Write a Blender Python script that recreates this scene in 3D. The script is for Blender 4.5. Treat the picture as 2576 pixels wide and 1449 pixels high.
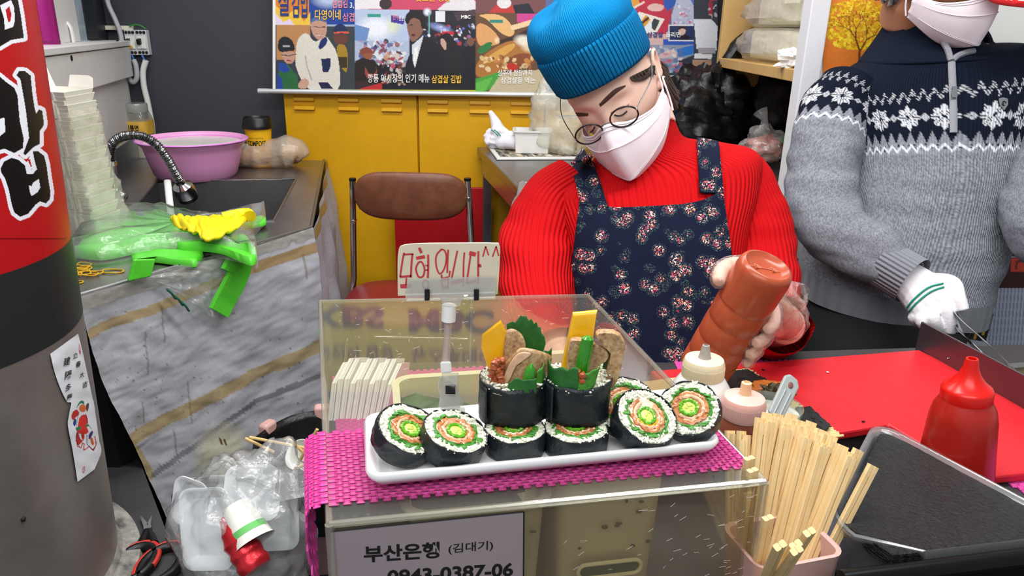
import bpy, math, random
import numpy as np
from mathutils import Vector, Matrix, noise
from mathutils.bvhtree import BVHTree
random.seed(7); RNG = np.random.default_rng(7)
for o in list(bpy.data.objects): bpy.data.objects.remove(o)
SC = bpy.context.scene; COL = SC.collection
ORD = 'left-most second third fourth fifth sixth seventh eighth ninth tenth eleventh twelfth thirteenth fourteenth fifteenth sixteenth seventeenth eighteenth nineteenth twentieth'.split()
ORD += ['twenty-' + w for w in 'first second third fourth fifth sixth seventh eighth ninth'.split()] + ['thirtieth'] + ['thirty-' + w for w in 'first second third fourth fifth sixth'.split()]
PI = math.pi; sin = math.sin; cos = math.cos
def A3(*a): return np.array(a, float)

# ------------------------------------------------------------------ camera
FPX, CXP, CYP = 1850.0, 1288.0, 724.5
_p, _r = math.radians(19.5), math.radians(1.2)
CAM = A3(0, 0, 1.5)
_R0 = A3(1, 0, 0); _U0 = A3(0, sin(_p), cos(_p)); CF = A3(0, cos(_p), -sin(_p))
CR = cos(_r) * _R0 + sin(_r) * _U0; CU = -sin(_r) * _R0 + cos(_r) * _U0
cd = bpy.data.cameras.new('camera'); cam = bpy.data.objects.new('camera', cd); COL.objects.link(cam)
cd.sensor_width = 36; cd.sensor_fit = 'HORIZONTAL'; cd.lens = 36 * FPX / 2576; cd.clip_start = .02
cam.matrix_world = Matrix(((CR[0], CU[0], -CF[0], CAM[0]), (CR[1], CU[1], -CF[1], CAM[1]), (CR[2], CU[2], -CF[2], CAM[2]), (0, 0, 0, 1)))
SC.camera = cam
# ------------------------------------------------------------------ world, lamps, exposure
W = bpy.data.worlds.new('world'); SC.world = W; W.use_nodes = True
W.node_tree.nodes['Background'].inputs[0].default_value = (.92, .96, 1, 1)
W.node_tree.nodes['Background'].inputs[1].default_value = .45
def area(name, loc, target, sx, sy, power, col=(1, 1, 1)):
    l = bpy.data.lights.new(name, 'AREA'); l.shape = 'RECTANGLE'; l.size = sx; l.size_y = sy; l.energy = power; l.color = col
    o = bpy.data.objects.new(name, l); COL.objects.link(o); o.location = loc
    o.rotation_euler = (Vector(target) - Vector(loc)).to_track_quat('-Z', 'Y').to_euler(); return o
area('stall_lamp', (.15, .95, 2.55), (.15, 1.0, 0), 1.9, .25, 38, (1, .985, .96))
area('aisle_lamp', (-.3, -.7, 2.7), (.0, 1.6, .9), 2.2, .8, 34, (.97, .985, 1))
area('rear_lamp', (-.3, 2.2, 2.6), (-.3, 2.3, 0), 2.2, .3, 30, (1, 1, 1))
SC.view_settings.view_transform = 'Standard'; SC.view_settings.look = 'None'
SC.view_settings.exposure = -0.1; SC.view_settings.gamma = 1; SC.view_settings.use_curve_mapping = False
SC.cycles.max_bounces = 8; SC.cycles.transparent_max_bounces = 24; SC.cycles.transmission_bounces = 6
SC.cycles.caustics_reflective = False; SC.cycles.caustics_refractive = False
SC.cycles.use_denoising = True

# ------------------------------------------------------------------ measuring helpers: a pixel of the photo to a point in the room
def ray(px, py): return CF + (px - CXP) / FPX * CR - (py - CYP) / FPX * CU
def att(px, py, t): return CAM + ray(px, py) * t
def atz(px, py, z): d = ray(px, py); return CAM + d * ((z - CAM[2]) / d[2])
def aty(px, py, Y): d = ray(px, py); return CAM + d * ((Y - CAM[1]) / d[1])
def atplane(px, py, p0, n):
    d = ray(px, py); return CAM + d * (np.dot(np.asarray(p0) - CAM, n) / np.dot(d, n))
def unit(v): v = np.asarray(v, float); return v / (np.linalg.norm(v) + 1e-12)
def lerp(a, b, t): return np.asarray(a) * (1 - t) + np.asarray(b) * t
def nz(p, s=1.0, seed=0.0): return noise.noise(Vector((p[0] * s + seed, p[1] * s + seed * 1.7, p[2] * s - seed)))
def catmull(P, n):
    P = np.asarray(P, float); m = len(P)
    if m == 2: return np.array([lerp(P[0], P[1], i / (n - 1)) for i in range(n)])
    Q = np.vstack([2 * P[0] - P[1], P, 2 * P[-1] - P[-2]]); out = []
    for i in range(n):
        s = i / (n - 1) * (m - 1); k = min(int(s), m - 2); u = s - k
        a, b, c, d = Q[k], Q[k + 1], Q[k + 2], Q[k + 3]
        out.append(.5 * ((2 * b) + (c - a) * u + (2 * a - 5 * b + 4 * c - d) * u * u + (3 * b - a - 3 * c + d) * u ** 3))
    return np.array(out)
def polyline_at(P, s):
    P = np.asarray(P, float); d = np.r_[0, np.cumsum(np.linalg.norm(np.diff(P, axis=0), axis=1))]; s = s * d[-1]
    return np.array([np.interp(s, d, P[:, k]) for k in range(P.shape[1])])

# ------------------------------------------------------------------ mesh builder
class MB:
    def __init__(self): self.v = []; self.f = []; self.mi = []; self.uv = []; self.col = []; self.n = 0
    def add(self, V, F, mi=0, uv=None, col=None):
        V = np.asarray(V, float); k = len(V)
        self.v.append(V); self.f += [tuple(i + self.n for i in f) for f in F]
        self.mi += [mi] * len(F) if isinstance(mi, int) else list(mi)
        self.uv.append(np.zeros((k, 2)) if uv is None else np.asarray(uv, float))
        self.col.append(np.ones((k, 3)) if col is None else np.asarray(col, float)); self.n += k; return self
    def box(self, c, s, R=None, mi=0):
        c = np.asarray(c, float); h = np.asarray(s, float) / 2
        V = np.array([(x, y, z) for x in (-1, 1) for y in (-1, 1) for z in (-1, 1)]) * h
        if R is not None: V = V @ np.asarray(R).T
        return self.add(V + c, [(0, 1, 3, 2), (4, 6, 7, 5), (0, 4, 5, 1), (2, 3, 7, 6), (0, 2, 6, 4), (1, 5, 7, 3)], mi)
    def slab(self, Q, up, mi=0):   # polygon Q extruded by vector up
        Q = np.asarray(Q, float); n = len(Q); V = np.vstack([Q, Q + np.asarray(up)])
        return self.add(V, [tuple(range(n - 1, -1, -1)), tuple(range(n, 2 * n))] + [(i, (i + 1) % n, (i + 1) % n + n, i + n) for i in range(n)], mi)
    def loft(self, rings, cap=(True, True), mi=0, uv=True, closed=True, col=None):
        rings = np.asarray(rings, float); m, n = rings.shape[:2]
        cols = n + 1 if closed else n
        R = np.concatenate([rings, rings[:, :1]], 1) if closed else rings
        V = R.reshape(-1, 3); F = []
        for i in range(m - 1):
            for j in range(cols - 1):
                a = i * cols + j; F.append((a, a + 1, a + cols + 1, a + cols))
        d = np.r_[0, np.cumsum(np.linalg.norm(np.diff(rings.mean(1), axis=0), axis=1))]
        U = np.array([(j / (cols - 1), d[i]) for i in range(m) for j in range(cols)])
        C = None if col is None else np.asarray(col).reshape(-1, 3)
        self.add(V, F, mi, U, C)
        if closed and cap[0]: self.add(rings[0], [tuple(range(n - 1, -1, -1))], mi, None, None if col is None else np.repeat(C[:1], n, 0))
        if closed and cap[1]: self.add(rings[-1], [tuple(range(n))], mi, None, None if col is None else np.repeat(C[-1:], n, 0))
        return self
    def tube(self, P, r, n=10, mi=0, cap=True, flat=1.0, closed=False):
        P = np.asarray(P, float); m = len(P); r = np.broadcast_to(np.asarray(r, float), (m,))
        T = np.gradient(P, axis=0)
        if closed: T = np.roll(P, -1, 0) - np.roll(P, 1, 0)
        T = np.array([unit(t) for t in T]); u = np.cross(T[0], (0, 0, 1))
        if np.linalg.norm(u) < .1: u = np.cross(T[0], (1, 0, 0))
        u = unit(u); rings = []
        for i in range(m):
            u = unit(u - T[i] * np.dot(u, T[i])); w = np.cross(T[i], u)
            rings.append([P[i] + r[i] * (cos(a) * u + flat * sin(a) * w) for a in np.arange(n) * 2 * PI / n])
        if closed: rings.append(rings[0])
        return self.loft(rings, (cap and not closed, cap and not closed), mi)
    def cyl(self, a, b, r0, r1=None, n=20, mi=0, cap=True): return self.tube([a, b], [r0, r0 if r1 is None else r1], n, mi, cap)
    def lathe(self, prof, c=(0, 0, 0), M=None, n=32, mi=0, sx=1, sy=1, power=2, cap=True):
        rings = []
        for r, z in prof:
            ring = []
            for k in range(n):
                a = 2 * PI * k / n; x, y = cos(a), sin(a)
                if power != 2:
                    s = (abs(x) ** power + abs(y) ** power) ** (-1 / power); x *= s; y *= s
                ring.append((r * x * sx, r * y * sy, z))
            rings.append(ring)
        R = np.array(rings)
        if M is not None: R = R @ np.asarray(M).T
        return self.loft(R + np.asarray(c, float), (cap and prof[0][0] > 1e-6, cap and prof[-1][0] > 1e-6), mi)
    def ball(self, c, r, n=12, m=8, R=None, mi=0):
        r = np.broadcast_to(np.asarray(r, float), (3,))
        V = np.array([[(sin(PI * i / m) * cos(2 * PI * j / n) * r[0], sin(PI * i / m) * sin(2 * PI * j / n) * r[1], cos(PI * i / m) * r[2]) for j in range(n)] for i in range(m + 1)])
        if R is not None: V = V @ np.asarray(R).T
        return self.loft(V + np.asarray(c, float), (False, False), mi)
    def grid(self, P, mi=0, col=None, uv=None):
        P = np.asarray(P, float); m, n = P.shape[:2]
        F = [(i * n + j, i * n + j + 1, (i + 1) * n + j + 1, (i + 1) * n + j) for i in range(m - 1) for j in range(n - 1)]
        if uv is None: uv = np.array([(j / (n - 1), 1 - i / (m - 1)) for i in range(m) for j in range(n)])
        return self.add(P.reshape(-1, 3), F, mi, uv, None if col is None else np.asarray(col).reshape(-1, 3))
    def mesh(self, name, mats):
        V = np.vstack(self.v); me = bpy.data.meshes.new(name); me.from_pydata(V.tolist(), [], self.f)
        for m in (mats if isinstance(mats, (list, tuple)) else [mats]): me.materials.append(m)
        me.polygons.foreach_set('material_index', self.mi)
        li = np.empty(len(me.loops), np.int32); me.loops.foreach_get('vertex_index', li)
        uvl = me.uv_layers.new(name='UVMap'); uvl.data.foreach_set('uv', np.vstack(self.uv)[li].ravel())
        C = np.vstack(self.col)
        if not np.all(C == 1):
            ca = me.color_attributes.new('paint', 'FLOAT_COLOR', 'POINT')
            ca.data.foreach_set('color', np.hstack([C, np.ones((len(C), 1))]).ravel())
        return me
    def build(self, name, mats, parent=None, smooth=True, bevel=0, sub=0, angle=40, solid=0, kind=None, label=None, cat=None, group=None, weld=False):
        me = self.mesh(name, mats); o = bpy.data.objects.new(name, me); COL.objects.link(o)
        if parent is None:
            V = np.vstack(self.v); lo, hi = V.min(0), V.max(0); c = Vector(((lo[0] + hi[0]) / 2, (lo[1] + hi[1]) / 2, lo[2]))
            me.transform(Matrix.Translation(-c)); o.location = c
        else: adopt(o, parent)
        if smooth:
            me.polygons.foreach_set('use_smooth', [True] * len(me.polygons))
            if angle: me.set_sharp_from_angle(angle=math.radians(angle))
        if weld: mm = o.modifiers.new('w', 'WELD'); mm.merge_threshold = 1e-5
        if solid: mm = o.modifiers.new('s', 'SOLIDIFY'); mm.thickness = solid; mm.offset = 0
        if bevel: mm = o.modifiers.new('b', 'BEVEL'); mm.width = bevel; mm.segments = 2; mm.limit_method = 'ANGLE'; mm.angle_limit = .6
        if sub: mm = o.modifiers.new('u', 'SUBSURF'); mm.levels = sub; mm.render_levels = sub
        tag(o, label, cat, group, kind); return o
def world_of(o):
    m = o.matrix_basis.copy(); p = o
    while p.parent is not None:
        m = p.parent.matrix_basis @ p.matrix_parent_inverse @ m; p = p.parent
    return m
def adopt(o, parent): o.parent = parent; o.matrix_parent_inverse = world_of(parent).inverted()
def tag(o, label=None, cat=None, group=None, kind=None):
    if label: o['label'] = label
    if cat: o['category'] = cat
    if group: o['group'] = group
    if kind: o['kind'] = kind
    return o
def thing(name, label, cat, loc=(0, 0, 0), group=None):
    o = bpy.data.objects.new(name, None); COL.objects.link(o); o.location = Vector(loc); o.empty_display_size = .05
    return tag(o, label, cat, group)
def kids(o): return [c for c in bpy.data.objects if c.parent == o]
def dup(root, M, label=None, group=None):
    r = root.copy(); COL.objects.link(r); r.matrix_basis = M
    if label: r['label'] = label
    if group: r['group'] = group
    for ch in KIDS.get(root.name) or KIDS.setdefault(root.name, kids(root)):
        c = ch.copy(); COL.objects.link(c); c.parent = r
    return r
KIDS = {}
def rotmat(z, x=(1, 0, 0)):   # columns: x', y', z' with z' along z
    z = unit(z); x = np.asarray(x, float); x = unit(x - z * np.dot(x, z)); y = np.cross(z, x); return np.array([x, y, z]).T
def mat4(R, t): m = Matrix.Identity(4); m = Matrix([list(R[0]) + [t[0]], list(R[1]) + [t[1]], list(R[2]) + [t[2]], [0, 0, 0, 1]]); return m
def bake(o):   # evaluate modifiers into the mesh
    dg = bpy.context.evaluated_depsgraph_get(); me = bpy.data.meshes.new_from_object(o.evaluated_get(dg)); old = o.data
    o.modifiers.clear(); o.data = me; bpy.data.meshes.remove(old); return o
def remesh(o, vox, it=6, fac=.5):
    m = o.modifiers.new('r', 'REMESH'); m.mode = 'VOXEL'; m.voxel_size = vox; m.use_smooth_shade = True
    s = o.modifiers.new('s', 'SMOOTH'); s.iterations = it; s.factor = fac; return bake(o)
def bvh_of(mb): return BVHTree.FromPolygons([tuple(p) for p in np.vstack(mb.v)], mb.f)
def hit(b, px, py):
    d = Vector(unit(ray(px, py))); l, n, i, t = b.ray_cast(Vector(CAM), d)
    if l is None: return None, None
    if n.dot(d) > 0: n = -n
    return np.array(l), np.array(n)
_TX = {}
def text(name, s, o, ex, ey, w, h, mat, parent, bold=0.0, lift=0, fit=True, kind=None):
    """flat letters: bounding box filled into w x h at corner o along ex, ey"""
    cu = bpy.data.curves.new('t', 'FONT'); cu.body = s; cu.offset = bold; cu.size = 1; cu.resolution_u = 3
    to = bpy.data.objects.new('t', cu); COL.objects.link(to); dg = bpy.context.evaluated_depsgraph_get()
    me = bpy.data.meshes.new_from_object(to.evaluated_get(dg)); bpy.data.objects.remove(to); bpy.data.curves.remove(cu)
    V = np.empty(len(me.vertices) * 3); me.vertices.foreach_get('co', V); V = V.reshape(-1, 3); F = [tuple(p.vertices) for p in me.polygons]
    bpy.data.meshes.remove(me); lo, hi = V.min(0), V.max(0); q = (V - lo) / np.maximum(hi - lo, 1e-6)
    if not fit: q[:, 0] *= 1
    ex, ey = np.asarray(ex, float), np.asarray(ey, float); nn = np.cross(unit(ex), unit(ey))
    P = np.asarray(o, float) + q[:, :1] * w * ex + q[:, 1:2] * h * ey + nn * lift
    mb = MB(); mb.add(P, F); return mb.build(name, mat, parent, smooth=False)
# ------------------------------------------------------------------ materials
def lin(h):
    if not isinstance(h, str): return tuple(h)
    h = h.lstrip('#'); c = [int(h[i:i + 2], 16) / 255 for i in (0, 2, 4)]
    return tuple(x / 12.92 if x <= .04045 else ((x + .055) / 1.055) ** 2.4 for x in c)
def nodes(m): m.use_nodes = True; return m.node_tree.nodes, m.node_tree.links
MATS = {}
def mat(name, col, rough=.5, metal=0, bump=None, var=None, coords='Object', sheen=0, trans=0, ior=1.45, coat=0, sss=0, spec=.5, paint=False, emit=0, rib=None, aniso=None, spots=None):
    """bump=(scale,strength) noise; var=(scale,amount,colour2) blotches; rib=(count,strength,'u'|'v'); spots=(scale,threshold,colour)"""
    m = bpy.data.materials.new(name); N, L = nodes(m); b = N['Principled BSDF']; c = lin(col) + (1,)
    b.inputs['Base Color'].default_value = c; b.inputs['Roughness'].default_value = rough; b.inputs['Metallic'].default_value = metal
    b.inputs['IOR'].default_value = ior; b.inputs['Specular IOR Level'].default_value = spec
    b.inputs['Sheen Weight'].default_value = sheen; b.inputs['Transmission Weight'].default_value = trans; b.inputs['Coat Weight'].default_value = coat
    if sss: b.inputs['Subsurface Weight'].default_value = sss; b.inputs['Subsurface Radius'].default_value = (.012, .006, .004); b.inputs['Subsurface Scale'].default_value = 1
    tc = N.new('ShaderNodeTexCoord'); src = tc.outputs[coords]; cur = None
    if paint:
        a = N.new('ShaderNodeVertexColor'); a.layer_name = 'paint'; cur = a.outputs['Color']
    def noise_tex(scale, detail=4, rough_=.6, vec=None):
        n = N.new('ShaderNodeTexNoise'); n.inputs['Scale'].default_value = scale; n.inputs['Detail'].default_value = detail; n.inputs['Roughness'].default_value = rough_
        L.new(vec or src, n.inputs['Vector']); return n
    def mixc(fac, a, bb):
        x = N.new('ShaderNodeMix'); x.data_type = 'RGBA'
        if isinstance(fac, float): x.inputs[0].default_value = fac
        else: L.new(fac, x.inputs[0])
        for s, v in ((6, a), (7, bb)):
            if isinstance(v, tuple): x.inputs[s].default_value = v
            else: L.new(v, x.inputs[s])
        return x.outputs[2]
    for vv in ([var] if var and not isinstance(var, list) else (var or [])):
        n = noise_tex(vv[0], 6, .65); r = N.new('ShaderNodeValToRGB'); r.color_ramp.elements[0].position = .42; r.color_ramp.elements[1].position = .68
        r.color_ramp.elements[0].color = (0, 0, 0, 1); r.color_ramp.elements[1].color = (vv[1],) * 3 + (1,); L.new(n.outputs['Fac'], r.inputs[0])
        cur = mixc(r.outputs[0], cur or c, lin(vv[2]) + (1,))
    if spots:
        v = N.new('ShaderNodeTexVoronoi'); v.inputs['Scale'].default_value = spots[0]; L.new(src, v.inputs['Vector'])
        t = N.new('ShaderNodeMath'); t.operation = 'LESS_THAN'; t.inputs[1].default_value = spots[1]; L.new(v.outputs['Distance'], t.inputs[0])
        cur = mixc(t.outputs[0], cur or c, lin(spots[2]) + (1,))
    if cur is not None: L.new(cur, b.inputs['Base Color'])
    if emit:
        b.inputs['Emission Strength'].default_value = emit
        if cur is not None: L.new(cur, b.inputs['Emission Color'])
        else: b.inputs['Emission Color'].default_value = c
    h = None
    if rib:
        uvn = N.new('ShaderNodeSeparateXYZ'); L.new(tc.outputs['UV'], uvn.inputs[0])
        mu = N.new('ShaderNodeMath'); mu.operation = 'MULTIPLY'; mu.inputs[1].default_value = rib[0] * 2 * PI; L.new(uvn.outputs[0 if rib[2] == 'u' else 1], mu.inputs[0])
        si = N.new('ShaderNodeMath'); si.operation = 'SINE'; L.new(mu.outputs[0], si.inputs[0])
        bp = N.new('ShaderNodeBump'); bp.inputs['Strength'].default_value = rib[1]; bp.inputs['Distance'].default_value = rib[3] if len(rib) > 3 else .002; L.new(si.outputs[0], bp.inputs['Height']); h = bp
    if bump:
        n = noise_tex(bump[0], 5, .6); bp = N.new('ShaderNodeBump'); bp.inputs['Strength'].default_value = bump[1]; bp.inputs['Distance'].default_value = bump[2] if len(bump) > 2 else .003
        L.new(n.outputs['Fac'], bp.inputs['Height'])
        if h: L.new(h.outputs[0], bp.inputs['Normal'])
        h = bp
    if aniso:   # brushed metal streaks: noise stretched along one axis
        mp = N.new('ShaderNodeMapping'); mp.inputs['Scale'].default_value = aniso[:3]; L.new(src, mp.inputs['Vector']); n = noise_tex(aniso[3], 3, .6, mp.outputs[0])
        r = N.new('ShaderNodeMapRange'); r.inputs[3].default_value = rough - .08; r.inputs[4].default_value = rough + .14; L.new(n.outputs['Fac'], r.inputs[0]); L.new(r.outputs[0], b.inputs['Roughness'])
    if h: L.new(h.outputs[0], b.inputs['Normal'])
    MATS[name] = m; return m
def film(name, tint='#ffffff', body=.12, edge=.6, rough=.12, wr=None, bodycol='#f2f4f4', ior=1.45):
    """thin clear sheet: transparent mixed with a glossy skin by Fresnel, body = milky share"""
    m = bpy.data.materials.new(name); N, L = nodes(m); b = N['Principled BSDF']; out = N['Material Output']
    b.inputs['Base Color'].default_value = lin(bodycol) + (1,); b.inputs['Roughness'].default_value = rough; b.inputs['Specular IOR Level'].default_value = .8
    tr = N.new('ShaderNodeBsdfTransparent'); tr.inputs[0].default_value = lin(tint) + (1,)
    gl = N.new('ShaderNodeBsdfGlossy'); gl.inputs['Roughness'].default_value = rough
    fr = N.new('ShaderNodeLayerWeight'); fr.inputs[0].default_value = .5
    pw = N.new('ShaderNodeMath'); pw.operation = 'POWER'; pw.inputs[1].default_value = 3.2; L.new(fr.outputs['Facing'], pw.inputs[0])
    mu = N.new('ShaderNodeMath'); mu.operation = 'MULTIPLY_ADD'; mu.inputs[1].default_value = edge * .95; mu.inputs[2].default_value = edge * .05; mu.use_clamp = True; L.new(pw.outputs[0], mu.inputs[0])
    m1 = N.new('ShaderNodeMixShader'); m1.inputs[0].default_value = body; L.new(tr.outputs[0], m1.inputs[1]); L.new(b.outputs[0], m1.inputs[2])
    m2 = N.new('ShaderNodeMixShader'); L.new(mu.outputs[0], m2.inputs[0]); L.new(m1.outputs[0], m2.inputs[1]); L.new(gl.outputs[0], m2.inputs[2]); L.new(m2.outputs[0], out.inputs[0])
    if wr:
        tc = N.new('ShaderNodeTexCoord'); n = N.new('ShaderNodeTexNoise'); n.inputs['Scale'].default_value = wr[0]; n.inputs['Detail'].default_value = 6; L.new(tc.outputs['Object'], n.inputs[0])
        bp = N.new('ShaderNodeBump'); bp.inputs['Strength'].default_value = wr[1]; bp.inputs['Distance'].default_value = .01; L.new(n.outputs['Fac'], bp.inputs['Height'])
        for s in (b, gl): L.new(bp.outputs[0], s.inputs['Normal'])
    MATS[name] = m; return m
def floral():
    m = bpy.data.materials.new('floral_cotton'); N, L = nodes(m); b = N['Principled BSDF']; b.inputs['Roughness'].default_value = .9; b.inputs['Specular IOR Level'].default_value = .15
    tc = N.new('ShaderNodeTexCoord'); src = tc.outputs['UV']; cur = lin('#0e142b') + (1,)
    def mixc(fac, a, bb):
        x = N.new('ShaderNodeMix'); x.data_type = 'RGBA'; L.new(fac, x.inputs[0])
        for s, v in ((6, a), (7, bb)):
            if isinstance(v, tuple): x.inputs[s].default_value = v
            else: L.new(v, x.inputs[s])
        return x.outputs[2]
    def m2(op, a, bb):
        x = N.new('ShaderNodeMath'); x.operation = op
        for i, v in enumerate((a, bb)):
            if isinstance(v, (int, float)): x.inputs[i].default_value = v
            else: L.new(v, x.inputs[i])
        return x.outputs[0]
    big = N.new('ShaderNodeTexVoronoi'); big.inputs['Scale'].default_value = 27; L.new(src, big.inputs[0])      # one cell per posy
    cl = m2('LESS_THAN', big.outputs['Distance'], .37); cl2 = m2('LESS_THAN', big.outputs['Distance'], .52)
    def layer(scale, thr, ramp, mask, off):
        mp = N.new('ShaderNodeMapping'); mp.inputs['Location'].default_value = (off, off * .7, 0); L.new(src, mp.inputs[0])
        n = N.new('ShaderNodeTexNoise'); n.inputs['Scale'].default_value = scale * .8; L.new(mp.outputs[0], n.inputs[0])
        mx = N.new('ShaderNodeMix'); mx.data_type = 'RGBA'; mx.inputs[0].default_value = .012; L.new(mp.outputs[0], mx.inputs[6]); L.new(n.outputs['Color'], mx.inputs[7])
        v = N.new('ShaderNodeTexVoronoi'); v.inputs['Scale'].default_value = scale; L.new(mx.outputs[2], v.inputs[0])
        r = N.new('ShaderNodeValToRGB'); r.color_ramp.interpolation = 'CONSTANT'; e = r.color_ramp.elements
        while len(e) < len(ramp): e.new(.5)
        for k, (p, c) in enumerate(ramp): e[k].position = p; e[k].color = lin(c) + (1,)
        s = N.new('ShaderNodeSeparateColor'); L.new(v.outputs['Color'], s.inputs[0]); L.new(s.outputs[0], r.inputs[0])
        return v, r.outputs[0], m2('MULTIPLY', m2('LESS_THAN', v.outputs['Distance'], thr), mask)
    _, c3, f3 = layer(380, .28, [(0, '#5f7f6b'), (.4, '#8fa59a'), (.75, '#3f6450')], cl2, .3); cur = mixc(f3, cur, c3)
    v1, c1, f1 = layer(230, .40, [(0, '#e9d9cf'), (.22, '#d2516a'), (.45, '#f0c7b8'), (.6, '#b8324e'), (.8, '#e8a06a')], cl, .1); cur = mixc(f1, cur, c1)
    v2, c2, f2 = layer(150, .36, [(0, '#d9405f'), (.35, '#efdcd2'), (.6, '#e07a86'), (.8, '#f5efe8')], m2('LESS_THAN', big.outputs['Distance'], .22), .6); cur = mixc(f2, cur, c2)
    core = m2('MULTIPLY', m2('LESS_THAN', v2.outputs['Distance'], .15), f2); cur = mixc(core, cur, lin('#a81f3d') + (1,))
    L.new(cur, b.inputs['Base Color'])
    n = N.new('ShaderNodeTexNoise'); n.inputs['Scale'].default_value = 30; L.new(tc.outputs['Object'], n.inputs[0]); bp = N.new('ShaderNodeBump'); bp.inputs['Strength'].default_value = .25; bp.inputs['Distance'].default_value = .006
    L.new(n.outputs['Fac'], bp.inputs['Height']); L.new(bp.outputs[0], b.inputs['Normal']); return m
m_floral = floral()
m_white = mat('white_plastic', '#e9e9e6', .35)
m_cream = mat('cream_plastic', '#e9e4cf', .4)
m_black = mat('black_plastic', '#0d0d0f', .35)
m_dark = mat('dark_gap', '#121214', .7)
m_steel = mat('stainless', '#9b9b9b', .32, 1, aniso=(1, 1, 30, 14))
m_steeldark = mat('worn_stainless', '#b2b0b4', .34, 1, bump=(8, .08), var=(5, .4, '#858386'))
m_chrome = mat('chrome', '#c9c9cc', .14, 1)
m_wall = mat('grey_paint', '#3e4148', .6, bump=(60, .12), var=(3, .25, '#474a52'))
m_whitewall = mat('white_panel_paint', '#dddbd9', .45, var=(7, .35, '#c6c4c3'), bump=(40, .06))
m_yellow = mat('yellow_enamel', '#e2ab10', .42, var=[(2.2, .45, '#cf9a08'), (18, .18, '#b98a14')], bump=(30, .05))
m_red = mat('red_enamel', '#b3121c', .4)
m_floor = mat('dark_concrete', '#2b2a2c', .6, var=(6, .7, '#3a393b'), bump=(20, .2))
m_paint = mat('printed_sheet', '#ffffff', .45, paint=True)
m_paintmatte = mat('printed_paper', '#ffffff', .8, paint=True)
m_white_print = mat('white_ink', '#f4f4f2', .6)
m_yel_print = mat('yellow_ink', '#ffc83a', .6)
m_black_print = mat('black_ink', '#0b0b0c', .55)
m_red_print = mat('red_ink', '#c03a3c', .6)
m_pink_print = mat('pink_ink', '#f08a9a', .6)
m_wood = mat('pale_board', '#c9a468', .55, var=(14, .5, '#b98f52'), bump=(60, .08))
m_clear = film('clear_acrylic', '#f4f6f0', .035, .42, .03)
m_bag = film('clear_bag_film', '#fbfcfc', .17, 1.0, .12, (30, .6), '#f6f8f8')
m_bagmilky = film('milky_bag_film', '#fafaf4', .34, .3, .25, (34, .5), '#f7f6ea')
m_blackbag = mat('black_bag_film', '#0a0a0c', .34, bump=(20, .35, .01), spec=.45)
m_paper = mat('white_card', '#f0efe6', .7)
m_pinkmat = mat('pink_foam_mat', '#d5489c', .75, bump=(300, .3, .0005))
# ------------------------------------------------------------------ painting flat prints: a small raster canvas in photo pixels, baked to vertex colours
class Canvas:
    def __init__(s, x0, y0, x1, y1, step, col):
        s.x = np.arange(x0, x1 + .01, step); s.y = np.arange(y0, y1 + .01, step); s.X, s.Y = np.meshgrid(s.x, s.y)
        s.c = np.ones(s.X.shape + (3,)) * np.array(lin(col))
    def put(s, m, col, a=1.0):
        m = (m * a)[..., None] if m.dtype != bool else (m.astype(float) * a)[..., None]
        s.c = s.c * (1 - m) + np.array(lin(col)) * m
    def poly(s, P, col, a=1.0):
        P = np.asarray(P, float); ins = np.zeros(s.X.shape, bool); n = len(P)
        for i in range(n):
            (x1, y1), (x2, y2) = P[i], P[(i + 1) % n]
            if y1 == y2: continue
            c = ((s.Y >= min(y1, y2)) & (s.Y < max(y1, y2))); xi = x1 + (s.Y - y1) / (y2 - y1) * (x2 - x1); ins ^= c & (s.X < xi)
        s.put(ins, col, a)
    def blob(s, P, col, a=1.0, n=40):   # smooth closed curve through P
        P = list(P); s.poly(catmull(P + P[:3], n * 2)[int(n * 2 / (len(P) + 2) * .0):], col, a) if False else s.poly(chaikin(P), col, a)
    def ell(s, cx, cy, rx, ry, col, a=1.0, rot=0, soft=0):
        dx, dy = s.X - cx, s.Y - cy; c, q = cos(rot), sin(rot); u = (dx * c + dy * q) / rx; v = (-dx * q + dy * c) / ry; d = np.hypot(u, v)
        s.put(d < 1 if not soft else np.clip((1 - d) / soft, 0, 1), col, a)
    def rect(s, x0, y0, x1, y1, col, a=1.0): s.put((s.X >= x0) & (s.X < x1) & (s.Y >= y0) & (s.Y < y1), col, a)
    def line(s, P, w, col, a=1.0):
        d = np.full(s.X.shape, 1e9); P = np.asarray(P, float)
        for (x1, y1), (x2, y2) in zip(P[:-1], P[1:]):
            L2 = (x2 - x1) ** 2 + (y2 - y1) ** 2 + 1e-9; t = np.clip(((s.X - x1) * (x2 - x1) + (s.Y - y1) * (y2 - y1)) / L2, 0, 1)
            d = np.minimum(d, np.hypot(s.X - x1 - t * (x2 - x1), s.Y - y1 - t * (y2 - y1)))
        s.put(d < w / 2, col, a)
    def speck(s, x0, y0, x1, y1, cols, n, r0, r1):
        for k in range(n):
            s.ell(RNG.uniform(x0, x1), RNG.uniform(y0, y1), RNG.uniform(r0, r1), RNG.uniform(r0, r1), cols[k % len(cols)], RNG.uniform(.5, 1), RNG.uniform(0, 3))
    def grain(s, amt):
        s.c = np.clip(s.c * (1 + RNG.normal(0, amt, s.X.shape)[..., None]), 0, 1)
    def points(s, f): return np.array([[f(x, y) for x in s.x] for y in s.y])
def chaikin(P, it=2):
    P = np.asarray(P, float)
    for _ in range(it):
        Q = np.roll(P, -1, 0); P = np.stack([P * .75 + Q * .25, P * .25 + Q * .75], 1).reshape(-1, 2)
    return P
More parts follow.
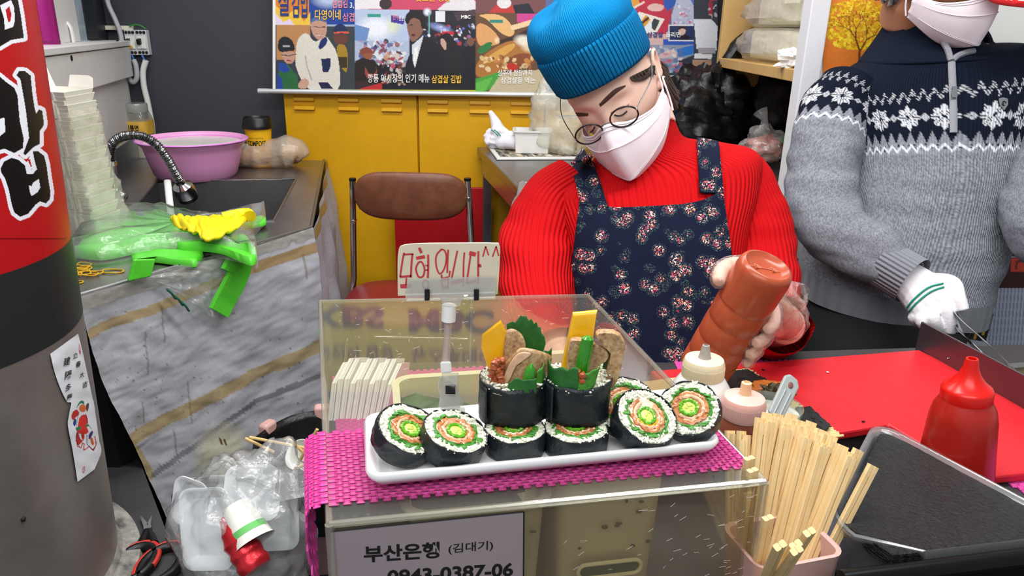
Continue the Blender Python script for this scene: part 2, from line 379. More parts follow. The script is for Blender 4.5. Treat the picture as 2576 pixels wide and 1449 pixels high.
# ================================================================== ROOM
FZ = .15; WY = 3.40
MB().box((0, 2.0, FZ - .05), (7, 5.5, .1)).build('floor', m_floor, kind='structure', smooth=False)
MB().box((.6, WY + .05, 1.5), (5.2, .1, 2.7)).build('wall_back', m_wall, kind='structure', smooth=False)
# left partition: white panelled half wall with a ledge, running from the back wall towards the aisle
PA = aty(305, 92, 3.36); PB = aty(92, 134, 2.3); PA[2] = PB[2] = (PA[2] + PB[2]) / 2
pd = unit(PB - PA); pn = A3(pd[1], -pd[0], 0); pn = pn if pn[0] > 0 else -pn
PB2 = PB + pd * .35; PLZ = PA[2]
wl = MB().slab([PA + pn * 0 + (0, 0, FZ - PLZ), PB2 + (0, 0, FZ - PLZ), PB2 - pn * .05 + (0, 0, FZ - PLZ), PA - pn * .05 + (0, 0, FZ - PLZ)], (0, 0, PLZ - FZ - .02)).build('wall_left', m_whitewall, smooth=False, kind='structure')
cap = MB().slab([PA + pn * .035 + (0, 0, -.022), PB2 + pn * .035 + (0, 0, -.022), PB2 - pn * .2 + (0, 0, -.022), PA - pn * .2 + (0, 0, -.022)], (0, 0, .022)).build('trim_1', m_whitewall, smooth=False, bevel=.003, kind='structure')
rail = MB().slab([PA + pn * .028 + (0, 0, -.15), PB2 + pn * .028 + (0, 0, -.15), PB2 - pn * .0 + (0, 0, -.15), PA - pn * .0 + (0, 0, -.15)], (0, 0, .125)).build('trim_2', m_whitewall, smooth=False, bevel=.003, kind='structure')
for px, py in ((180, 146), (296, 102)):
    q = atplane(px, py, PA + pn * .029, pn); MB().cyl(q - pn * .004, q + pn * .0015, .009, n=12).build('screw', m_dark, rail)
# right partition with the white post behind the man
RY = 1.98
XR = (aty(2023, 0, RY)[0] + aty(1980, 400, RY)[0]) / 2
MB().box((XR + .024, RY - .005, 1.1), (.048, .06, 1.9)).build('trim_3', mat('white_post_paint', '#dfe1e6', .4), kind='structure', smooth=False, bevel=.003)
MB().box((XR + 1.04, RY + .02, 1.1), (2.0, .04, 1.9)).build('wall_right', m_white, kind='structure', smooth=False)
# far side behind the shelf
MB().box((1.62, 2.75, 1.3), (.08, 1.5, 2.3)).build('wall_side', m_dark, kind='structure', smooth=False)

# ================================================================== LOCKERS
LY = 3.30; ZT = aty(1000, 240, LY)[2] + .02; ed = [aty(p, 260, LY)[0] for p in (712, 1050, 1372)]; ed.append(ed[2] + .57)
names = ['yellow metal locker at the left end, behind the sink counter', 'yellow metal locker behind the brown folding chair', 'yellow metal locker mostly hidden behind the steel table and the woman']
for i in range(3):
    x0, x1 = ed[i], ed[i + 1]; t = thing('locker', names[i], 'locker', ((x0 + x1) / 2, LY + .05, FZ), 'yellow metal lockers along the back wall')
    MB().box(((x0 + x1) / 2, LY + .055, (ZT + FZ) / 2), (x1 - x0 - .002, .07, ZT - FZ)).build('body', m_yellow, t, smooth=False)
    MB().box(((x0 + x1) / 2, LY + .01, (ZT + FZ) / 2 + .01), (x1 - x0 - .008, .02, ZT - FZ - .02)).build('door', m_yellow, t, smooth=False, bevel=.003)
    for f in ((.16, .49, .81)):
        for py in (254, 276):
            cxp = x0 + (x1 - x0) * f; z = aty(1000, py, LY)[2]; mb = MB(); w = .047
            prof = [(0, .010), (-.012, .007), (-.014, -.006), (-.003, -.008), (0, -.010)]
            mb.loft([[(cxp + sx * w * (1 if abs(k) < .9 else .97), LY + y * (1 if abs(k) < .9 else .2), z + zz) for y, zz in prof] for k, sx in ((-1, -1), (-.8, -.93), (.8, .93), (1, 1))], (True, True), closed=True)
            mb.build('louvre', m_yellow, t, angle=50)
q0, q1 = aty(990, 468, 3.22), aty(1206, 468, 3.22)
MB().box(((q0[0] + q1[0]) / 2 + .02, 3.225, (q0[2] + FZ) / 2), (q1[0] - q0[0] + .04, .02, q0[2] - FZ)).build('red_board', m_red, smooth=False, bevel=.002, label='flat red board standing in front of the yellow lockers behind the chair', cat='board')

# ================================================================== PHOTO BANNER ON THE BACK WALL
BY = 3.27
bt = thing('photo_banner', 'large hanging banner of food and television photos above the yellow lockers', 'banner', aty(1240, 234, BY))
c = Canvas(690, -140, 1806, 232, 1.6, '#2a2d38')
# photo 1: group in front of a stall
c.rect(690, -140, 892, 232, '#3a3f4a'); c.rect(690, -140, 780, 60, '#e08a3a'); c.rect(778, -140, 892, 62, '#22459a')
c.poly([(690, 10), (720, 40), (745, 20), (765, 55), (780, 30), (780, 62), (690, 62)], '#f4c94a'); c.poly([(690, 30), (712, 55), (730, 48), (740, 62), (690, 62)], '#e9d8f0')
c.rect(696, 62, 780, 150, '#c08a58'); c.rect(780, 60, 892, 66, '#9fb4d0'); c.ell(826, -2, 48, 26, '#c8dcf4', .8, 0, .7)
c.poly([(790, 66), (892, 66), (892, 232), (860, 232), (850, 120), (800, 110)], '#3b4448')
c.blob([(836, 84), (842, 62), (862, 58), (874, 72), (876, 82)], '#20305a'); c.line([(842, 82), (856, 80), (876, 81)], 4, '#e8603a')
c.blob([(836, 84), (874, 84), (876, 104), (860, 114), (842, 108)], '#6a4038'); c.blob([(846, 108), (872, 112), (876, 150), (872, 190), (848, 150)], '#a8862a'); c.rect(850, 142, 874, 170, '#3d3526')
c.blob([(748, 96), (772, 78), (792, 110), (818, 86), (834, 108), (848, 130), (856, 180), (855, 232), (775, 232), (742, 170), (744, 130)], '#e2ddd0')
c.blob([(808, 96), (822, 90), (824, 108), (806, 126), (800, 118)], '#1d2f6c')
c.blob([(780, 62), (790, 44), (808, 40), (822, 50), (822, 84), (812, 98), (798, 100), (786, 86)], '#c79a86'); c.blob([(778, 62), (784, 46), (804, 38), (820, 46), (824, 58), (804, 50), (790, 52)], '#5a6ea0')
c.line([(790, 66), (802, 68), (818, 67)], 2, '#4a3a3a'); c.line([(796, 86), (804, 90), (812, 87)], 3, '#f3e6e2'); c.line([(795, 84), (804, 92), (813, 85)], 1.8, '#a4504c')
c.poly([(808, 148), (832, 145), (832, 166), (826, 180), (812, 180)], '#1b2a52'); c.line([(768, 140), (772, 165), (784, 200)], 3, '#b4aea0'); c.poly([(800, 206), (824, 206), (838, 222), (808, 222)], '#23284a')
c.blob([(698, 120), (702, 96), (718, 90), (736, 100), (744, 128), (728, 128), (704, 132)], '#23262c'); c.rect(712, 114, 730, 119, '#aab0b8')
c.blob([(706, 130), (742, 128), (742, 150), (732, 162), (716, 158)], '#c59a88'); c.line([(710, 138), (726, 140), (744, 136)], 2, '#2c2424'); c.line([(722, 152), (732, 153)], 3, '#b02a3a')
c.poly([(700, 160), (722, 160), (748, 190), (752, 232), (700, 232)], '#2c6a40'); c.poly([(700, 156), (718, 160), (730, 176), (716, 184), (700, 176)], '#2748a0'); c.poly([(698, 184), (710, 200), (712, 232), (698, 232)], '#2748a0')
c.blob([(748, 212), (764, 194), (780, 204), (772, 224), (752, 222)], '#d0a48e')
# photo 2: night market, man in a dark suit
c.rect(892, 22, 1196, 232, '#1c1d28'); c.rect(892, -140, 1196, 22, '#c9b8c4'); c.poly([(925, 22), (1196, 22), (1196, -20), (950, -20)], '#cf4a6a'); c.poly([(1100, 22), (1160, -30), (1196, 0), (1196, 26), (1110, 26)], '#e4dfe2'); c.poly([(892, -60), (990, -60), (960, 20), (892, 22)], '#ece6ea'); c.ell(970, 8, 16, 14, '#3a3034')
c.rect(892, 22, 1030, 150, '#b9c8e4'); c.ell(945, 70, 55, 38, '#f4f6ff', .95, 0, .6); c.ell(990, 60, 24, 30, '#e6ee9a', .6, 0, .8); c.poly([(892, 60), (930, 70), (920, 110), (892, 100)], '#6f93c8'); c.rect(924, 34, 958, 42, '#3a9a8a'); c.rect(892, 100, 1030, 160, '#aab6cc', .5)
c.poly([(984, 36), (1018, 44), (1016, 60), (984, 54)], '#4a3aa0'); c.speck(905, 100, 1020, 165, ['#f6f0f4', '#d65a8a', '#4a5a9a', '#e7eaf2', '#252a3a', '#8c3a4a'], 110, 1.5, 7)
c.blob([(902, 126), (918, 116), (934, 120), (938, 134), (928, 148), (912, 142)], '#8a4a3c'); c.poly([(912, 134), (938, 132), (936, 146), (922, 150)], '#9a5a3e')
c.poly([(896, 152), (912, 144), (944, 152), (952, 170), (946, 200), (910, 206), (892, 200), (892, 160)], '#2a2422'); c.blob([(916, 160), (930, 190), (948, 180), (944, 160), (952, 190), (920, 200)], '#a04a44'); c.poly([(892, 200), (940, 204), (960, 210), (950, 232), (892, 232)], '#3a2a2e'); c.poly([(905, 222), (962, 206), (962, 222), (930, 232), (905, 232)], '#c22f34')
c.speck(962, 130, 1020, 215, ['#5a4038', '#d8c8c0', '#a63a3a', '#e9e4e2', '#30282a', '#c89a72'], 60, 2, 8)
c.rect(1060, 24, 1196, 120, '#23232c'); c.ell(1075, 28, 12, 12, '#e6ecff', 1, 0, .6); c.rect(1096, 26, 1120, 52, '#e6e8f0'); c.ell(1108, 68, 38, 12, '#a9b2ec', .9, .3, .8); c.line([(1080, 30), (1080, 90)], 3, '#6fb2a8'); c.speck(1060, 60, 1196, 110, ['#e8eaf6', '#6a7ad0', '#b83a48', '#dfe6ee', '#4a4a58'], 60, 1, 6); c.rect(1112, 76, 1142, 84, '#d0243a')
c.poly([(1140, 30), (1196, 20), (1196, 36), (1150, 50)], '#4b3a40')
c.poly([(1020, 160), (1040, 110), (1066, 86), (1096, 104), (1116, 120), (1124, 170), (1120, 232), (1020, 232)], '#1d1e26'); c.poly([(1036, 112), (1066, 86), (1054, 130), (1044, 170), (1038, 150)], '#d5dbe4'); c.poly([(1042, 120), (1052, 112), (1050, 140), (1043, 168), (1040, 150)], '#f2f3ee')
c.blob([(1022, 60), (1024, 36), (1048, 24), (1066, 36), (1068, 66), (1060, 86), (1040, 106), (1030, 96)], '#8a6252'); c.blob([(1018, 52), (1022, 30), (1046, 20), (1068, 30), (1070, 70), (1060, 72), (1058, 46), (1034, 42), (1026, 62)], '#1e1a1e')
c.line([(1030, 62), (1038, 60)], 2, '#2a2024'); c.ell(1040, 86, 5, 3, '#5a2a2a')
c.blob([(1104, 96), (1118, 78), (1136, 84), (1146, 110), (1158, 140), (1154, 180), (1128, 180), (1120, 140)], '#201c22'); c.blob([(1106, 100), (1114, 92), (1124, 106), (1122, 126), (1112, 116)], '#c8a292'); c.poly([(1118, 126), (1160, 120), (1176, 170), (1180, 232), (1118, 232)], '#1f2226'); c.ell(1184, 102, 9, 11, '#7a5444'); c.poly([(1166, 118), (1196, 112), (1196, 232), (1170, 232)], '#1b1d24')
# photo 3: grilled pork and rice close-up
c.rect(1196, 28, 1372, 232, '#6a4a34'); c.rect(1196, -140, 1372, 28, '#7a4a4c'); c.poly([(1230, 28), (1250, 6), (1290, 10), (1300, 28)], '#c23a34'); c.poly([(1290, 10), (1330, 4), (1345, 30), (1296, 30)], '#1f2230'); c.ell(1268, 4, 18, 14, '#e8e2e4'); c.rect(1300, 30, 1372, 52, '#cf4690')
c.blob([(1196, 34), (1262, 30), (1296, 70), (1290, 90), (1262, 84), (1226, 44)], '#e8b878'); c.blob([(1196, 52), (1228, 60), (1256, 90), (1258, 106), (1238, 112), (1200, 116)], '#dfa268'); c.line([(1290, 66), (1345, 50)], 13, '#f0cfa0'); c.ell(1250, 98, 8, 10, '#f6e2b8', .8, 0, .6)
c.blob([(1200, 118), (1240, 96), (1234, 122), (1204, 136)], '#2f7a3e'); c.poly([(1256, 98), (1300, 84), (1345, 60), (1345, 90), (1260, 112)], '#3a2a26')
c.blob([(1196, 150), (1262, 104), (1300, 96), (1345, 100), (1345, 160), (1270, 172), (1196, 200)], '#b07436'); c.blob([(1210, 152), (1270, 110), (1300, 104), (1290, 124), (1230, 158)], '#d8a24e'); c.ell(1322, 100, 34, 18, '#f2ead8', .95, .2, .5); c.ell(1336, 118, 30, 14, '#ead9b4', .8, .1, .6)
c.blob([(1262, 160), (1300, 128), (1345, 134), (1345, 160), (1290, 166)], '#8a4c2e'); c.speck(1210, 140, 1340, 172, ['#e9c890', '#7a3e22', '#c88a48', '#f0dcae'], 40, 2, 9)
c.blob([(1270, 162), (1290, 152), (1308, 166), (1286, 178)], '#c03022'); c.poly([(1196, 196), (1262, 176), (1246, 214), (1210, 232), (1196, 232)], '#4aa040'); c.poly([(1196, 206), (1240, 190), (1222, 224), (1196, 232)], '#63b94c'); c.poly([(1262, 180), (1372, 170), (1372, 232), (1226, 232)], '#cfc2a0', .85)
c.rect(1232, 46, 1265, 55, '#2f8a80')
# photo 4: chopping board and hands (right of the woman's hat)
c.rect(1372, -140, 1745, 236, '#5a6a9a'); c.poly([(1480, -20), (1690, -60), (1690, 30), (1672, 96), (1560, 76), (1480, 20)], '#c03048'); c.poly([(1540, 0), (1600, -30), (1610, 6), (1580, 22)], '#e3a040'); c.line([(1545, 6), (1580, 22), (1620, 0)], 5, '#f0d8c8')
c.poly([(1576, 55), (1608, 24), (1672, 42), (1650, 80), (1600, 76)], '#eee6da'); c.poly([(1592, 46), (1604, 34), (1612, 46), (1600, 66)], '#5aa63e'); c.poly([(1604, 56), (1626, 32), (1636, 44), (1614, 72)], '#dc9a30'); c.poly([(1606, 56), (1630, 36), (1634, 40), (1610, 62)], '#4a2c1a'); c.poly([(1634, 60), (1646, 40), (1660, 46), (1648, 72)], '#3a3d42'); c.poly([(1612, 76), (1640, 46), (1640, 70), (1622, 80)], '#e6ecf2')
c.blob([(1624, 14), (1640, 2), (1672, 6), (1668, 22), (1640, 24)], '#e3b8b0'); c.poly([(1668, -20), (1716, -40), (1706, 0), (1680, 22), (1670, 8)], '#2a58b0'); c.poly([(1712, -40), (1745, -40), (1762, 30), (1745, 60), (1690, 56), (1690, 30)], '#b9bcd2'); c.speck(1692, 0, 1750, 58, ['#d05a7a', '#e6e6f0', '#8a9ac8'], 40, 1, 4); c.poly([(1722, -40), (1790, -40), (1782, 40), (1756, 34)], '#5a74c0')
c.rect(1630, 80, 1690, 108, '#d9b6b4'); c.poly([(1668, 92), (1750, 92), (1750, 106), (1668, 108)], '#2c56b4')
c.poly([(1630, 108), (1752, 106), (1740, 232), (1640, 232)], '#8c98ae'); c.poly([(1702, 118), (1748, 106), (1750, 128), (1708, 138)], '#2a74c8'); c.blob([(1650, 138), (1672, 122), (1702, 118), (1704, 134), (1668, 142)], '#d3b3b4'); c.poly([(1700, 150), (1750, 130), (1745, 190), (1690, 185)], '#2e3640'); c.speck(1634, 112, 1720, 180, ['#c0607a', '#a9b6c8', '#5a70a0', '#e3d8d4'], 50, 2, 8); c.poly([(1668, 180), (1745, 170), (1738, 236), (1660, 236)], '#34474c')
c.rect(1682, 56, 1748, 98, '#e3e1e6'); c.rect(1685, 59, 1745, 94, '#23305e'); c.blob([(1708, 94), (1712, 84), (1730, 80), (1738, 94)], '#1a1620'); c.blob([(1706, 70), (1712, 62), (1724, 62), (1726, 76), (1716, 84), (1708, 80)], '#d8b4a4'); c.blob([(1704, 72), (1708, 60), (1722, 58), (1728, 70), (1716, 64)], '#33221e')
c.rect(1670, 184, 1732, 223, '#dfe4e8'); c.rect(1673, 187, 1729, 220, '#3a9ab4'); c.poly([(1680, 187), (1690, 187), (1714, 214), (1704, 214)], '#c84a48'); c.blob([(1678, 220), (1690, 210), (1714, 210), (1722, 220)], '#a06a7a'); c.blob([(1690, 198), (1696, 192), (1708, 192), (1710, 206), (1700, 214), (1692, 208)], '#a87a6e'); c.blob([(1688, 200), (1692, 190), (1708, 188), (1711, 198), (1700, 195)], '#1c1a20')
c.rect(1745, -140, 1806, 236, '#3a3e4a'); c.poly([(1745, 42), (1790, 42), (1806, 60), (1802, 120), (1752, 116)], '#dfe2e8'); c.rect(1756, 114, 1800, 128, '#a8a4aa'); c.poly([(1748, 128), (1792, 130), (1790, 142), (1746, 140)], '#e6e4e6'); c.rect(1742, 144, 1790, 160, '#b08a70'); c.poly([(1742, 185), (1782, 170), (1778, 214), (1738, 216)], '#bdb8d0'); c.rect(1776, 168, 1790, 210, '#3a5a48'); c.blob([(1736, 222), (1750, 212), (1782, 214), (1780, 228), (1740, 230)], '#dedede'); c.rect(1782, 0, 1794, 36, '#a02a4a'); c.speck(1780, -60, 1806, 40, ['#c8ccd4', '#20222a', '#a83a4a'], 24, 2, 7)
c.rect(690, 224, 1196, 232, '#d8d92a'); c.grain(.05)
MB().grid(c.points(lambda x, y: aty(x, y * 1.0 + (x - 690) * .006, BY)), col=c.c).build('printed_sheet', m_paint, bt, smooth=False)
e0 = np.array([aty(686 + k * 7, y + (0 if k == 0 else .04), BY - .001) for k in (0, 1) for y in (-140, 230)])
MB().add(e0, [(0, 1, 3, 2)]).build('white_margin', m_white_print, bt, smooth=False)
b0, b1 = aty(657, 229, BY - .012), aty(1800, 244, BY - .012)
MB().cyl(b0, b1, .0105, n=16).cyl(b0 - A3(.012, 0, 0), b0 + A3(.03, 0, .0), .0115, n=16).build('rail', mat('rail_metal', '#d6d8da', .3, .4), bt)
def btext(s, x0, y0, x1, y1, m, bold=.012):
    o = aty(x0, y1, BY - .004); a = aty(x1, y1, BY - .004); u = aty(x0, y0, BY - .004); text('lettering', s, o, unit(a - o), unit(u - o), np.linalg.norm(a - o), np.linalg.norm(u - o), m, bt, bold)
btext('깡통 야시장의 인기 메뉴', 925, 186, 1080, 208, m_white_print); btext('삼겹살 김밥', 1086, 189, 1161, 209, m_yel_print)
btext('상추에 쌈장까지', 1252, 175, 1338, 191, m_white_print); btext('삼겹살을 먹는', 1260, 194, 1346, 210, m_white_print)
btext('다영이네', 792, 24, 857, 50, m_yel_print); btext('삼겹', 862, 32, 891, 54, m_pink_print); btext('3,', 880, 6, 890, 22, m_white_print); btext('김밥', 734, -30, 776, 44, mat('blue_ink', '#2a3f86', .6)); btext('살', 700, -28, 730, 40, MATS['blue_ink'])
btext('삼겹김', 836, -6, 874, 20, m_pink_print, .02); btext('맛보는 영양', 1046, -14, 1134, 4, m_yel_print, .02); btext('MBC', 1160, 38, 1184, 47, m_white_print, .03); btext('삼겹살', 1628, 80, 1668, 94, MATS['blue_ink'], .02); btext('올리면', 1675, 80, 1712, 94, m_white_print, .02); btext('한우', 988, 37, 1003, 50, m_pink_print); btext('전문', 1003, 42, 1016, 52, m_white_print)

# ================================================================== UPPER FASCIA BOARD (seen mirrored in the acrylic top)
def mirror(px, py, Y, zt=1.1):
    h = atz(px, py, zt); d = ray(px, py) * A3(1, 1, -1); return h + d * ((Y - h[1]) / d[1])
SY = 3.30
sl = mirror(760, 760, SY); sr = mirror(1490, 760, SY); zt_ = mirror(1000, 985, SY)[2]; zb = min(sl[2], sr[2]) - .03
sg = thing('fascia_sign', 'yellow and orange overhead sign with dark television channel names, above the banner', 'sign', ((sl[0] + sr[0]) / 2, SY, zb))
xm = mirror(1240, 800, SY)[0]; xl, xr = sl[0] - .35, sr[0] + .5
cc = Canvas(0, 0, 200, 40, 1, '#b3a22a'); k = np.clip((cc.X - 200 * (xm - .12 - xl) / (xr - xl)) / 12, 0, 1); cc.c = cc.c * (1 - k[..., None]) + np.array(lin('#e08a4a')) * k[..., None]
MB().grid(cc.points(lambda x, y: A3(xl + (xr - xl) * x / 200, SY, zb + (zt_ - zb) * (1 - y / 40))), col=cc.c).build('panel', m_paint, sg, smooth=False)
MB().box(((xl + xr) / 2, SY + .02, (zb + zt_) / 2), (xr - xl, .03, zt_ - zb)).build('backing', m_white, sg, smooth=False)
def stext(s, x0, y0, x1, y1, m, b=.03):   # y0 upper, y1 lower in the mirror = low and high on the board
    p = mirror(x0, y0, SY - .004); q = mirror(x1, y0, SY - .004); r = mirror(x0, y1, SY - .004); text('lettering', s, A3(p[0], SY - .004, p[2]), (1, 0, 0), (0, 0, 1), q[0] - p[0], r[2] - p[2], m, sg, b)
m_sg = mat('sign_navy', '#2b2440', .6); m_pu = mat('sign_purple', '#8a3aa0', .6)
stext('KBS', 790, 766, 966, 824, m_sg, .05); stext('MBC', 1027, 776, 1242, 836, m_sg, .05); stext('CHANNEL', 1312, 744, 1560, 776, m_pu, .04)
stext('한국인의 밥상', 760, 866, 990, 904, m_sg, .02); stext('뉴스투데이', 1034, 872, 1240, 912, m_sg, .02)

# ================================================================== FOLDING CHAIR
CYY = 2.62
ch = thing('folding_chair', 'chrome folding chair with scuffed brown backrest and dark red seat before yellow lockers', 'chair', (aty(1035, 700, CYY)[0], CYY + .0, FZ))
mb = MB(); bl, br = aty(893, 490, CYY), aty(1176, 490, CYY); bc = (bl + br) / 2; bw = (br[0] - bl[0]) / 2; bh = (aty(1030, 430, CYY)[2] - aty(1030, 550, CYY)[2]) / 2
rings = []
for k in range(25):
    s = -1 + 2 * k / 24; hh = bh * (1 - abs(s) ** 6 * .55) * (.93 + .07 * (1 - s * s)); th = .022 * (1 - abs(s) ** 8 * .6)
    if abs(s) == 1: hh *= .8; th *= .5
    pw = lambda v, p: math.copysign(abs(v) ** p, v)
    rings.append([(bc[0] + s * bw, CYY - .03 * (1 - s * s) + th * pw(sin(a), .7), bc[2] + hh * pw(cos(a), .55)) for a in np.arange(16) * 2 * PI / 16])
mb.loft(rings).build('backrest', mat('worn_brown_vinyl', '#6b3d28', .42, var=[(9, .6, '#8a5a40'), (30, .35, '#4a2818')], bump=(40, .1)), ch, angle=60)
for s, p0, p1 in ((-1, (887, 452), (890, 700)), (1, (1176, 452), (1188, 640))):
    a = aty(*p0, CYY + .01); b = aty(*p1, CYY - .02); MB().tube([a + A3(0, 0, .0), b, (b[0] + s * .01, CYY - .35, FZ + .01)], .0115, 12).build('front_leg', m_chrome, ch)
    MB().tube([(b[0] - s * .02, CYY - .1, .58), (b[0] - s * .02, CYY + .28, FZ + .01)], .0105, 12).build('rear_leg', m_chrome, ch)
    MB().cyl(a - A3(0, 0, .004), a + A3(0, 0, .006), .013, n=12).build('end_cap', m_black, ch)
    q = aty(p0[0] + 4, 556 if s < 0 else 500, CYY - .002); MB().cyl(q + A3(0, .02, 0), q - A3(0, .02, 0), .007, n=10).build('bolt', m_chrome, ch)
MB().cyl((bl[0] - .01, CYY + .2, FZ + .12), (br[0] + .01, CYY + .2, FZ + .12), .009).build('stretcher', m_chrome, ch)
mb = MB(); sc_ = (aty(885, 690, CYY)[0] + aty(1190, 690, CYY)[0]) / 2
mb.lathe([(0, .55), (.16, .553), (.2, .57), (.208, .595), (.195, .612), (.1, .622), (0, .624)], (sc_, CYY - .24, 0), n=40, sy=.98, power=3.2).build('seat', mat('dark_red_vinyl', '#7d0f18', .45, bump=(30, .06)), ch, angle=60)

# ================================================================== STEEL TABLE
TZ = 1.0; t0 = atz(1200, 370, TZ); t1 = atz(1320, 490, TZ); tb = thing('steel_table', 'stainless steel work table behind the woman, in front of the lockers', 'table', ((t0[0] + t1[0]) / 2 + .4, 2.8, FZ))
ty0, ty1 = t1[1], 3.27; tx0 = t1[0]; tx1 = .62; txb = t0[0] + .0
top = [A3(tx0, ty0, TZ - .035), A3(tx1, ty0, TZ - .035), A3(tx1, ty1, TZ - .035), A3(txb, ty1, TZ - .035)]
MB().slab(top, (0, 0, .035)).build('tabletop', m_steel, tb, smooth=False, bevel=.004)
MB().slab([A3(tx0 + .02, ty0 + .02, TZ - .115), A3(tx1 - .02, ty0 + .02, TZ - .115), A3(tx1 - .02, ty1 - .02, TZ - .115), A3(txb + .02, ty1 - .02, TZ - .115)], (0, 0, .082)).build('apron', m_steeldark, tb, smooth=False)
for x, y in ((txb + .05, ty1 - .06), (tx0 + .06, ty0 + .08), (tx1 - .06, ty0 + .08), (tx1 - .06, ty1 - .06)): MB().box((x, y, (FZ + TZ - .1) / 2), (.04, .04, TZ - .1 - FZ)).build('leg', m_chrome, tb, smooth=False, bevel=.003)
fr = [atz(p, q, TZ + .001) for p, q in ((1207, 345), (1372, 338), (1478, 402), (1250, 403))]
nb = thing('framed_newspaper', 'white-rimmed sheet of dark newsprint lying on the steel table', 'newspaper', np.mean(fr, 0)); MB().slab(fr, (0, 0, .008)).build('rim', m_white, nb, smooth=False, bevel=.002)
cn = Canvas(0, 0, 120, 60, 1, '#8f8878'); cn.speck(0, 0, 120, 60, ['#2c2a26', '#ddd6c6', '#5a564c', '#c8b89a', '#1c1a18'], 260, 1, 6)
fi = [lerp(q, np.mean(fr, 0), .1) + A3(0, 0, .0088) for q in fr]
MB().grid(cn.points(lambda x, y: lerp(lerp(fi[0], fi[1], x / 120), lerp(fi[3], fi[2], x / 120), y / 60)), col=cn.c).build('newsprint', m_paintmatte, nb, smooth=False)
# white tub, milky bag and crumpled glove on the table
q = atz(1338, 388, TZ + .012); tubm = thing('white_tub', 'rectangular white plastic tub on the newsprint on the steel table', 'tub', q + A3(0, .05, 0))
def rrect(hx, hy, r, n=6): return [(sx * (hx - r) + r * cos(a), sy * (hy - r) + r * sin(a)) for sx, sy, a0 in ((1, 1, 0), (-1, 1, PI / 2), (-1, -1, PI), (1, -1, 1.5 * PI)) for a in np.linspace(a0, a0 + PI / 2, n)]
def tray(mb, c, prof, hx, hy, r, R=None, mi=0, n=6, cap=(True, False)):
    R = np.eye(3) if R is None else R
    return mb.loft([[np.asarray(c) + R @ A3(x, y, z) for x, y in rrect(hx + d, hy + d, max(r + d, .002), n)] for d, z in prof], cap, mi)
tray(MB(), q + A3(0, .07, 0), [(-.008, 0), (0, .085), (.006, .086), (.006, .092), (-.003, .092), (-.012, .004)], .075, .06, .012, cap=(True, True)).build('tub_body', m_white, tubm, angle=50)
q2 = atz(1395, 392, TZ + .012)
def crumple(c, rad, seed, amp=.25, n=40, m=28, sc=1.0, flatten=None, fold=0.0, power=1.0):
    P = []
    for i in range(m + 1):
        row = []
        for j in range(n):
            th, ph = PI * i / m, 2 * PI * j / n; d = A3(sin(th) * cos(ph), sin(th) * sin(ph), cos(th))
            k = 1 + amp * nz(d, 1.6 * sc, seed) + amp * .5 * nz(d, 4 * sc, seed + 3) + amp * .25 * nz(d, 9 * sc, seed + 5) + fold * abs(nz(d, 3 * sc, seed + 9))
            row.append(np.asarray(c) + d * k * np.asarray(rad))
        P.append(row)
    P = np.array(P)
    if flatten is not None: P[..., 2] = np.maximum(P[..., 2], flatten + .002 * np.sin(P[..., 0] * 90))
    return P
MB().loft(crumple(q2 + A3(.02, .1, .13), (.12, .085, .16), 3, .3, sc=1.1, fold=.25, flatten=TZ + .013), (False, False)).build('plastic_bag', m_bagmilky, label='crumpled milky plastic bag on the steel table beside the woman\'s hat', cat='bag', angle=0)
gl = thing('work_glove', 'crumpled white cotton glove with green stitching on the newsprint', 'glove', atz(1256, 378, TZ + .01)); m_cotton = mat('white_cotton', '#eceaf2', .9, bump=(160, .25, .002), sheen=.2)
g = atz(1256, 378, TZ + .01); mb = MB().loft(crumple(g + A3(0, .05, .045), (.055, .045, .05), 11, .45, flatten=TZ + .011), (False, False)).tube(catmull([g + A3(.0, .05, .06), g + A3(-.015, .06, .10), g + A3(-.03, .07, .13), g + A3(-.045, .07, .155)], 9), [.03, .03, .026, .024, .02, .017, .014, .012, .008], 10).tube(catmull([g + A3(.0, .03, .03), g + A3(.045, .0, .035), g + A3(.075, -.02, .03)], 7), [.03, .032, .03, .03, .028, .026, .025], 12)
o = mb.build('glove', m_cotton, gl); remesh(o, .004, 3)
mb = MB()
for s in (0, 1): mb.tube(catmull([g + A3(-.035 + .012 * s, -.002, .085), g + A3(-.02 + .012 * s, -.006, .075), g + A3(-.005 + .01 * s, -.006, .06)], 7), .0022, 6)
mb.build('green_stitching', mat('green_thread', '#1f8a72', .8), gl)
bagp = aty(1312, 560, ty0 - .04); MB().loft(crumple(bagp + A3(.02, 0, -.06), (.055, .03, .17), 21, .25, fold=.2), (False, False)).build('hanging_bag', film('grey_bag', '#e8e6e2', .5, .4, .25, (30, .5), '#c8c3bc'), label='greyish plastic bag hanging below the front corner of the steel table', cat='bag')

# ================================================================== WOODEN SHELF AT THE RIGHT
S0 = att(1806, 168, 2.75); S1 = atz(2004, 208, S0[2]); sd = unit(S1 - S0); sn = A3(-sd[1], sd[0], 0); sn = sn if sn[0] > 0 else -sn
S1 = S0 + sd * ((RY + .06 - S0[1]) / sd[1]); sh = thing('wooden_shelf', 'pale wooden shelf unit holding wrapped packages over black bags', 'shelf', (S0 + S1) / 2 * A3(1, 1, 0) + A3(0, 0, FZ))
MB().slab([S0, S1, S1 + sn * .42, S0 + sn * .42], (0, 0, .032)).build('shelf_board', m_wood, sh, smooth=False, bevel=.002)
MB().slab([S0 + A3(0, 0, .5), S1 + A3(0, 0, .5), S1 + sn * .42 + A3(0, 0, .5), S0 + sn * .42 + A3(0, 0, .5)], (0, 0, .03)).build('shelf_board', m_wood, sh, smooth=False, bevel=.002)
z0 = FZ - S0[2]
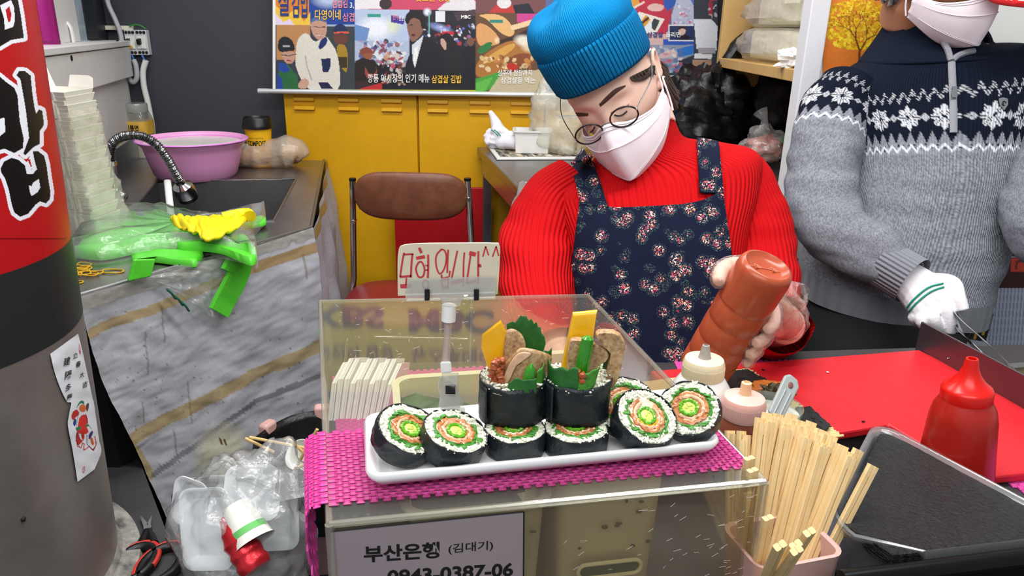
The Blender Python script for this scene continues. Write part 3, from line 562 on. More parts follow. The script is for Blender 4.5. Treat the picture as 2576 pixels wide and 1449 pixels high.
MB().slab([S0 + A3(0, 0, -.07), S0 + sd * -.03 + A3(0, 0, -.07), S0 + sd * -.03 + sn * .42 + A3(0, 0, -.07), S0 + sn * .42 + A3(0, 0, -.07)], (0, 0, .60)).build('side_panel', m_wood, sh, smooth=False, bevel=.002)
MB().slab([S0 + sn * .42 + A3(0, 0, z0), S1 + sn * .42 + A3(0, 0, z0), S1 + sn * .44 + A3(0, 0, z0), S0 + sn * .44 + A3(0, 0, z0)], (0, 0, -z0 + .53)).build('back_panel', m_wood, sh, smooth=False)
R = np.array([sd, sn, (0, 0, 1)]).T; m_pkg = mat('stacked_paper', '#dcd6c0', .7)
zc = S0[2] + .033
for k, (px, hh, lab) in enumerate(((1912, .105, 'bottom wrapped pack of cream boxes lying on the wooden shelf board'), (1908, .10, 'middle wrapped pack of cream boxes in the pile on the wooden shelf'), (1918, .10, 'topmost wrapped pack of cream boxes in the pile on the wooden shelf'))):
    L = np.linalg.norm(S1 - S0); cc_ = S0 + sd * (L * .47 + .01 * k) + sn * (.16 + .012 * k) + A3(0, 0, zc + hh / 2 - S0[2]); t = thing('wrapped_package', lab, 'package', cc_ - A3(0, 0, hh / 2), 'wrapped packs on the wooden shelf')
    MB().box(cc_ - sd * .03, (L * .45, .2, hh * .86), R).box(cc_ + sd * L * .28, (L * .16, .19, hh * .8), R).build('contents', m_pkg, t, smooth=False, bevel=.01)
    P = crumple((0, 0, 0), (L * .47, .155, hh * .66), 40 + k, .10, 48, 24, 1.5, fold=.12); P = np.sign(P) * np.abs(P) ** .8 * np.array([(L * .47) ** .2, .155 ** .2, (hh * .66) ** .2]); P[..., 2] = np.clip(P[..., 2], -hh * .495, hh * .5)
    MB().loft(P @ R.T + cc_, (False, False)).build('wrapper', m_bagmilky, t); zc += hh + .002
tp = S0 + sd * (L * .86) + sn * .03 + A3(0, 0, .033); MB().loft(crumple(tp + A3(0, 0, .02), (.045, .03, .028), 51, .6, fold=.3, flatten=tp[2] + .001), (False, False)).build('tissue', mat('tissue_paper', '#f2f2f0', .9), label='crumpled white tissue at the near end of the shelf board', cat='tissue')
# worktop under the bags, black bags, meat bag, tumbler, dark bins
wz = 1.08; wt = [atz(1700, 395, wz), atz(2030, 405, wz), atz(2030, 405, wz) + A3(.35, .05, 0), atz(1700, 395, wz) + A3(.6, .45, 0)]
for _q in wt: _q[0] = min(_q[0], 1.55); _q[1] = min(_q[1], 3.24)
tq = thing('side_cabinet', 'low dark grey cabinet under the shelf carrying the black bags', 'cabinet', np.mean(wt, 0) * A3(1, 1, 0) + A3(0, 0, FZ))
MB().slab([p - A3(0, 0, .03) for p in wt], (0, 0, .03)).build('top', mat('grey_laminate', '#5b5d63', .5), tq, smooth=False, bevel=.002)
MB().slab([lerp(p, np.mean(wt, 0), .04) * A3(1, 1, 0) + A3(0, 0, FZ) for p in wt], (0, 0, wz - .03 - FZ)).build('body', mat('grey_laminate_dark', '#66696f', .55), tq, smooth=False)
b1 = atz(1768, 392, wz) + A3(.05, .22, 0); MB().loft(crumple(b1 + A3(0, 0, .13), (.17, .15, .17), 61, .25, 64, 40, 1.0, fold=.2, flatten=wz + .002), (False, False)).tube(catmull([b1 + A3(.03, 0, .26), b1 + A3(.07, -.01, .33), b1 + A3(.11, 0, .39), b1 + A3(.14, -.02, .43)], 9), [.05, .035, .03, .03, .035, .03, .025, .02, .012], 10).build('black_bag', m_blackbag, label='knotted shiny black rubbish bag right behind the woman\'s shoulder', cat='bag')
b2 = atz(1900, 380, wz) + A3(.12, .25, 0); MB().loft(crumple(b2 + A3(0, 0, .16), (.24, .2, .2), 71, .16, 64, 40, .9, fold=.08, flatten=wz + .002), (False, False)).build('black_sack', mat('matte_black_film', '#0d0d10', .45, bump=(12, .4, .02)), label='large smooth black sack filling the space under the wooden shelf', cat='bag')
mg = atz(1915, 412, wz) + A3(.02, .05, 0); t = thing('meat_bag', 'knotted clear bag of pink meat beside the white tumbler', 'bag', mg)
MB().loft(crumple(mg + A3(0, 0, .045), (.06, .05, .045), 81, .3, flatten=wz + .003), (False, False)).build('meat', mat('raw_meat', '#c9766a', .5, var=(30, .8, '#e9c3b4')), t)
MB().loft(crumple(mg + A3(0, 0, .055), (.075, .065, .06), 82, .35, fold=.2, flatten=wz + .002), (False, False)).tube(catmull([mg + A3(-.01, 0, .1), mg + A3(-.012, 0, .14), mg + A3(-.03, 0, .17)], 7), [.035, .02, .014, .012, .016, .022, .026], 10, cap=False).build('film', m_bag, t)
gp = atz(1950, 395, wz) + A3(.05, .08, 0); MB().loft(crumple(gp + A3(0, 0, .03), (.05, .04, .03), 85, .4, flatten=wz + .002), (False, False)).build('green_packet', mat('green_film', '#2f9a5a', .4), label='small crumpled green packet behind the bag of pink meat', cat='packet')
tm = atz(1985, 398, wz) + A3(.04, .02, 0); t = thing('tumbler', 'white-lidded dark tumbler half hidden by the white post', 'tumbler', tm)
MB().lathe([(.026, 0), (.03, .07), (.032, .1)], tm).build('cup', mat('smoky_plastic', '#4d5254', .25), t); MB().lathe([(.035, .1), (.036, .118), (.03, .125), (.022, .14), (0, .142)], tm).build('lid', m_cream, t)
db = atz(1925, 470, .93); t = thing('dark_bin', 'dark grey plastic bin under the bag of pink meat', 'bin', db); tray(MB(), db + A3(.05, .05, -.045), [(-.012, 0), (0, .085), (.005, .085), (.005, .09), (-.002, .09), (-.012, .004)], .11, .07, .02, cap=(True, True)).build('bin_body', mat('charcoal_plastic', '#3a3a3f', .45), t)
db = atz(1930, 530, .83); t = thing('drawer_unit', 'dark plastic drawer box below the dark grey bin', 'drawer', db - A3(0, 0, .1)); MB().box(db + A3(.06, .05, .0), (.24, .16, .06)).build('drawer_front', MATS['charcoal_plastic'], t, smooth=False, bevel=.006); MB().box(db + A3(.06, .06, -.07), (.26, .16, .07)).build('case', mat('slate_plastic', '#55575c', .5), t, smooth=False, bevel=.004)

# ================================================================== POSTERS ON THE RIGHT PARTITION
def poster(name, lab, x0, y0, x1, y1, step, base, draw, Y=RY - .004, frame=True):
    cv = Canvas(x0, y0, x1, y1, step, base); draw(cv); cv.grain(.06); t = thing(name, lab, 'poster', aty((x0 + x1) / 2, y1, Y))
    MB().grid(cv.points(lambda x, y: aty(x, y, Y)), col=cv.c).build('print', m_paint, t, smooth=False); return t
def tree(cv):
    k = np.clip((cv.Y + 60) / 260, 0, 1)[..., None]; cv.c[:] = np.array(lin('#e88a3a')) * (1 - k) + np.array(lin('#d9762a')) * k
    for i in range(900):
        a = RNG.uniform(0, 2 * PI); r = RNG.uniform(0, 1) ** .5; x, y = 2160 + 104 * r * cos(a), 62 + 62 * r * sin(a); cv.ell(x, y, RNG.uniform(2, 5), RNG.uniform(2, 5), ['#e9c21c', '#f3d83a', '#d8a816', '#c98f1a'][i % 4])
    cv.ell(2160, 66, 70, 40, '#b8801e', .35, 0, .9)
    def br(x, y, a, l, w):
        if l < 7: return
        x2, y2 = x + l * cos(a), y - l * sin(a); cv.line([(x, y), (x2, y2)], w, '#6a3e16'); br(x2, y2, a + RNG.uniform(.25, .6), l * .74, w * .7); br(x2, y2, a - RNG.uniform(.25, .6), l * .74, w * .7)
    br(2162, 176, 1.55, 46, 6)
poster('tree_poster', 'orange poster with a yellow autumn tree beside the white post', 2070, -70, 2330, 200, 2.0, '#e07f32', tree)
def people(cv):
    cv.rect(2400, 560, 2800, 1000, '#b9bfcc'); cv.poly([(2470, 480), (2520, 480), (2480, 640), (2440, 640)], '#c9cfdf'); cv.poly([(2500, 520), (2512, 520), (2494, 600), (2482, 600)], '#8a8f98')
    cv.blob([(2484, 612), (2500, 590), (2530, 585), (2576, 600), (2620, 600), (2620, 648), (2520, 644), (2486, 628)], '#1b2436'); cv.blob([(2530, 590), (2540, 568), (2576, 585), (2600, 600), (2576, 616), (2548, 614)], '#86b043'); cv.speck(2490, 596, 2580, 640, ['#27364a', '#101826', '#3a5a3e'], 30, 3, 8)
    cv.poly([(2462, 640), (2496, 636), (2500, 720), (2480, 780), (2440, 770), (2446, 700)], '#8a4c4a'); cv.poly([(2470, 720), (2510, 716), (2490, 770), (2440, 790)], '#a5695c')
    cv.poly([(2500, 724), (2640, 724), (2640, 960), (2480, 960)], '#aeb6c8')
    for x in range(2500, 2640, 9): cv.line([(x, 724), (x - 14, 880)], 3, '#7f889e')
    cv.poly([(2494, 648), (2640, 646), (2640, 724), (2500, 724), (2488, 690)], '#3a1512'); cv.poly([(2498, 652), (2640, 650), (2640, 664), (2500, 668)], '#6a3a34'); cv.poly([(2545, 650), (2640, 650), (2640, 684), (2542, 684)], '#c8402c'); cv.line([(2496, 650), (2489, 686), (2502, 722)], 3, '#b9b4b0')
    cv.line([(2556, 676), (2558, 658), (2576, 656)], 5, '#5a2a26')
    cv.poly([(2430, 760), (2490, 768), (2500, 790), (2480, 860), (2410, 850)], '#1a1a22')
    for (x, y) in ((2444, 776), (2468, 784), (2482, 790)): cv.line([(x, y), (x - 9, y + 50)], 7, '#c79a2e')
    cv.ell(2452, 798, 11, 17, '#c79a2e', 1, .25); cv.ell(2452, 798, 5, 10, '#1a1a22', 1, .25); cv.line([(2428, 828), (2456, 836), (2452, 852)], 6, '#c79a2e')
poster('drink_poster', 'printed poster with grapes, a dark can and gold lettering beside the man\'s hip', 2405, 470, 2680, 900, 1.8, '#c3c8d4', people)
# ================================================================== STEEL COLUMN AT THE LEFT
PZ = .45
_pe = [atz(470, 1480, PZ), atz(440, 1395, PZ), atz(352, 1160, PZ), atz(300, 1060, PZ)]
MB().slab([A3(-1.5, .75, FZ), A3(_pe[0][0], .75, FZ)] + [p * A3(1, 1, 0) + A3(0, 0, FZ) for p in _pe] + [A3(-1.5, 1.75, FZ)], (0, 0, PZ - FZ)).build('low_platform', mat('dark_steel_plate', '#3b3a3c', .5, bump=(14, .15), var=(6, .6, '#4c4b4c')), smooth=False, label='low dark platform that the steel column and the scissors stand on', cat='platform')
CO = A3(-1.056, 1.129, PZ); CRAD = .28; CAX = unit(A3(.034, .0, 1.08))
def col_hit(px, py, off=.0012):
    for k in range(200):
        d = ray(px - k * .8, py); o = CAM - CO; dp = d - CAX * np.dot(d, CAX); op = o - CAX * np.dot(o, CAX)
        a, b, c_ = dp @ dp, 2 * dp @ op, op @ op - (CRAD + off) ** 2; D = b * b - 4 * a * c_
        if D >= 0: return CAM + d * ((-b - math.sqrt(D)) / (2 * a))
    return None
def col_z(px, py): return np.dot(col_hit(px, py) - CO, CAX)
zr, zk = col_z(80, 664), col_z(130, 868)
CM = rotmat(CAX); ct = thing('steel_column', 'round steel column with red wrap and big black brush letters, left edge', 'column', CO)
MB().lathe([(CRAD, 0), (CRAD, zk)], CO, CM, 96).build('steel_shell', mat('column_steel', '#9a918b', .42, .6, bump=(5, .1, .02), var=[(3, .6, '#6b6464'), (40, .15, '#a09a94')]), ct)
MB().lathe([(CRAD + .0006, zk), (CRAD + .0006, zr)], CO, CM, 96).build('black_band', mat('black_wrap', '#26292a', .42, bump=(50, .05)), ct)
m_colred = mat('red_wrap', '#b81218', .4, bump=(30, .03)); m_colpaint = mat('red_wrap_print', '#ffffff', .4, paint=True)
MB().lathe([(CRAD + .0006, zr), (CRAD + .0006, 1.6)], CO, CM, 96).build('red_band', m_colred, ct)
MB().lathe([(CRAD - .01, .0), (CRAD + .045, 0), (CRAD + .04, .022), (CRAD + .008, .03), (CRAD, .045)], CO, CM, 96).build('base_ring', mat('grubby_sealant', '#a5a29a', .7, var=(18, .9, '#3c3a38'), bump=(40, .3)), ct)
cv = Canvas(-70, -60, 168, 600, 1.4, '#b81218'); z1 = lambda P: [(x / 3.6225, y / 3.6225) for x, y in P]; z2 = lambda P: [(x / 4.14, 380 + y / 4.14) for x, y in P]
BK = '#0c0b0c'; WT = '#eef1fa'
blk = [z1([(-250, -250), (150, -250), (165, 0), (190, 140), (218, 345), (100, 365), (0, 425), (-250, 500)]),
       z1([(-250, 690), (-60, 660), (0, 700), (60, 750), (130, 800), (160, 870), (180, 1100), (215, 1260), (210, 1350), (130, 1395), (40, 1355), (-40, 1380), (-250, 1420)]),
       z1([(150, 685), (175, 645), (230, 650), (280, 690), (295, 850), (315, 980), (330, 1035), (355, 995), (385, 1010), (400, 1120), (395, 1150), (365, 1190), (365, 1310), (300, 1345), (230, 1415), (212, 1400), (265, 1255), (235, 1000), (200, 800), (185, 720)]),
       z2([(5, 180), (40, 110), (120, 70), (190, 90), (260, 150), (280, 240), (340, 240), (385, 190), (350, 60), (345, 0), (395, 0), (460, 50), (485, 150), (500, 270), (525, 420), (520, 500), (480, 545), (415, 525), (370, 560), (320, 620), (290, 655), (210, 685), (150, 640), (125, 570), (90, 400), (50, 280), (15, 230)])]
for P in blk: cv.poly(P, WT); cv.line(P + P[:1], 19, WT)
for P in blk: cv.poly(P, BK)
cv.poly(z1([(0, 50), (100, 0), (130, 70), (135, 190), (120, 245), (45, 270), (35, 160)]), WT); cv.poly(z1([(50, 90), (85, 55), (105, 130), (95, 195), (75, 205)]), '#b81218')
cv.poly(z1([(-20, 1090), (40, 1070), (50, 1200), (0, 1240), (-20, 1240)]), WT); cv.poly(z2([(300, 360), (330, 365), (345, 330), (405, 290), (420, 380), (390, 430), (330, 468), (315, 440)]), WT); cv.poly(z2([(280, 120), (310, 60), (345, 170), (300, 215)]), WT); cv.poly(z2([(290, 95), (310, 80), (332, 160), (322, 168)]), '#b81218')
mb = MB(); ys = cv.y; P = []; keep = []
for y in cv.y: P.append([col_hit(x, y, .0016) for x in cv.x])
xe = [next((x for x in cv.x[::-1] if True), 0)]
mb.grid(np.array(P), col=cv.c); mb.build('lettering', m_colpaint, ct)
# dangling ring of bolt marks on the column
for px, py in ((58, 1306),):
    q = col_hit(px, py, .0); MB().ball(q, .0045, 8, 6).build('drill_hole', m_dark, ct)
def slip(name, lab, L, Rr, draw, n=60, m=160):
    L = catmull(L, m); Rr = catmull(Rr, m); X = np.array([[lerp(L[i], Rr[i], j / (n - 1)) for j in range(n)] for i in range(m)])
    cvv = Canvas(0, 0, 1, 1, 1, '#e9ecf0'); cvv.X, cvv.Y = X[..., 0], X[..., 1]; cvv.c = np.ones(X.shape[:2] + (3,)) * np.array(lin('#e6e9ee')); draw(cvv)
    off = .003 if 'picture' in name else .002
    P = np.array([[col_hit(*X[i, j], off + .0012 * nz((X[i, j][0], X[i, j][1], 0), .03)) for j in range(n)] for i in range(m)])
    t = thing(name, lab, 'paper', P.reshape(-1, 3).mean(0)); MB().grid(P, col=cvv.c).build('sheet', m_paintmatte, t); return t
z4 = lambda *P: [(100 + x / 3.6225, 830 + y / 3.6225) for x, y in P]
s1 = slip('text_slip', 'white paper slip with black brush lettering stuck on the steel column', z4((95, 218), (140, 400), (200, 560), (250, 660)), z4((350, 34), (400, 240), (445, 450), (492, 670)), lambda k: [k.ell(100 + 362 / 3.6, 830 + 175 / 3.6, 3, 15, '#d98a94', .7, -.1), k.ell(100 + 362 / 3.6, 830 + 200 / 3.6, 2, 5, '#b03a4a', .8)])
for s, x, y, w in (('建', 250, 285, 76), ('陽', 262, 410, 76), ('多', 262, 522, 66), ('慶', 272, 612, 62), ('立', 326, 232, 52), ('春', 352, 310, 56), ('大', 386, 408, 52), ('吉', 414, 496, 56)):
    cu = bpy.data.curves.new('t', 'FONT'); cu.body = s; cu.offset = .012; cu.resolution_u = 2; to = bpy.data.objects.new('t', cu); COL.objects.link(to); dg = bpy.context.evaluated_depsgraph_get(); me = bpy.data.meshes.new_from_object(to.evaluated_get(dg)); bpy.data.objects.remove(to)
    V = np.array([v.co[:] for v in me.vertices]); F = [tuple(p.vertices) for p in me.polygons]; bpy.data.meshes.remove(me); lo, hi = V.min(0), V.max(0); q = (V - lo) / np.maximum(hi - lo, 1e-6) - .5
    MB().add([col_hit(100 + (x + w * .8 * (u[0] + u[1] * .12)) / 3.6225, 830 + (y - w * u[1] - w * .25 * u[0]) / 3.6225, .0036) for u in q], F).build('brush_character', m_black_print, s1, smooth=False)
def pic(k):
    z = lambda *P: z4(*P); k.blob(z((330, 720), (360, 650), (400, 640), (410, 690), (380, 660), (345, 700)), '#1f7a5a'); k.blob(z((350, 720), (380, 670), (420, 690), (420, 740), (385, 755)), '#d9703a'); k.blob(z((415, 690), (445, 655), (450, 700), (430, 760)), '#5a3a3a'); k.blob(z((300, 740), (345, 720), (365, 770), (330, 790), (310, 830), (285, 800)), '#c8302c'); k.blob(z((360, 790), (420, 760), (445, 830), (420, 880), (455, 930), (400, 960), (330, 930), (350, 860)), '#d3302a')
    k.blob(z((330, 890), (370, 870), (380, 905), (335, 920)), '#2a7a58'); k.blob(z((415, 855), (460, 870), (420, 890)), '#2a7a58'); k.ell(*z((318, 845))[0], 4, 5, '#e8d018'); k.blob(z((300, 850), (320, 800), (340, 830), (318, 890)), '#2a3a8a'); k.blob(z((330, 940), (350, 920), (365, 990), (395, 1010), (370, 960), (400, 915), (415, 990), (340, 1070), (328, 1000)), '#b8302c'); k.blob(z((440, 960), (480, 910), (490, 940), (450, 1010)), '#3a2f7a'); k.blob(z((455, 985), (480, 975), (500, 1050), (470, 1050)), '#d86a32')
    k.line(z((335, 1000), (345, 1060), (375, 1075), (390, 1030), (405, 1040), (400, 1095), (430, 1080), (450, 1060), (490, 1100), (515, 1040), (500, 970)), 2.6, '#c0282c'); k.line(z((340, 940), (330, 1010), (360, 1060)), 1.6, '#22202a'); k.line(z((430, 960), (430, 1040), (480, 1095), (505, 1060)), 1.6, '#22202a'); k.line(z((350, 770), (330, 900), (350, 950)), 1.2, '#22202a'); k.line(z((420, 760), (440, 860), (470, 900)), 1.2, '#22202a'); k.ell(*z((400, 1275))[0], 3.4, 9, '#c86a74', .9, .15); k.ell(*z((400, 1275))[0], 1.4, 5, '#e9e4e6', .7, .15)
slip('picture_slip', 'torn white paper slip with a small red painted dancer, on the steel column', z4((292, 645), (262, 800), (258, 880), (300, 1100), (345, 1385)), z4((490, 640), (520, 850), (540, 1000), (560, 1110), (572, 1180)) [:4] + z4((500, 1270)), pic, 60, 200)

# ================================================================== SCISSORS ON THE PLATFORM
sc = atz(372, 1332, PZ + .008); st = thing('scissors', 'kitchen scissors with black and red handles lying on the dark platform', 'scissors', sc - A3(0, 0, .008)); m_redrub = mat('red_rubber', '#c8352a', .5)
tipA, tipB = atz(354, 1300, PZ + .008), atz(384, 1298, PZ + .008)
for tip, s in ((tipA, 1), (tipB, -1)):
    d = unit(tip - sc); w = A3(-d[1], d[0], 0) * .008; MB().slab([sc - d * .02 + w, sc - d * .02 - w, tip - w * .15 * s, tip + w * .2], (0, 0, .003)).build('blade', m_chrome, st, smooth=False)
for px, s in ((335, -1), (405, 1)):
    c0 = atz(px, 1420, PZ + .01); P = [sc, lerp(sc, c0, .35) + A3(.002 * s, 0, 0)]; MB().tube([sc - (0, 0, .002), lerp(sc, c0, .45)], [.009, .011], 10).build('shank', m_black, st)
    ring = [c0 + A3(.036 * cos(a), .055 * sin(a), 0) for a in np.linspace(0, 2 * PI, 28)[:-1]]; MB().tube(ring, .0105, 10, closed=True).build('handle_loop', m_black, st); MB().tube([c + A3(.008 * cos(a), .01 * sin(a), .003) for c, a in zip(ring[:20], np.linspace(0, 2 * PI, 28)[:20] - .6)], .006, 8).build('red_grip', m_redrub, st)
MB().cyl(sc + A3(0, 0, .002), sc + A3(0, 0, .007), .008, n=14).build('pivot', m_chrome, st)

# ================================================================== SINK COUNTER WITH TARP SKIRT
KZ = .92
lf, rf, rb_, lb = atz(196, 748, KZ), atz(782, 575, KZ), atz(816, 399, KZ), atz(265, 405, KZ)
rb_[1] = min(rb_[1], WY - .02); lb = PA * A3(1, 1, 0) + pn * .03 + A3(0, -.02, KZ); lfb = lf + unit(lb - rb_) * .35
Bs = [atz(p, q, KZ) for p, q in ((395, 459), (745, 452), (688, 558), (305, 566))]
sk = thing('sink_counter', 'stainless sink counter at the left with a basin and gooseneck faucet behind it', 'sink', np.mean([lf, rf, rb_, lb], 0) * A3(1, 1, 0) + A3(0, 0, FZ)); dn = A3(0, 0, -.02)
outer = [lfb, lf, rf, rb_, lb]
mb = MB()   # deck strips round the basin
for Q in ([Bs[3], Bs[2], rf, lf], [Bs[2], Bs[1], rb_, rf], [Bs[1], Bs[0], lb, rb_], [Bs[0], Bs[3], lf, lfb, lb]): mb.slab([p + dn for p in Q], -dn)
mb.build('deck', m_steeldark, sk, smooth=False)
mb = MB(); dv = A3(0, 0, -.19); ins = [lerp(p, np.mean(Bs, 0), .07) + dv for p in Bs]
mb.add(np.vstack([Bs, ins]), [(i, (i + 1) % 4, (i + 1) % 4 + 4, i + 4) for i in range(4)] + [(4, 5, 6, 7)]); mb.build('basin', mat('basin_steel', '#67686a', .42, .9, var=(9, .5, '#4f4f52'), bump=(40, .06)), sk, smooth=False)
mb = MB()
rim = [p + A3(0, 0, .003) for p in (Bs[3], Bs[2], Bs[1], Bs[0])]; mb.tube(rim, .004, 8, closed=True); mb.build('basin_rim', m_steel, sk)
MB().tube([lf + A3(0, 0, .002), rf + A3(0, 0, .002)], .007, 8).tube([rf + A3(0, 0, .002), rb_ + A3(0, 0, .002)], .006, 8).build('edge_bead', m_steel, sk)
MB().slab([lerp(p, np.mean(outer, 0), .06) * A3(1, 1, 0) + A3(0, 0, FZ) for p in outer], (0, 0, .52)).build('base', m_dark, sk, smooth=False)
# splash strip against the partition
sp0, sp1 = atplane(270, 452, PA + pn * .03, pn), atplane(395, 415, PA + pn * .03, pn)
MB().slab([lb + pn * .004, lb + pd * 1.3 + pn * .004, lb + pd * 1.3, lb], (0, 0, .10)).build('splashback', m_steeldark, sk, smooth=False)
# tarp skirt
TN = unit(np.cross(rf - lf, (0, 0, 1))); TN = TN if TN[1] < 0 else -TN; TP = lf + TN * .012
tp_ = thing('tarpaulin', 'dirty grey tarpaulin skirt with yellow stripes taped round the sink counter', 'tarp', lerp(lf, rf, .5) * A3(1, 1, 0) + A3(0, 0, .4))
m_tarp = mat('tarp_cloth', '#ffffff', .62, paint=True, bump=(70, .12, .003)); nx, ny = 210, 190
topc = catmull([(196, 748), (340, 706), (480, 668), (640, 620), (788, 572)], nx); botc = catmull([(446, 1392), (520, 1400), (640, 1390), (760, 1370), (860, 1330)], nx); lft = catmull([(196, 748), (222, 850), (262, 972), (300, 1060), (345, 1150), (400, 1280), (446, 1392)], ny); rgt = catmull([(788, 572), (800, 700), (815, 900), (835, 1100), (860, 1330)], ny)
X = np.zeros((ny, nx, 2))
for i in range(ny):
    v = i / (ny - 1)
    for j in range(nx):
        u = j / (nx - 1); X[i, j] = (1 - v) * topc[j] + v * botc[j] + (1 - u) * lft[i] + u * rgt[i] - ((1 - u) * (1 - v) * topc[0] + u * (1 - v) * topc[-1] + (1 - u) * v * botc[0] + u * v * botc[-1])
k = Canvas(0, 0, 1, 1, 1, '#9a9a9e'); k.X, k.Y = X[..., 0], X[..., 1]; k.c = np.ones((ny, nx, 3)) * np.array(lin('#babbc2'))
k.line([(205, 850), (300, 808), (460, 748), (640, 672), (800, 618)], 24, '#b49a66', .85); k.line([(310, 1110), (400, 1062), (520, 1002), (640, 940), (720, 912), (840, 850)], 30, '#b09966', .85); k.line([(335, 1130), (370, 1190)], 26, '#b39b60', .8); k.line([(380, 1192), (450, 1140), (540, 1075), (640, 1010), (720, 980), (840, 930)], 12, '#76777c', .9)
k.line([(640, 672), (800, 618)], 26, '#8a6a3a', .45)
for px, y0, y1 in ((362, 835, 940), (470, 960, 1060), (434, 1080, 1150), (352, 1010, 1060), (405, 770, 860), (760, 640, 700)): k.line([(px, y0), (px + 6, y1)], 5, '#7a684c', .5)
k.speck(240, 780, 800, 1200, ['#6c655c', '#7c7060', '#5a5550'], 150, .8, 2.4); k.ell(545, 1140, 75, 95, '#cfcdb6', 1, .6, .5); k.ell(550, 1130, 40, 80, '#d6d4be', .9, .6, .4); k.line([(545, 1100), (550, 1114)], 5, '#6a4a22'); k.line([(558, 1104), (562, 1116)], 5, '#6a4a22'); k.c *= (1 + .10 * RNG.normal(0, 1, (ny, nx, 1)) * .35)
P = np.zeros((ny, nx, 3))
for i in range(ny):
    for j in range(nx):
        v = i / (ny - 1); x, y = X[i, j]; b = atplane(x, y, TP, TN); am = min(1, v * 5 + .04)
        w = .016 * am * nz((x, y * .35, 0), .009, 2) + .006 * am * nz((x, y, 0), .022, 5) + .0016 * nz((x * .8 + y, y, 0), .05, 9) * am + .03 * v * v
        P[i, j] = b + TN * w
MB().grid(P, col=np.clip(k.c, 0, 1)).build('front_sheet', m_tarp, tp_, angle=0)
# end sheet round the right-hand end of the counter
EN = unit(np.cross(rb_ - rf, (0, 0, 1))); EN = EN if EN[0] > 0 else -EN; nx2 = 70; P = np.zeros((ny, nx2, 3)); C2 = np.zeros((ny, nx2, 3))
for i in range(ny):
    v = i / (ny - 1)
    for j in range(nx2):
        u = j / (nx2 - 1); b = lerp(rf + TN * .012, rb_, u) + A3(0, 0, .006 - v * .62); w = .012 + .05 * v * (.6 + .4 * sin(u * 9)) + .022 * sin(u * 21 + 1.5 * v) * min(1, v * 3) + .01 * nz((u * 6, v * 5, 0), 1, 3); P[i, j] = b + EN * w * min(1, u * 5 + .1)
        s = abs((v - .04) - .02 * sin(u * 5)) < .03; C2[i, j] = lin('#a98a52') if s else lin('#b3b3ba')
C2 *= (1 + .06 * RNG.normal(0, 1, (ny, nx2, 1)))
MB().grid(P, col=np.clip(C2, 0, 1)).build('end_sheet', m_tarp, tp_, angle=0)
mb = MB(); pts = []   # taped plastic fold along the counter edge
fo = np.array([[lerp(lf, rf, s) + A3(0, 0, .006) + TN * (.016 + .006 * nz((s * 20, k_, 0), 1)) + A3(0, 0, -.032 * k_ / 5 + .004 * nz((s * 30, k_, 4), 1)) for s in np.linspace(.0, 1, 90)] for k_ in range(6)])
mb.grid(fo).build('edge_tape', film('clear_tape', '#f4f2ea', .22, .6, .15, (60, .6), '#dedbd0'), tp_, angle=0)
# gooseneck faucet
fb = atz(292, 520, KZ); fa = thing('gooseneck_faucet', 'chrome faucet with flexible ribbed gooseneck arching over the sink', 'faucet', fb)
ft = fb[1]; fp = lambda x, y, dy=0: aty(x, y, ft + dy)
riser = [fb, fp(284, 462), fp(276, 405)]; MB().cyl(fb, fp(288, 478), .021, .017).build('valve_body', m_chrome, fa); MB().cyl(fp(288, 478), fp(279, 412), .0145).build('riser', m_chrome, fa)
for y in (478, 412): MB().cyl(fp(288 if y > 450 else 279, y) - (0, 0, .006), fp(288 if y > 450 else 279, y) + A3(0, 0, .008), .018, n=6).build('nut', m_chrome, fa, smooth=False)
MB().cyl(fp(292, 490), fp(302, 492, -.04), .014).ball(fp(306, 494, -.05), .019).build('tap_knob', m_chrome, fa)
hose = catmull([fp(279, 408), fp(277, 385), fp(283, 362), fp(305, 345), fp(335, 340), fp(366, 346, .02), fp(395, 366, .04), fp(420, 398, .06), fp(438, 430, .08), fp(450, 452, .1)], 260)
rr = .0135 + .0022 * np.sin(np.arange(260) * 1.35); MB().tube(hose, rr, 14).build('flexible_hose', mat('ribbed_chrome', '#8e8e90', .22, 1), fa)
hd = hose[-1]; hdir = unit(hose[-1] - hose[-6]); HM = rotmat(hdir); MB().lathe([(.012, -.004), (.016, .004), (.016, .016), (.032, .028), (.036, .052), (.035, .07)], hd, HM).build('spray_head', m_chrome, fa); MB().lathe([(0, .066), (.033, .068), (.034, .084), (.028, .088), (0, .086)], hd, HM).build('spray_face', m_black, fa)
# pink basin
pb = atz(460, 440, KZ) + A3(0, .03, 0); pb = atz(452, 462, KZ) + A3(0, .16, 0); t = thing('washing_bowl', 'big translucent pink plastic basin of soapy water on the sink counter', 'bowl', pb)
hgt = aty(450, 345, pb[1])[2] - KZ - .01; rb2 = (aty(578, 345, pb[1])[0] - aty(316, 345, pb[1])[0]) / 2
MB().lathe([(0, .0), (rb2 * .70, 0), (rb2 * .755, .014), (rb2 * .82, hgt * .4), (rb2 * .88, hgt * .75), (rb2 * .90, hgt * .86), (rb2 * .99, hgt), (rb2, hgt + .004), (rb2 * .98, hgt + .008), (rb2 * .9, hgt * .93), (rb2 * .86, hgt * .75), (rb2 * .72, .02), (0, .008)], pb, n=64).build('bowl_body', mat('pink_plastic', '#f0a6da', .32), t)
MB().lathe([(rb2 * .9, hgt * .885), (rb2 * .99, hgt + .001), (rb2 * 1.015, hgt + .004), (rb2 * 1.0, hgt + .007), (rb2 * .91, hgt * .95)], pb, n=64, cap=False).build('rim', mat('magenta_plastic', '#d983df', .3), t)
MB().lathe([(0, hgt * .92), (rb2 * .895, hgt * .925)], pb, n=48, cap=False).build('soapy_water', mat('soapy_water', '#d6dccb', .25, bump=(25, .4), var=(12, .6, '#f0f2ee')), t)
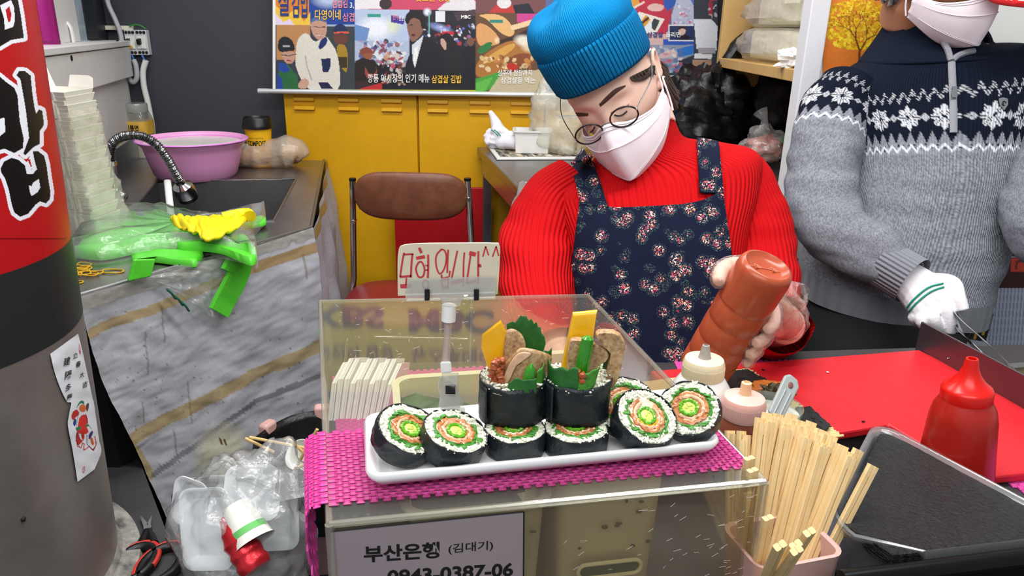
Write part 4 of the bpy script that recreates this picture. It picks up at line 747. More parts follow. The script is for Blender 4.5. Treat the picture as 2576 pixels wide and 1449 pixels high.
# coffee cup
cu_ = aty(655, 392, pb[1] + .24); cu_[2] = KZ; t = thing('coffee_cup', 'yellow paper coffee cup with black lid behind the knotted bag', 'cup', cu_); zz = lambda y: aty(655, y, cu_[1])[2] - KZ; w = lambda px: px * cu_[1] / FPX * 1.02
MB().lathe([(w(24), 0), (w(32), zz(318))], cu_, n=40).build('cup_sleeve', mat('yellow_card', '#f5bd18', .5), t)
MB().lathe([(w(35.5), zz(322)), (w(36), zz(314)), (w(34), zz(311)), (w(32.5), zz(297)), (w(30), zz(294)), (w(28), zz(299)), (0, zz(299))], cu_, n=40).build('lid', m_black, t)
def cyltext(s, base, R0, phi0, z0, h, wd, m, par, bold=.02, axis=None, lift=.0007, name='lettering'):
    """letters wrapped round a vertical can: phi0 centre angle (0 = towards -Y)"""
    cu = bpy.data.curves.new('t', 'FONT'); cu.body = s; cu.offset = bold; cu.resolution_u = 2; to = bpy.data.objects.new('t', cu); COL.objects.link(to); dg = bpy.context.evaluated_depsgraph_get(); me = bpy.data.meshes.new_from_object(to.evaluated_get(dg)); bpy.data.objects.remove(to)
    V = np.array([v.co[:] for v in me.vertices]); F = [tuple(p.vertices) for p in me.polygons]; bpy.data.meshes.remove(me); lo, hi = V.min(0), V.max(0); q = (V - lo) / np.maximum(hi - lo, 1e-6); a = phi0 + (q[:, 0] - .5) * wd / R0; r = R0 + lift + .0012
    L = np.c_[r * np.sin(a), -r * np.cos(a), z0 + q[:, 1] * h]
    if axis is not None: L = L @ np.asarray(axis).T
    return MB().add(L + np.asarray(base), F).build(name, m, par, smooth=False)
cyltext('COMPOSE', cu_, w(28.3), .08, zz(364), zz(348) - zz(362), w(46), m_black_print, t, .02); cyltext('COFFEE', cu_, w(27.6), .0, zz(370), .006, w(18), m_black_print, t, .01); cyltext('DON\'T SETTLE', cu_, w(29), .05, zz(346), .005, w(36), m_black_print, t, .0)
# clear bag of round buns / potatoes
bg = atz(668, 428, KZ); t = thing('bun_bag', 'knotted milky bag with round tan buns on the sink counter', 'bag', bg + A3(0, .06, 0)); byy = bg[1] + .08; fpb = lambda x, y, dy=0: aty(x, y, byy + dy)
mb = MB().tube(catmull([fpb(570, 362), fpb(580, 364), fpb(592, 375), fpb(615, 392), fpb(650, 396), fpb(690, 388), fpb(725, 384), fpb(752, 388), fpb(762, 400)], 60), catmull([(.006,), (.012,), (.035,), (.058,), (.062,), (.062,), (.072,), (.055,), (.03,)], 60)[:, 0] * (1 + .025 * np.sin(np.arange(60) * .9)), 28); V = mb.v[0]
for i in range(len(V)): V[i] = V[i] + A3(1, .3, 1) * .006 * nz(V[i], 22, 4); V[i][2] = max(V[i][2], KZ + .002)
mb.build('bag_film', film('bun_film', '#f6efe2', .42, .4, .2, (40, .5), '#e9dcc6'), t, angle=0)
m_bun = mat('tan_bun', '#c79a5e', .7, var=(16, .6, '#dcb982'))
for x, y, r in ((618, 405, .038), (655, 404, .042), (735, 388, .044)):
    q = fpb(x, y, .0); q[2] = max(q[2], KZ + r * .9 + .003); MB().ball(q, (r * 1.15, r, r * .9), 20, 14).build('bun', m_bun, t)
# white stick and blue sachet in the sink
a, b = atz(432, 560, KZ - .03), aty(421, 455, atz(432, 560, KZ)[1] + .25); MB().tube([a, b], .011, 12, flat=.6).build('white_stick', m_white, label='white plastic handle sticking up out of the sink basin', cat='handle')
q = aty(348, 550, atz(330, 566, KZ)[1] + .02); MB().box(q + A3(0, 0, -.03), (.022, .012, .1), rotmat(unit(A3(.1, .2, 1)))).build('grey_sachet', mat('bluegrey_plastic', '#8fa3ae', .4), smooth=False, bevel=.004, label='small blue-grey packet standing at the front corner of the sink basin', cat='packet')
q = aty(262, 405, lb[1] - .5); qq = atz(262, 430, KZ); MB().box(atz(258, 432, KZ) + A3(0, .05, .06), (.05, .03, .12), rotmat((0, 0, 1), pd)).build('label_packet', mat('striped_carton', '#d9d4d0', .6, var=(30, .9, '#b0283a')), smooth=False, bevel=.002, label='small red and white packet against the partition beside the faucet', cat='packet')
# lidded jar with yellow label
ja = lb + unit(rb_ - lb) * .16 - A3(0, .05, 0); jy = ja[1]; ja = aty(352, 345, jy); ja[2] = KZ; wj = lambda px: px * jy / FPX; zj = lambda y: aty(352, y, jy)[2] - KZ
jz0 = zj(345) - .0; t = thing('powder_jar', 'clear square jar with yellow label and dusty lid behind the pink basin', 'jar', ja); 
MB().lathe([(0, 0), (wj(30), 0), (wj(31), zj(300)), (wj(27), zj(287)), (wj(25), zj(280))], ja, n=40, power=4).build('jar_body', film('jar_plastic', '#eef0ea', .3, .5, .08, None, '#cfd2c8'), t)
MB().lathe([(0, .004), (wj(28), .004), (wj(28.5), zj(308)), (0, zj(308))], ja, n=32, power=4).build('powder', mat('pale_powder', '#dcd6c2', .8), t)
MB().lathe([(wj(27), zj(281)), (wj(28), zj(264)), (wj(26), zj(259)), (0, zj(259))], ja, n=40).build('lid', film('frosted_lid', '#e2e4e0', .55, .5, .2, None, '#c2c4c0'), t)
MB().lathe([(wj(31.4), zj(336)), (wj(31.6), zj(303))], ja, n=40, power=4).build('label', mat('yellow_label', '#e6b43a', .5, var=(20, .5, '#f0d27a')), t)
text('lettering', '비름면', A3(ja[0] - wj(16), jy - wj(32.4), KZ + zj(324)), (1, 0, 0), (0, 0, 1), wj(32), zj(311) - zj(324), m_black_print, t, .02)
# circuit breakers, bracket, conduits
WBY = WY - .003
for k, x in enumerate((329, 357)):
    z_, c0 = 0, aty(x, 107, WBY - .03); t = thing('circuit_breaker', ('left' if k == 0 else 'right') + '-hand white circuit breaker of the pair on the dark wall', 'breaker', aty(x, 136, WBY), 'circuit breakers on the dark wall'); W2, H2 = 27 * c0[1] / FPX, 57 * c0[1] / FPX
    MB().box(c0 + A3(0, .015, 0), (W2, .03, H2)).build('case', mat('breaker_white%d' % k, '#c9cbca', .45), t, smooth=False, bevel=.003); MB().box(c0 + A3(0, .0, 0), (W2 * .8, .014, H2 * .5)).build('face', m_white, t, smooth=False, bevel=.002); MB().box(c0 + A3(-.006, -.012, .004), (.016, .02, .022), rotmat((0, -.35, 1))).build('toggle', m_black, t, smooth=False, bevel=.002)
    for sx in (-1, 0, 1):
        for sz in (-1, 1): q = c0 + A3(sx * W2 * .3, -.002, sz * H2 * .4); MB().cyl(q, q + A3(0, .006, 0), .0065, n=10).build('terminal', m_dark, t)
    MB().cyl(c0 + A3(.004, -.010, -.018), c0 + A3(.004, -.004, -.018), .006, n=10).build('test_button', mat('breaker_button%d' % k, '#e0b41a' if k == 0 else '#e4e4e4', .5), t)
a, b = aty(244, 64, WBY - .03), aty(332, 65, WBY - .01); MB().slab([a, b, b + A3(0, .02, 0), a + A3(0, .03, 0)], (0, 0, -.018)).build('wall_bracket', m_cream, smooth=False, bevel=.002, label='small cream shelf bracket above the circuit breakers', cat='bracket')
m_conduit = mat('grey_conduit', '#b3b3b8', .5); cp = lambda P, dy: catmull([aty(x, y, WBY - dy) for x, y in P], 40)
MB().tube(cp([(262, -40), (272, 10), (290, 50), (304, 90), (312, 150), (322, 190), (334, 207), (344, 195), (342, 165), (336, 150)], .045), .0105, 10).build('conduit_cable', m_conduit, label='grey looped cable from the ceiling into the left circuit breaker', cat='cable')
MB().tube(cp([(367, 152), (360, 180), (362, 215), (370, 250), (378, 290), (384, 330), (387, 420)], .03), .0125, 10).build('white_conduit', m_white, label='white conduit running from the right breaker down to the counter', cat='cable')
mb = MB(); mb.tube(cp([(332, 138), (335, 146), (336, 152)], .03), .004, 6).tube(cp([(357, 138), (362, 148), (366, 154)], .03), .004, 6); mb.build('blue_wire', mat('blue_wire', '#3a6fc0', .5), label='two short blue wire ends under the breakers', cat='wire')
MB().tube(cp([(325, 66), (338, 62), (352, 64), (366, 72)], .02), .0035, 6).build('green_wire', mat('green_wire', '#2f8a3c', .5), label='thin green earth wire above the breakers', cat='wire')
# things standing on the partition ledge
lz = PLZ
def tq(px, py): q = atplane(px, 100, PA - pn * .09, pn); q[2] = lz; return q
a = lerp(PB, PA, .10) - pn * .06; a = tq(108, 116); t = thing('magenta_flask', 'tall metallic magenta cylinder standing on the white ledge', 'flask', a); r_ = 36 * a[1] / FPX
MB().lathe([(0, 0), (r_, 0), (r_, .42), (r_ * .95, .43), (0, .43)], a, n=40).build('flask_body', mat('magenta_metal', '#b02a86', .35, .5), t); MB().lathe([(r_ * 1.01, .005), (r_ * 1.01, .012)], a, n=40).build('base_seam', mat('magenta_dark', '#7d1a5e', .4), t)
a = tq(79, 108); MB().lathe([(0, 0), (.02, 0), (.023, .07), (.019, .07), (.017, .004)], a, n=24).build('teal_cup', mat('teal_plastic', '#5f9fb0', .3), label='small teal cup peeking out beside the magenta cylinder', cat='cup')
def panel_at(name, lab, cat_, P, th, m): q = [tq(x, y) for x, y in P]; return None
cg = Canvas(0, 0, 60, 120, 1.5, '#b9a8d0'); cg.speck(0, 60, 60, 120, ['#e08a5a', '#c84a7a', '#e9c06a', '#8a5ab0', '#f2e6ee'], 140, 2, 9); cg.speck(0, 0, 60, 70, ['#c9c2e0', '#a99ad0', '#e4def0'], 80, 3, 10)
a, b = tq(127, 104), tq(147, 98); t = thing('colourful_pouch', 'violet pouch with colourful print standing on the ledge behind the magenta cylinder', 'pouch', (a + b) / 2)
MB().grid(cg.points(lambda x, y: lerp(a, b, x / 60) + A3(0, 0, .36 * (1 - y / 120)))).build('print', m_paint, t, smooth=False); MB().slab([a + A3(0, .004, 0), b + A3(0, .004, 0), b + A3(0, .03, 0), a + A3(0, .03, 0)], (0, 0, .36)).build('pouch_body', m_white, t, smooth=False)
kk = t.children if False else None
a, b = tq(151, 97), tq(196, 84); t = thing('white_board', 'white board with a plastic hook standing on the ledge', 'board', (a + b) / 2); MB().slab([a, b, b + A3(0, .02, 0), a + A3(0, .02, 0)], (0, 0, .4)).build('board_panel', m_white, t, smooth=False, bevel=.003); MB().slab([a - A3(.012, .002, 0), a + A3(0, -.002, 0), a + A3(0, .02, 0), a - A3(.012, -.02, 0)], (0, 0, .4)).build('dark_edge', m_dark, t, smooth=False)
hp = tq(176, 92) - pn * 0 + A3(0, -.012, 0); MB().tube(catmull([hp + A3(-.018, 0, 0), hp + A3(-.016, 0, .05), hp + A3(0, 0, .075), hp + A3(.018, 0, .05), hp + A3(.02, 0, 0)], 20), .009, 8, flat=.6).build('hook', m_white, t)
a, b = tq(199, 83), tq(216, 78); t = thing('glass_sheet', 'narrow upright sheet of glass at the end of the ledge', 'glass', (a + b) / 2); MB().slab([a, b, b + A3(0, .012, 0), a + A3(0, .012, 0)], (0, 0, .42)).build('glass', mat('pale_glass', '#a9bac8', .15), t, smooth=False); 
a, b = tq(216, 80), tq(256, 74); MB().slab([a + A3(0, .02, 0), b + A3(0, .02, 0), b + A3(0, .1, 0), a + A3(0, .1, 0)], (0, 0, .45)).build('dark_box', mat('dark_carton', '#20242b', .5), smooth=False, bevel=.004, label='tall dark box at the far end of the ledge', cat='box')
# stack of nested paper trays in a milky bag
b0 = atz(226, 598, KZ) + A3(-.02, .05, 0); topp = aty(152, 236, b0[1] - .02); ax_ = unit(topp - b0); Ls = np.linalg.norm(topp - b0); nT = 34
side = unit(A3(cos(-.25), sin(-.25), 0)); Rt = rotmat(ax_, side)
def paper_tray_parts(root, tall=False):
    mb = MB(); hx, hy, h = .062, .05, .05; e = .016
    B = [A3(-hx + e, -hy + e, 0), A3(hx - e, -hy + e, 0), A3(hx - e, hy - e, 0), A3(-hx + e, hy - e, 0)]; T = [A3(-hx, -hy, h), A3(hx, -hy, h), A3(hx, hy, h), A3(-hx, hy, h)]
    mb.add(np.vstack([B, T]), [(0, 1, 2, 3)] + [(i, (i + 1) % 4, (i + 1) % 4 + 4, i + 4) for i in range(4)]); mb.build('tray_shell', m_paper, root, smooth=False, solid=.0012)
    MB().box((.01, -hy + .001, h * .55), (.004, .006, h * .9)).box((.026, -hy + .001, h * .55), (.004, .006, h * .9)).build('corner_fold', m_paper, root, smooth=False)
    if tall:
        MB().add([A3(-hx, hy, h), A3(-hx, -hy, h), A3(-hx - .015, -hy + .015, h + .085), A3(-hx - .015, hy - .01, h + .085)], [(0, 1, 2, 3)]).build('side_flap', m_paper, root, smooth=False, solid=.0015)
        MB().add([A3(-hx * .3, hy, h), A3(hx, hy, h), A3(hx - .006, hy + .012, h + .024), A3(hx - .02, hy + .014, h + .03), A3(-hx * .3, hy + .014, h + .03)], [(0, 1, 2, 3, 4)]).build('back_flap', m_paper, root, smooth=False, solid=.0015)
pt = thing('paper_tray', 'white folded paper food tray nested in the tall stack beside the column', 'tray', (0, 0, 0), 'nested paper trays'); paper_tray_parts(pt)
for i in range(nT):
    f = i / (nT - 1); M4 = mat4(Rt, b0 + ax_ * (Ls - .05) * f + A3(.004 * sin(i * 2.1), .003 * cos(i * 1.3), 0))
    lb_ = 'white paper food tray, %s below the flapped top tray of the stack' % ('first' if nT - i == 1 else ORD[nT - i - 1])
    if i == 0: pt.matrix_basis = M4; pt['label'] = lb_
    else: dup(pt, M4, lb_)
pt2 = thing('paper_tray', 'topmost white paper food tray with raised flaps on the stack by the column', 'tray', (0, 0, 0)); paper_tray_parts(pt2, True); pt2.matrix_basis = mat4(Rt, b0 + ax_ * ((Ls - .05) + .012))
rings = []
for i in range(40):
    f = i / 39; base = b0 + ax_ * Ls * .9 * f + A3(0, 0, .0); wdt = .074 + .030 * (1 - f) ** 3; ring = []
    for j in range(56):
        a = 2 * PI * j / 56; k_ = (abs(cos(a)) ** 5 + abs(sin(a)) ** 5) ** -.2; d = Rt @ A3(cos(a) * k_, sin(a) * k_ * .86, 0); p_ = base + d * (wdt + (.004 + .010 * (1 - f)) * nz((cos(a) * 2, sin(a) * 2, f * 5), 1.3, 6) + .004 * nz((cos(a) * 9, sin(a) * 9, f * 30), 1, 2)); ring.append(p_ + A3(0, 0, .012 * nz((a, 0, 0), 2) if i == 39 else 0))
    rings.append(ring)
for r in rings:
    for p_ in r: p_[2] = max(p_[2], KZ + .012)
MB().loft(rings, (False, False)).build('tray_bag', m_bagmilky, label='crumpled milky plastic bag pulled up round the stack of paper trays', cat='bag', angle=0)
# green carrier bags, bundled
m_green = mat('green_film', '#5fd83c', .35, bump=(14, .25, .01)) if False else mat('lime_film', '#56d332', .34, bump=(16, .3, .008), var=(8, .3, '#7be35a'))
def sheetpoly(name, Ppx, z, th, m, par, seed, amp=.006, extra=None):
    q = [atz(x, y, z) for x, y in Ppx]; c_ = np.mean(q, 0); rings = []
    for f in (1, .985, .8, .55, .25, .02): rings.append([lerp(c_, p_, f) for p_ in np.array(catmull(q + q[:1], 72))[:-1]])
    top = np.array(rings); 
    for i in range(top.shape[0]):
        for j in range(top.shape[1]): top[i, j][2] = z + th * (0 if i == 0 else 1) + (amp * nz(top[i, j], 18, seed) + amp * .5 * nz(top[i, j], 45, seed) + amp * .8 if i > 0 else 0)
    return MB().loft(top, (False, True)).build(name, m, par, angle=0)
gA = thing('green_bag_bundle', 'folded lime green carrier bags in clear wrap lying on the sink counter', 'bags', atz(400, 600, KZ))
sheetpoly('folded_bag', [(190, 650), (230, 600), (300, 566), (345, 552), (420, 556), (520, 590), (590, 620), (520, 632), (420, 632), (340, 640), (260, 655)], KZ + .003, .016, m_green, gA, 2, .014)
sheetpoly('folded_bag', [(440, 612), (520, 606), (600, 600), (645, 640), (632, 668), (560, 640), (500, 632), (450, 628)], KZ + .02, .014, m_green, gA, 5, .008)
sheetpoly('folded_bag', [(600, 565), (660, 552), (668, 566), (630, 574)], KZ + .012, .01, m_green, gA, 8, .004)
sheetpoly('clear_wrap', [(180, 650), (240, 592), (335, 556), (440, 566), (540, 585), (600, 566), (672, 556), (640, 600), (652, 672), (600, 660), (480, 640), (330, 655), (230, 668)], KZ + .004, .045, m_bag, gA, 12, .016)
gB = thing('hanging_green_bags', 'second bundle of lime green bags in clear wrap hanging over the counter edge', 'bags', lerp(lf, rf, .45))
hp_ = lambda x, y, off=.03: atplane(x, y, TP + TN * off, TN)
def ribbon(name, C, w0, w1, th, m, par, n=30, seed=1):
    C = catmull(C, n); mb = MB(); rings = []
    for i in range(n):
        d = unit(C[min(i + 1, n - 1)] - C[max(i - 1, 0)]); w_ = np.cross(d, TN); w_ = unit(w_) * (w0 + (w1 - w0) * i / (n - 1)); o_ = TN * .004 * nz(C[i], 30, seed)
        rings.append([C[i] - w_ + o_, C[i] + w_ + o_, C[i] + w_ + o_ + TN * th, C[i] - w_ + o_ + TN * th])
    return mb.loft(rings).build(name, m, par, bevel=.003)
ribbon('bag_handle', [hp_(570, 645), hp_(598, 665), hp_(590, 700), hp_(566, 745), hp_(545, 785)], .034, .03, .014, m_green, gB)
MB().slab([hp_(332, 652, .020), hp_(386, 650, .020), hp_(374, 694, .020), hp_(318, 706, .020)], TN * .010).build('bag_handle', m_green, gB, smooth=False, bevel=.003)
q = [(330, 648), (500, 640), (500, 662), (480, 672), (380, 660), (340, 668)]; sheetpoly('folded_bag', q, KZ + .004, .014, m_green, gB, 15, .004)
n1, n2 = 40, 30; P = np.zeros((n2, n1, 3))
for i in range(n2):
    v = i / (n2 - 1)
    for j in range(n1):
        u = j / (n1 - 1); tpx = lerp((330, 690), (600, 640), u); bpx = lerp((400, 712), (548, 806), u ** .8); x, y = lerp(tpx, bpx, v); P[i, j] = hp_(x, y, .024 + .012 * nz((u * 5, v * 5, 1), 1) + .008 * nz((u * 14, v * 14, 1), 1))
MB().grid(P).build('clear_wrap', m_bag, gB, angle=0)
mb = MB(); 
for dx in (0, 18, 34): mb.tube(catmull([hp_(420 + dx, 728 + dx * .9, .045), hp_(432 + dx, 738 + dx * .9, .048), hp_(440 + dx, 750 + dx * .9, .045)], 8), .007, 8, flat=.4)
mb.build('green_print', mat('dark_green_ink', '#0f5a44', .5), gB)
# yellow rubber glove / cloth
yc = thing('yellow_cloth', 'crumpled bright yellow rubber glove lying on the green bags', 'glove', atz(540, 590, KZ + .05)); n1, n2 = 60, 26; P = np.zeros((n2, n1, 3)); zy = KZ + .065
up_ = catmull([(432, 556), (448, 552), (480, 548), (520, 545), (560, 542), (600, 536), (626, 530)], n1); lo_ = catmull([(440, 566), (470, 580), (500, 592), (518, 604), (560, 594), (600, 572), (628, 545)], n1)
for i in range(n2):
    v = i / (n2 - 1)
    for j in range(n1):
        x, y = lerp(up_[j], lo_[j], v); q = atz(x, y, zy); u = j / n1; q = q + A3(0, 0, .012 * nz((u * 14, v * 3, 0), 1, 3) + .0045 * sin(u * 34 + v * 9 + 3 * nz((u * 5, v * 2, 0), 1)) * (1 - u) + .014 * sin(PI * v)); P[i, j] = q
MB().grid(P).build('glove_sheet', mat('yellow_rubber', '#f2d80c', .5, bump=(60, .15)), yc, angle=0, solid=.008)
MB().tube(catmull([atz(560, 545, zy + .012), atz(600, 538, zy + .016), atz(622, 538, zy + .014), atz(628, 545, zy + .01)], 14), [.012 + .006 * k_ / 13 for k_ in range(14)], 10).build('rolled_finger', MATS['yellow_rubber'], yc)
# rubber bands
m_rb = mat('yellow_rubber_band', '#d8a91a', .5); rb0 = None
for k_, (x, y, rx, a) in enumerate(((283, 682, .026, 0), (232, 686, .024, .2), (222, 688, .026, -.3), (198, 688, .026, .3), (196, 680, .024, -.2), (205, 676, .022, .4), (196, 672, .025, .1), (212, 665, .02, -.4), (190, 710, .016, .2), (202, 683, .02, .8))):
    q = atz(x, y, KZ + .0025 + .0012 * (k_ % 4)); pts = [q + A3(rx * cos(s) * cos(a) - .6 * rx * sin(s) * sin(a), rx * cos(s) * sin(a) + .6 * rx * sin(s) * cos(a), .0008 * sin(3 * s)) for s in np.linspace(0, 2 * PI, 29)[:-1]]
    MB().tube(pts, .0017, 6, closed=True).build('rubber_band', m_rb, label=('yellow rubber band lying apart on the right, nearest the green bags', 'right-hand yellow rubber band of the overlapping pair beside the heap', 'left-hand yellow rubber band of the overlapping pair beside the heap', 'yellow rubber band at the lower left of the heap by the column', 'middle yellow rubber band of the heap by the column', 'yellow rubber band at the upper right of the heap by the column', 'yellow rubber band at the upper left of the heap by the column', 'top yellow rubber band of the heap, nearest the folded green bags', 'small yellow rubber band alone at the front corner of the counter', 'small yellow rubber band inside the heap by the column')[k_], cat='rubber band', group='rubber bands on the counter')
# bin with black liner and rubbish
bn = atz(745, 1095, .54) + A3(.03, .08, -.54 + FZ); t = thing('rubbish_bin', 'round bin with black liner held by pink clips, full of paper cups', 'bin', bn); rB = .16; zB = .318
MB().lathe([(0, 0), (.12, 0), (rB, zB), (rB - .006, zB), (.115, .01), (0, .01)], bn, n=48).build('bin_shell', mat('pale_pink_plastic', '#d8a9a6', .4), t)
R_ = []
for i, (r, z) in enumerate([(rB + .02, zB - .16), (rB + .016, zB - .06), (rB + .008, zB + .006), (rB - .002, zB + .014), (rB - .012, zB - .01), (rB - .03, zB - .12), (.06, zB - .16), (.0, zB - .16)]): R_.append([bn + A3((r + .008 * nz((cos(a) * 4, sin(a) * 4, z * 20), 1)) * cos(a), (r + .008 * nz((cos(a) * 4, sin(a) * 4, z * 20), 1)) * sin(a), z + .01 * nz((cos(a) * 3, sin(a) * 3, z), 1) * (1 if i in (0, 1) else .4)) for a in np.arange(64) * 2 * PI / 64])
MB().loft(R_, (False, False)).build('liner', m_blackbag, t, angle=0)
for a in (1.75, 2.75, .9): q = bn + A3((rB + .004) * cos(a), (rB + .004) * sin(a), zB); MB().box(q, (.045, .03, .05), rotmat((0, 0, 1), (-sin(a), cos(a), 0))).build('clip', mat('blush_plastic', '#e2b3ac', .4) if a == 1.75 else MATS['blush_plastic'], t, bevel=.008)
def papercup(name, lab, c_, axis, r0, r1, h, band=True):
    t = thing(name, lab, 'cup', c_); Mx = rotmat(axis); MB().lathe([(0, 0), (r0, 0), (r1, h), (r1 + .002, h), (r1 - .001, h - .002), (r0 - .001, .003), (0, .003)], c_, Mx, 28).build('cup_wall', m_paper, t)
    if band: MB().lathe([(r0 + (r1 - r0) * .62 + .0006, h * .62), (r0 + (r1 - r0) * .78 + .0006, h * .78)], c_, Mx, 28).build('green_band', mat('leaf_green_ink', '#6cc26a', .6) if 'leaf_green_ink' not in MATS else MATS['leaf_green_ink'], t)
papercup('paper_cup', 'crushed white paper cup with green band in the black-lined bin', bn + A3(-.03, .05, zB - .04), (.5, -.5, -.3), .024, .036, .075)
papercup('paper_cup', 'plain white paper cup standing among skewers in the black-lined bin', bn + A3(.0, -.07, zB - .08), (.1, -.1, 1), .026, .037, .075, False)
papercup('paper_cup', 'second plain paper cup lying open in the black-lined bin', bn + A3(-.01, -.01, zB - .05), (-.3, -.4, .5), .026, .038, .07, False)
MB().loft(crumple(bn + A3(.055, .03, zB - .02), (.04, .035, .035), 91, .6, fold=.3), (False, False)).build('tissue', MATS['tissue_paper'], label='crumpled white tissue in the black-lined bin', cat='tissue')
m_stick = mat('bamboo_stick', '#d8b878', .6)
for k_, (p0, p1) in enumerate((((618, 1103), (690, 1138)), ((628, 1100), (800, 1133)), ((722, 1100), (786, 1158)), ((798, 1080), (742, 1180)), ((778, 1130), (768, 1182)), ((750, 1176), (800, 1150)))):
    a, b = att(*p0, 1.62 - .02 * k_), att(*p1, 1.60); MB().cyl(a, b, .0034, n=8).build('bamboo_skewer', m_stick, label=['short pale stick poking out over the left rim of the bin', 'long bamboo skewer lying across the whole bin mouth', 'bamboo skewer leaning from the back of the bin under the long one', 'bamboo skewer standing at the right side of the bin', 'lower bamboo skewer among the cups at the right of the bin', 'bamboo stick end beside the pink mat in the bin'][k_], cat='skewer', group='skewers in the bin')
# clear rubbish bag in front with trays and a can
gb = atz(600, 1330, .42); gbt = 1.46; t = thing('clear_rubbish_bag', 'knotted clear plastic bag full of white trays below the counter', 'bag', att(610, 1330, gbt) * A3(1, 1, 0) + A3(0, 0, FZ))
ctr = att(615, 1350, gbt + .02); P = crumple(ctr, (.135, .11, .165), 101, .18, 72, 48, 1.1, fold=.12)
MB().loft(P, (False, False)).build('bag_film', m_bag, t, angle=0)
nk = [att(640, 1215, gbt - .02), att(668, 1160, gbt), att(690, 1125, gbt + .01), att(715, 1130, gbt), att(735, 1180, gbt), att(750, 1240, gbt)]
mb = MB().tube(catmull(nk, 40), catmull([(.05,), (.03,), (.018,), (.02,), (.03,), (.045,)], 40)[:, 0], 16); V = mb.v[0]
for i in range(len(V)): V[i] += .012 * nz(V[i], 40, 3)
mb.build('bag_handle', m_bag, t, angle=0)
m_foam = mat('white_foam', '#e4e6e8', .6, sss=.1)
def foam(lab, px, py, t_, axis, xa, hx=.07, hy=.05, th=.02):
    c_ = att(px, py, t_); Rr = rotmat(axis, xa); q = thing('foam_tray', lab, 'tray', c_, 'foam trays in the clear bag'); tray(MB(), c_, [(-.014, -th), (0, 0), (.006, .001), (.006, .004), (-.002, .003), (-.017, -th + .004)], hx, hy, .018, Rr, cap=(True, True)).build('tray_shell', m_foam, q, angle=50)
foam('white foam tray seen front on at the left of the clear bag', 520, 1330, 1.41, (-.25, -.9, .35), (.9, -.2, .2), .05, .072); foam('white foam tray edge behind the front tray in the clear bag', 480, 1265, 1.44, (-.3, -.9, .2), (.9, -.3, -.1), .035, .045); foam('large white foam tray at the back of the clear bag', 620, 1290, 1.52, (.1, -.95, .3), (1, .1, 0), .10, .075); foam('rounded white foam lid at the top of the clear bag', 635, 1240, 1.5, (.1, -.8, .6), (1, .1, 0), .05, .05)
papercup('paper_cup', 'white paper cup with green band lying inside the clear rubbish bag', att(592, 1272, 1.40), (.5, -.45, -.55), .026, .038, .08)
cn_ = att(567, 1300, 1.39); cd_ = unit(att(630, 1405, 1.37) - cn_); q = thing('red_can', 'crushed shiny red can inside the clear rubbish bag', 'can', cn_); mb = MB().tube([cn_ + cd_ * s for s in np.linspace(0, .115, 16)], [.012 + .018 * min(1, s_ * 2.4) * (1 + .12 * sin(s_ * 30)) for s_ in np.linspace(0, 1, 16)], 20); mb.build('can_body', mat('red_foil', '#d83038', .28, .6, bump=(50, .4)), q)
# cloth sack in the dark gap
q = att(325, 1190, 2.0); MB().loft(crumple(q, (.04, .06, .12), 111, .3), (False, False)).build('yellowed_sack', mat('yellowed_cloth', '#6e6538', .8), label='yellowed sack in the dark gap behind the steel column', cat='sack')
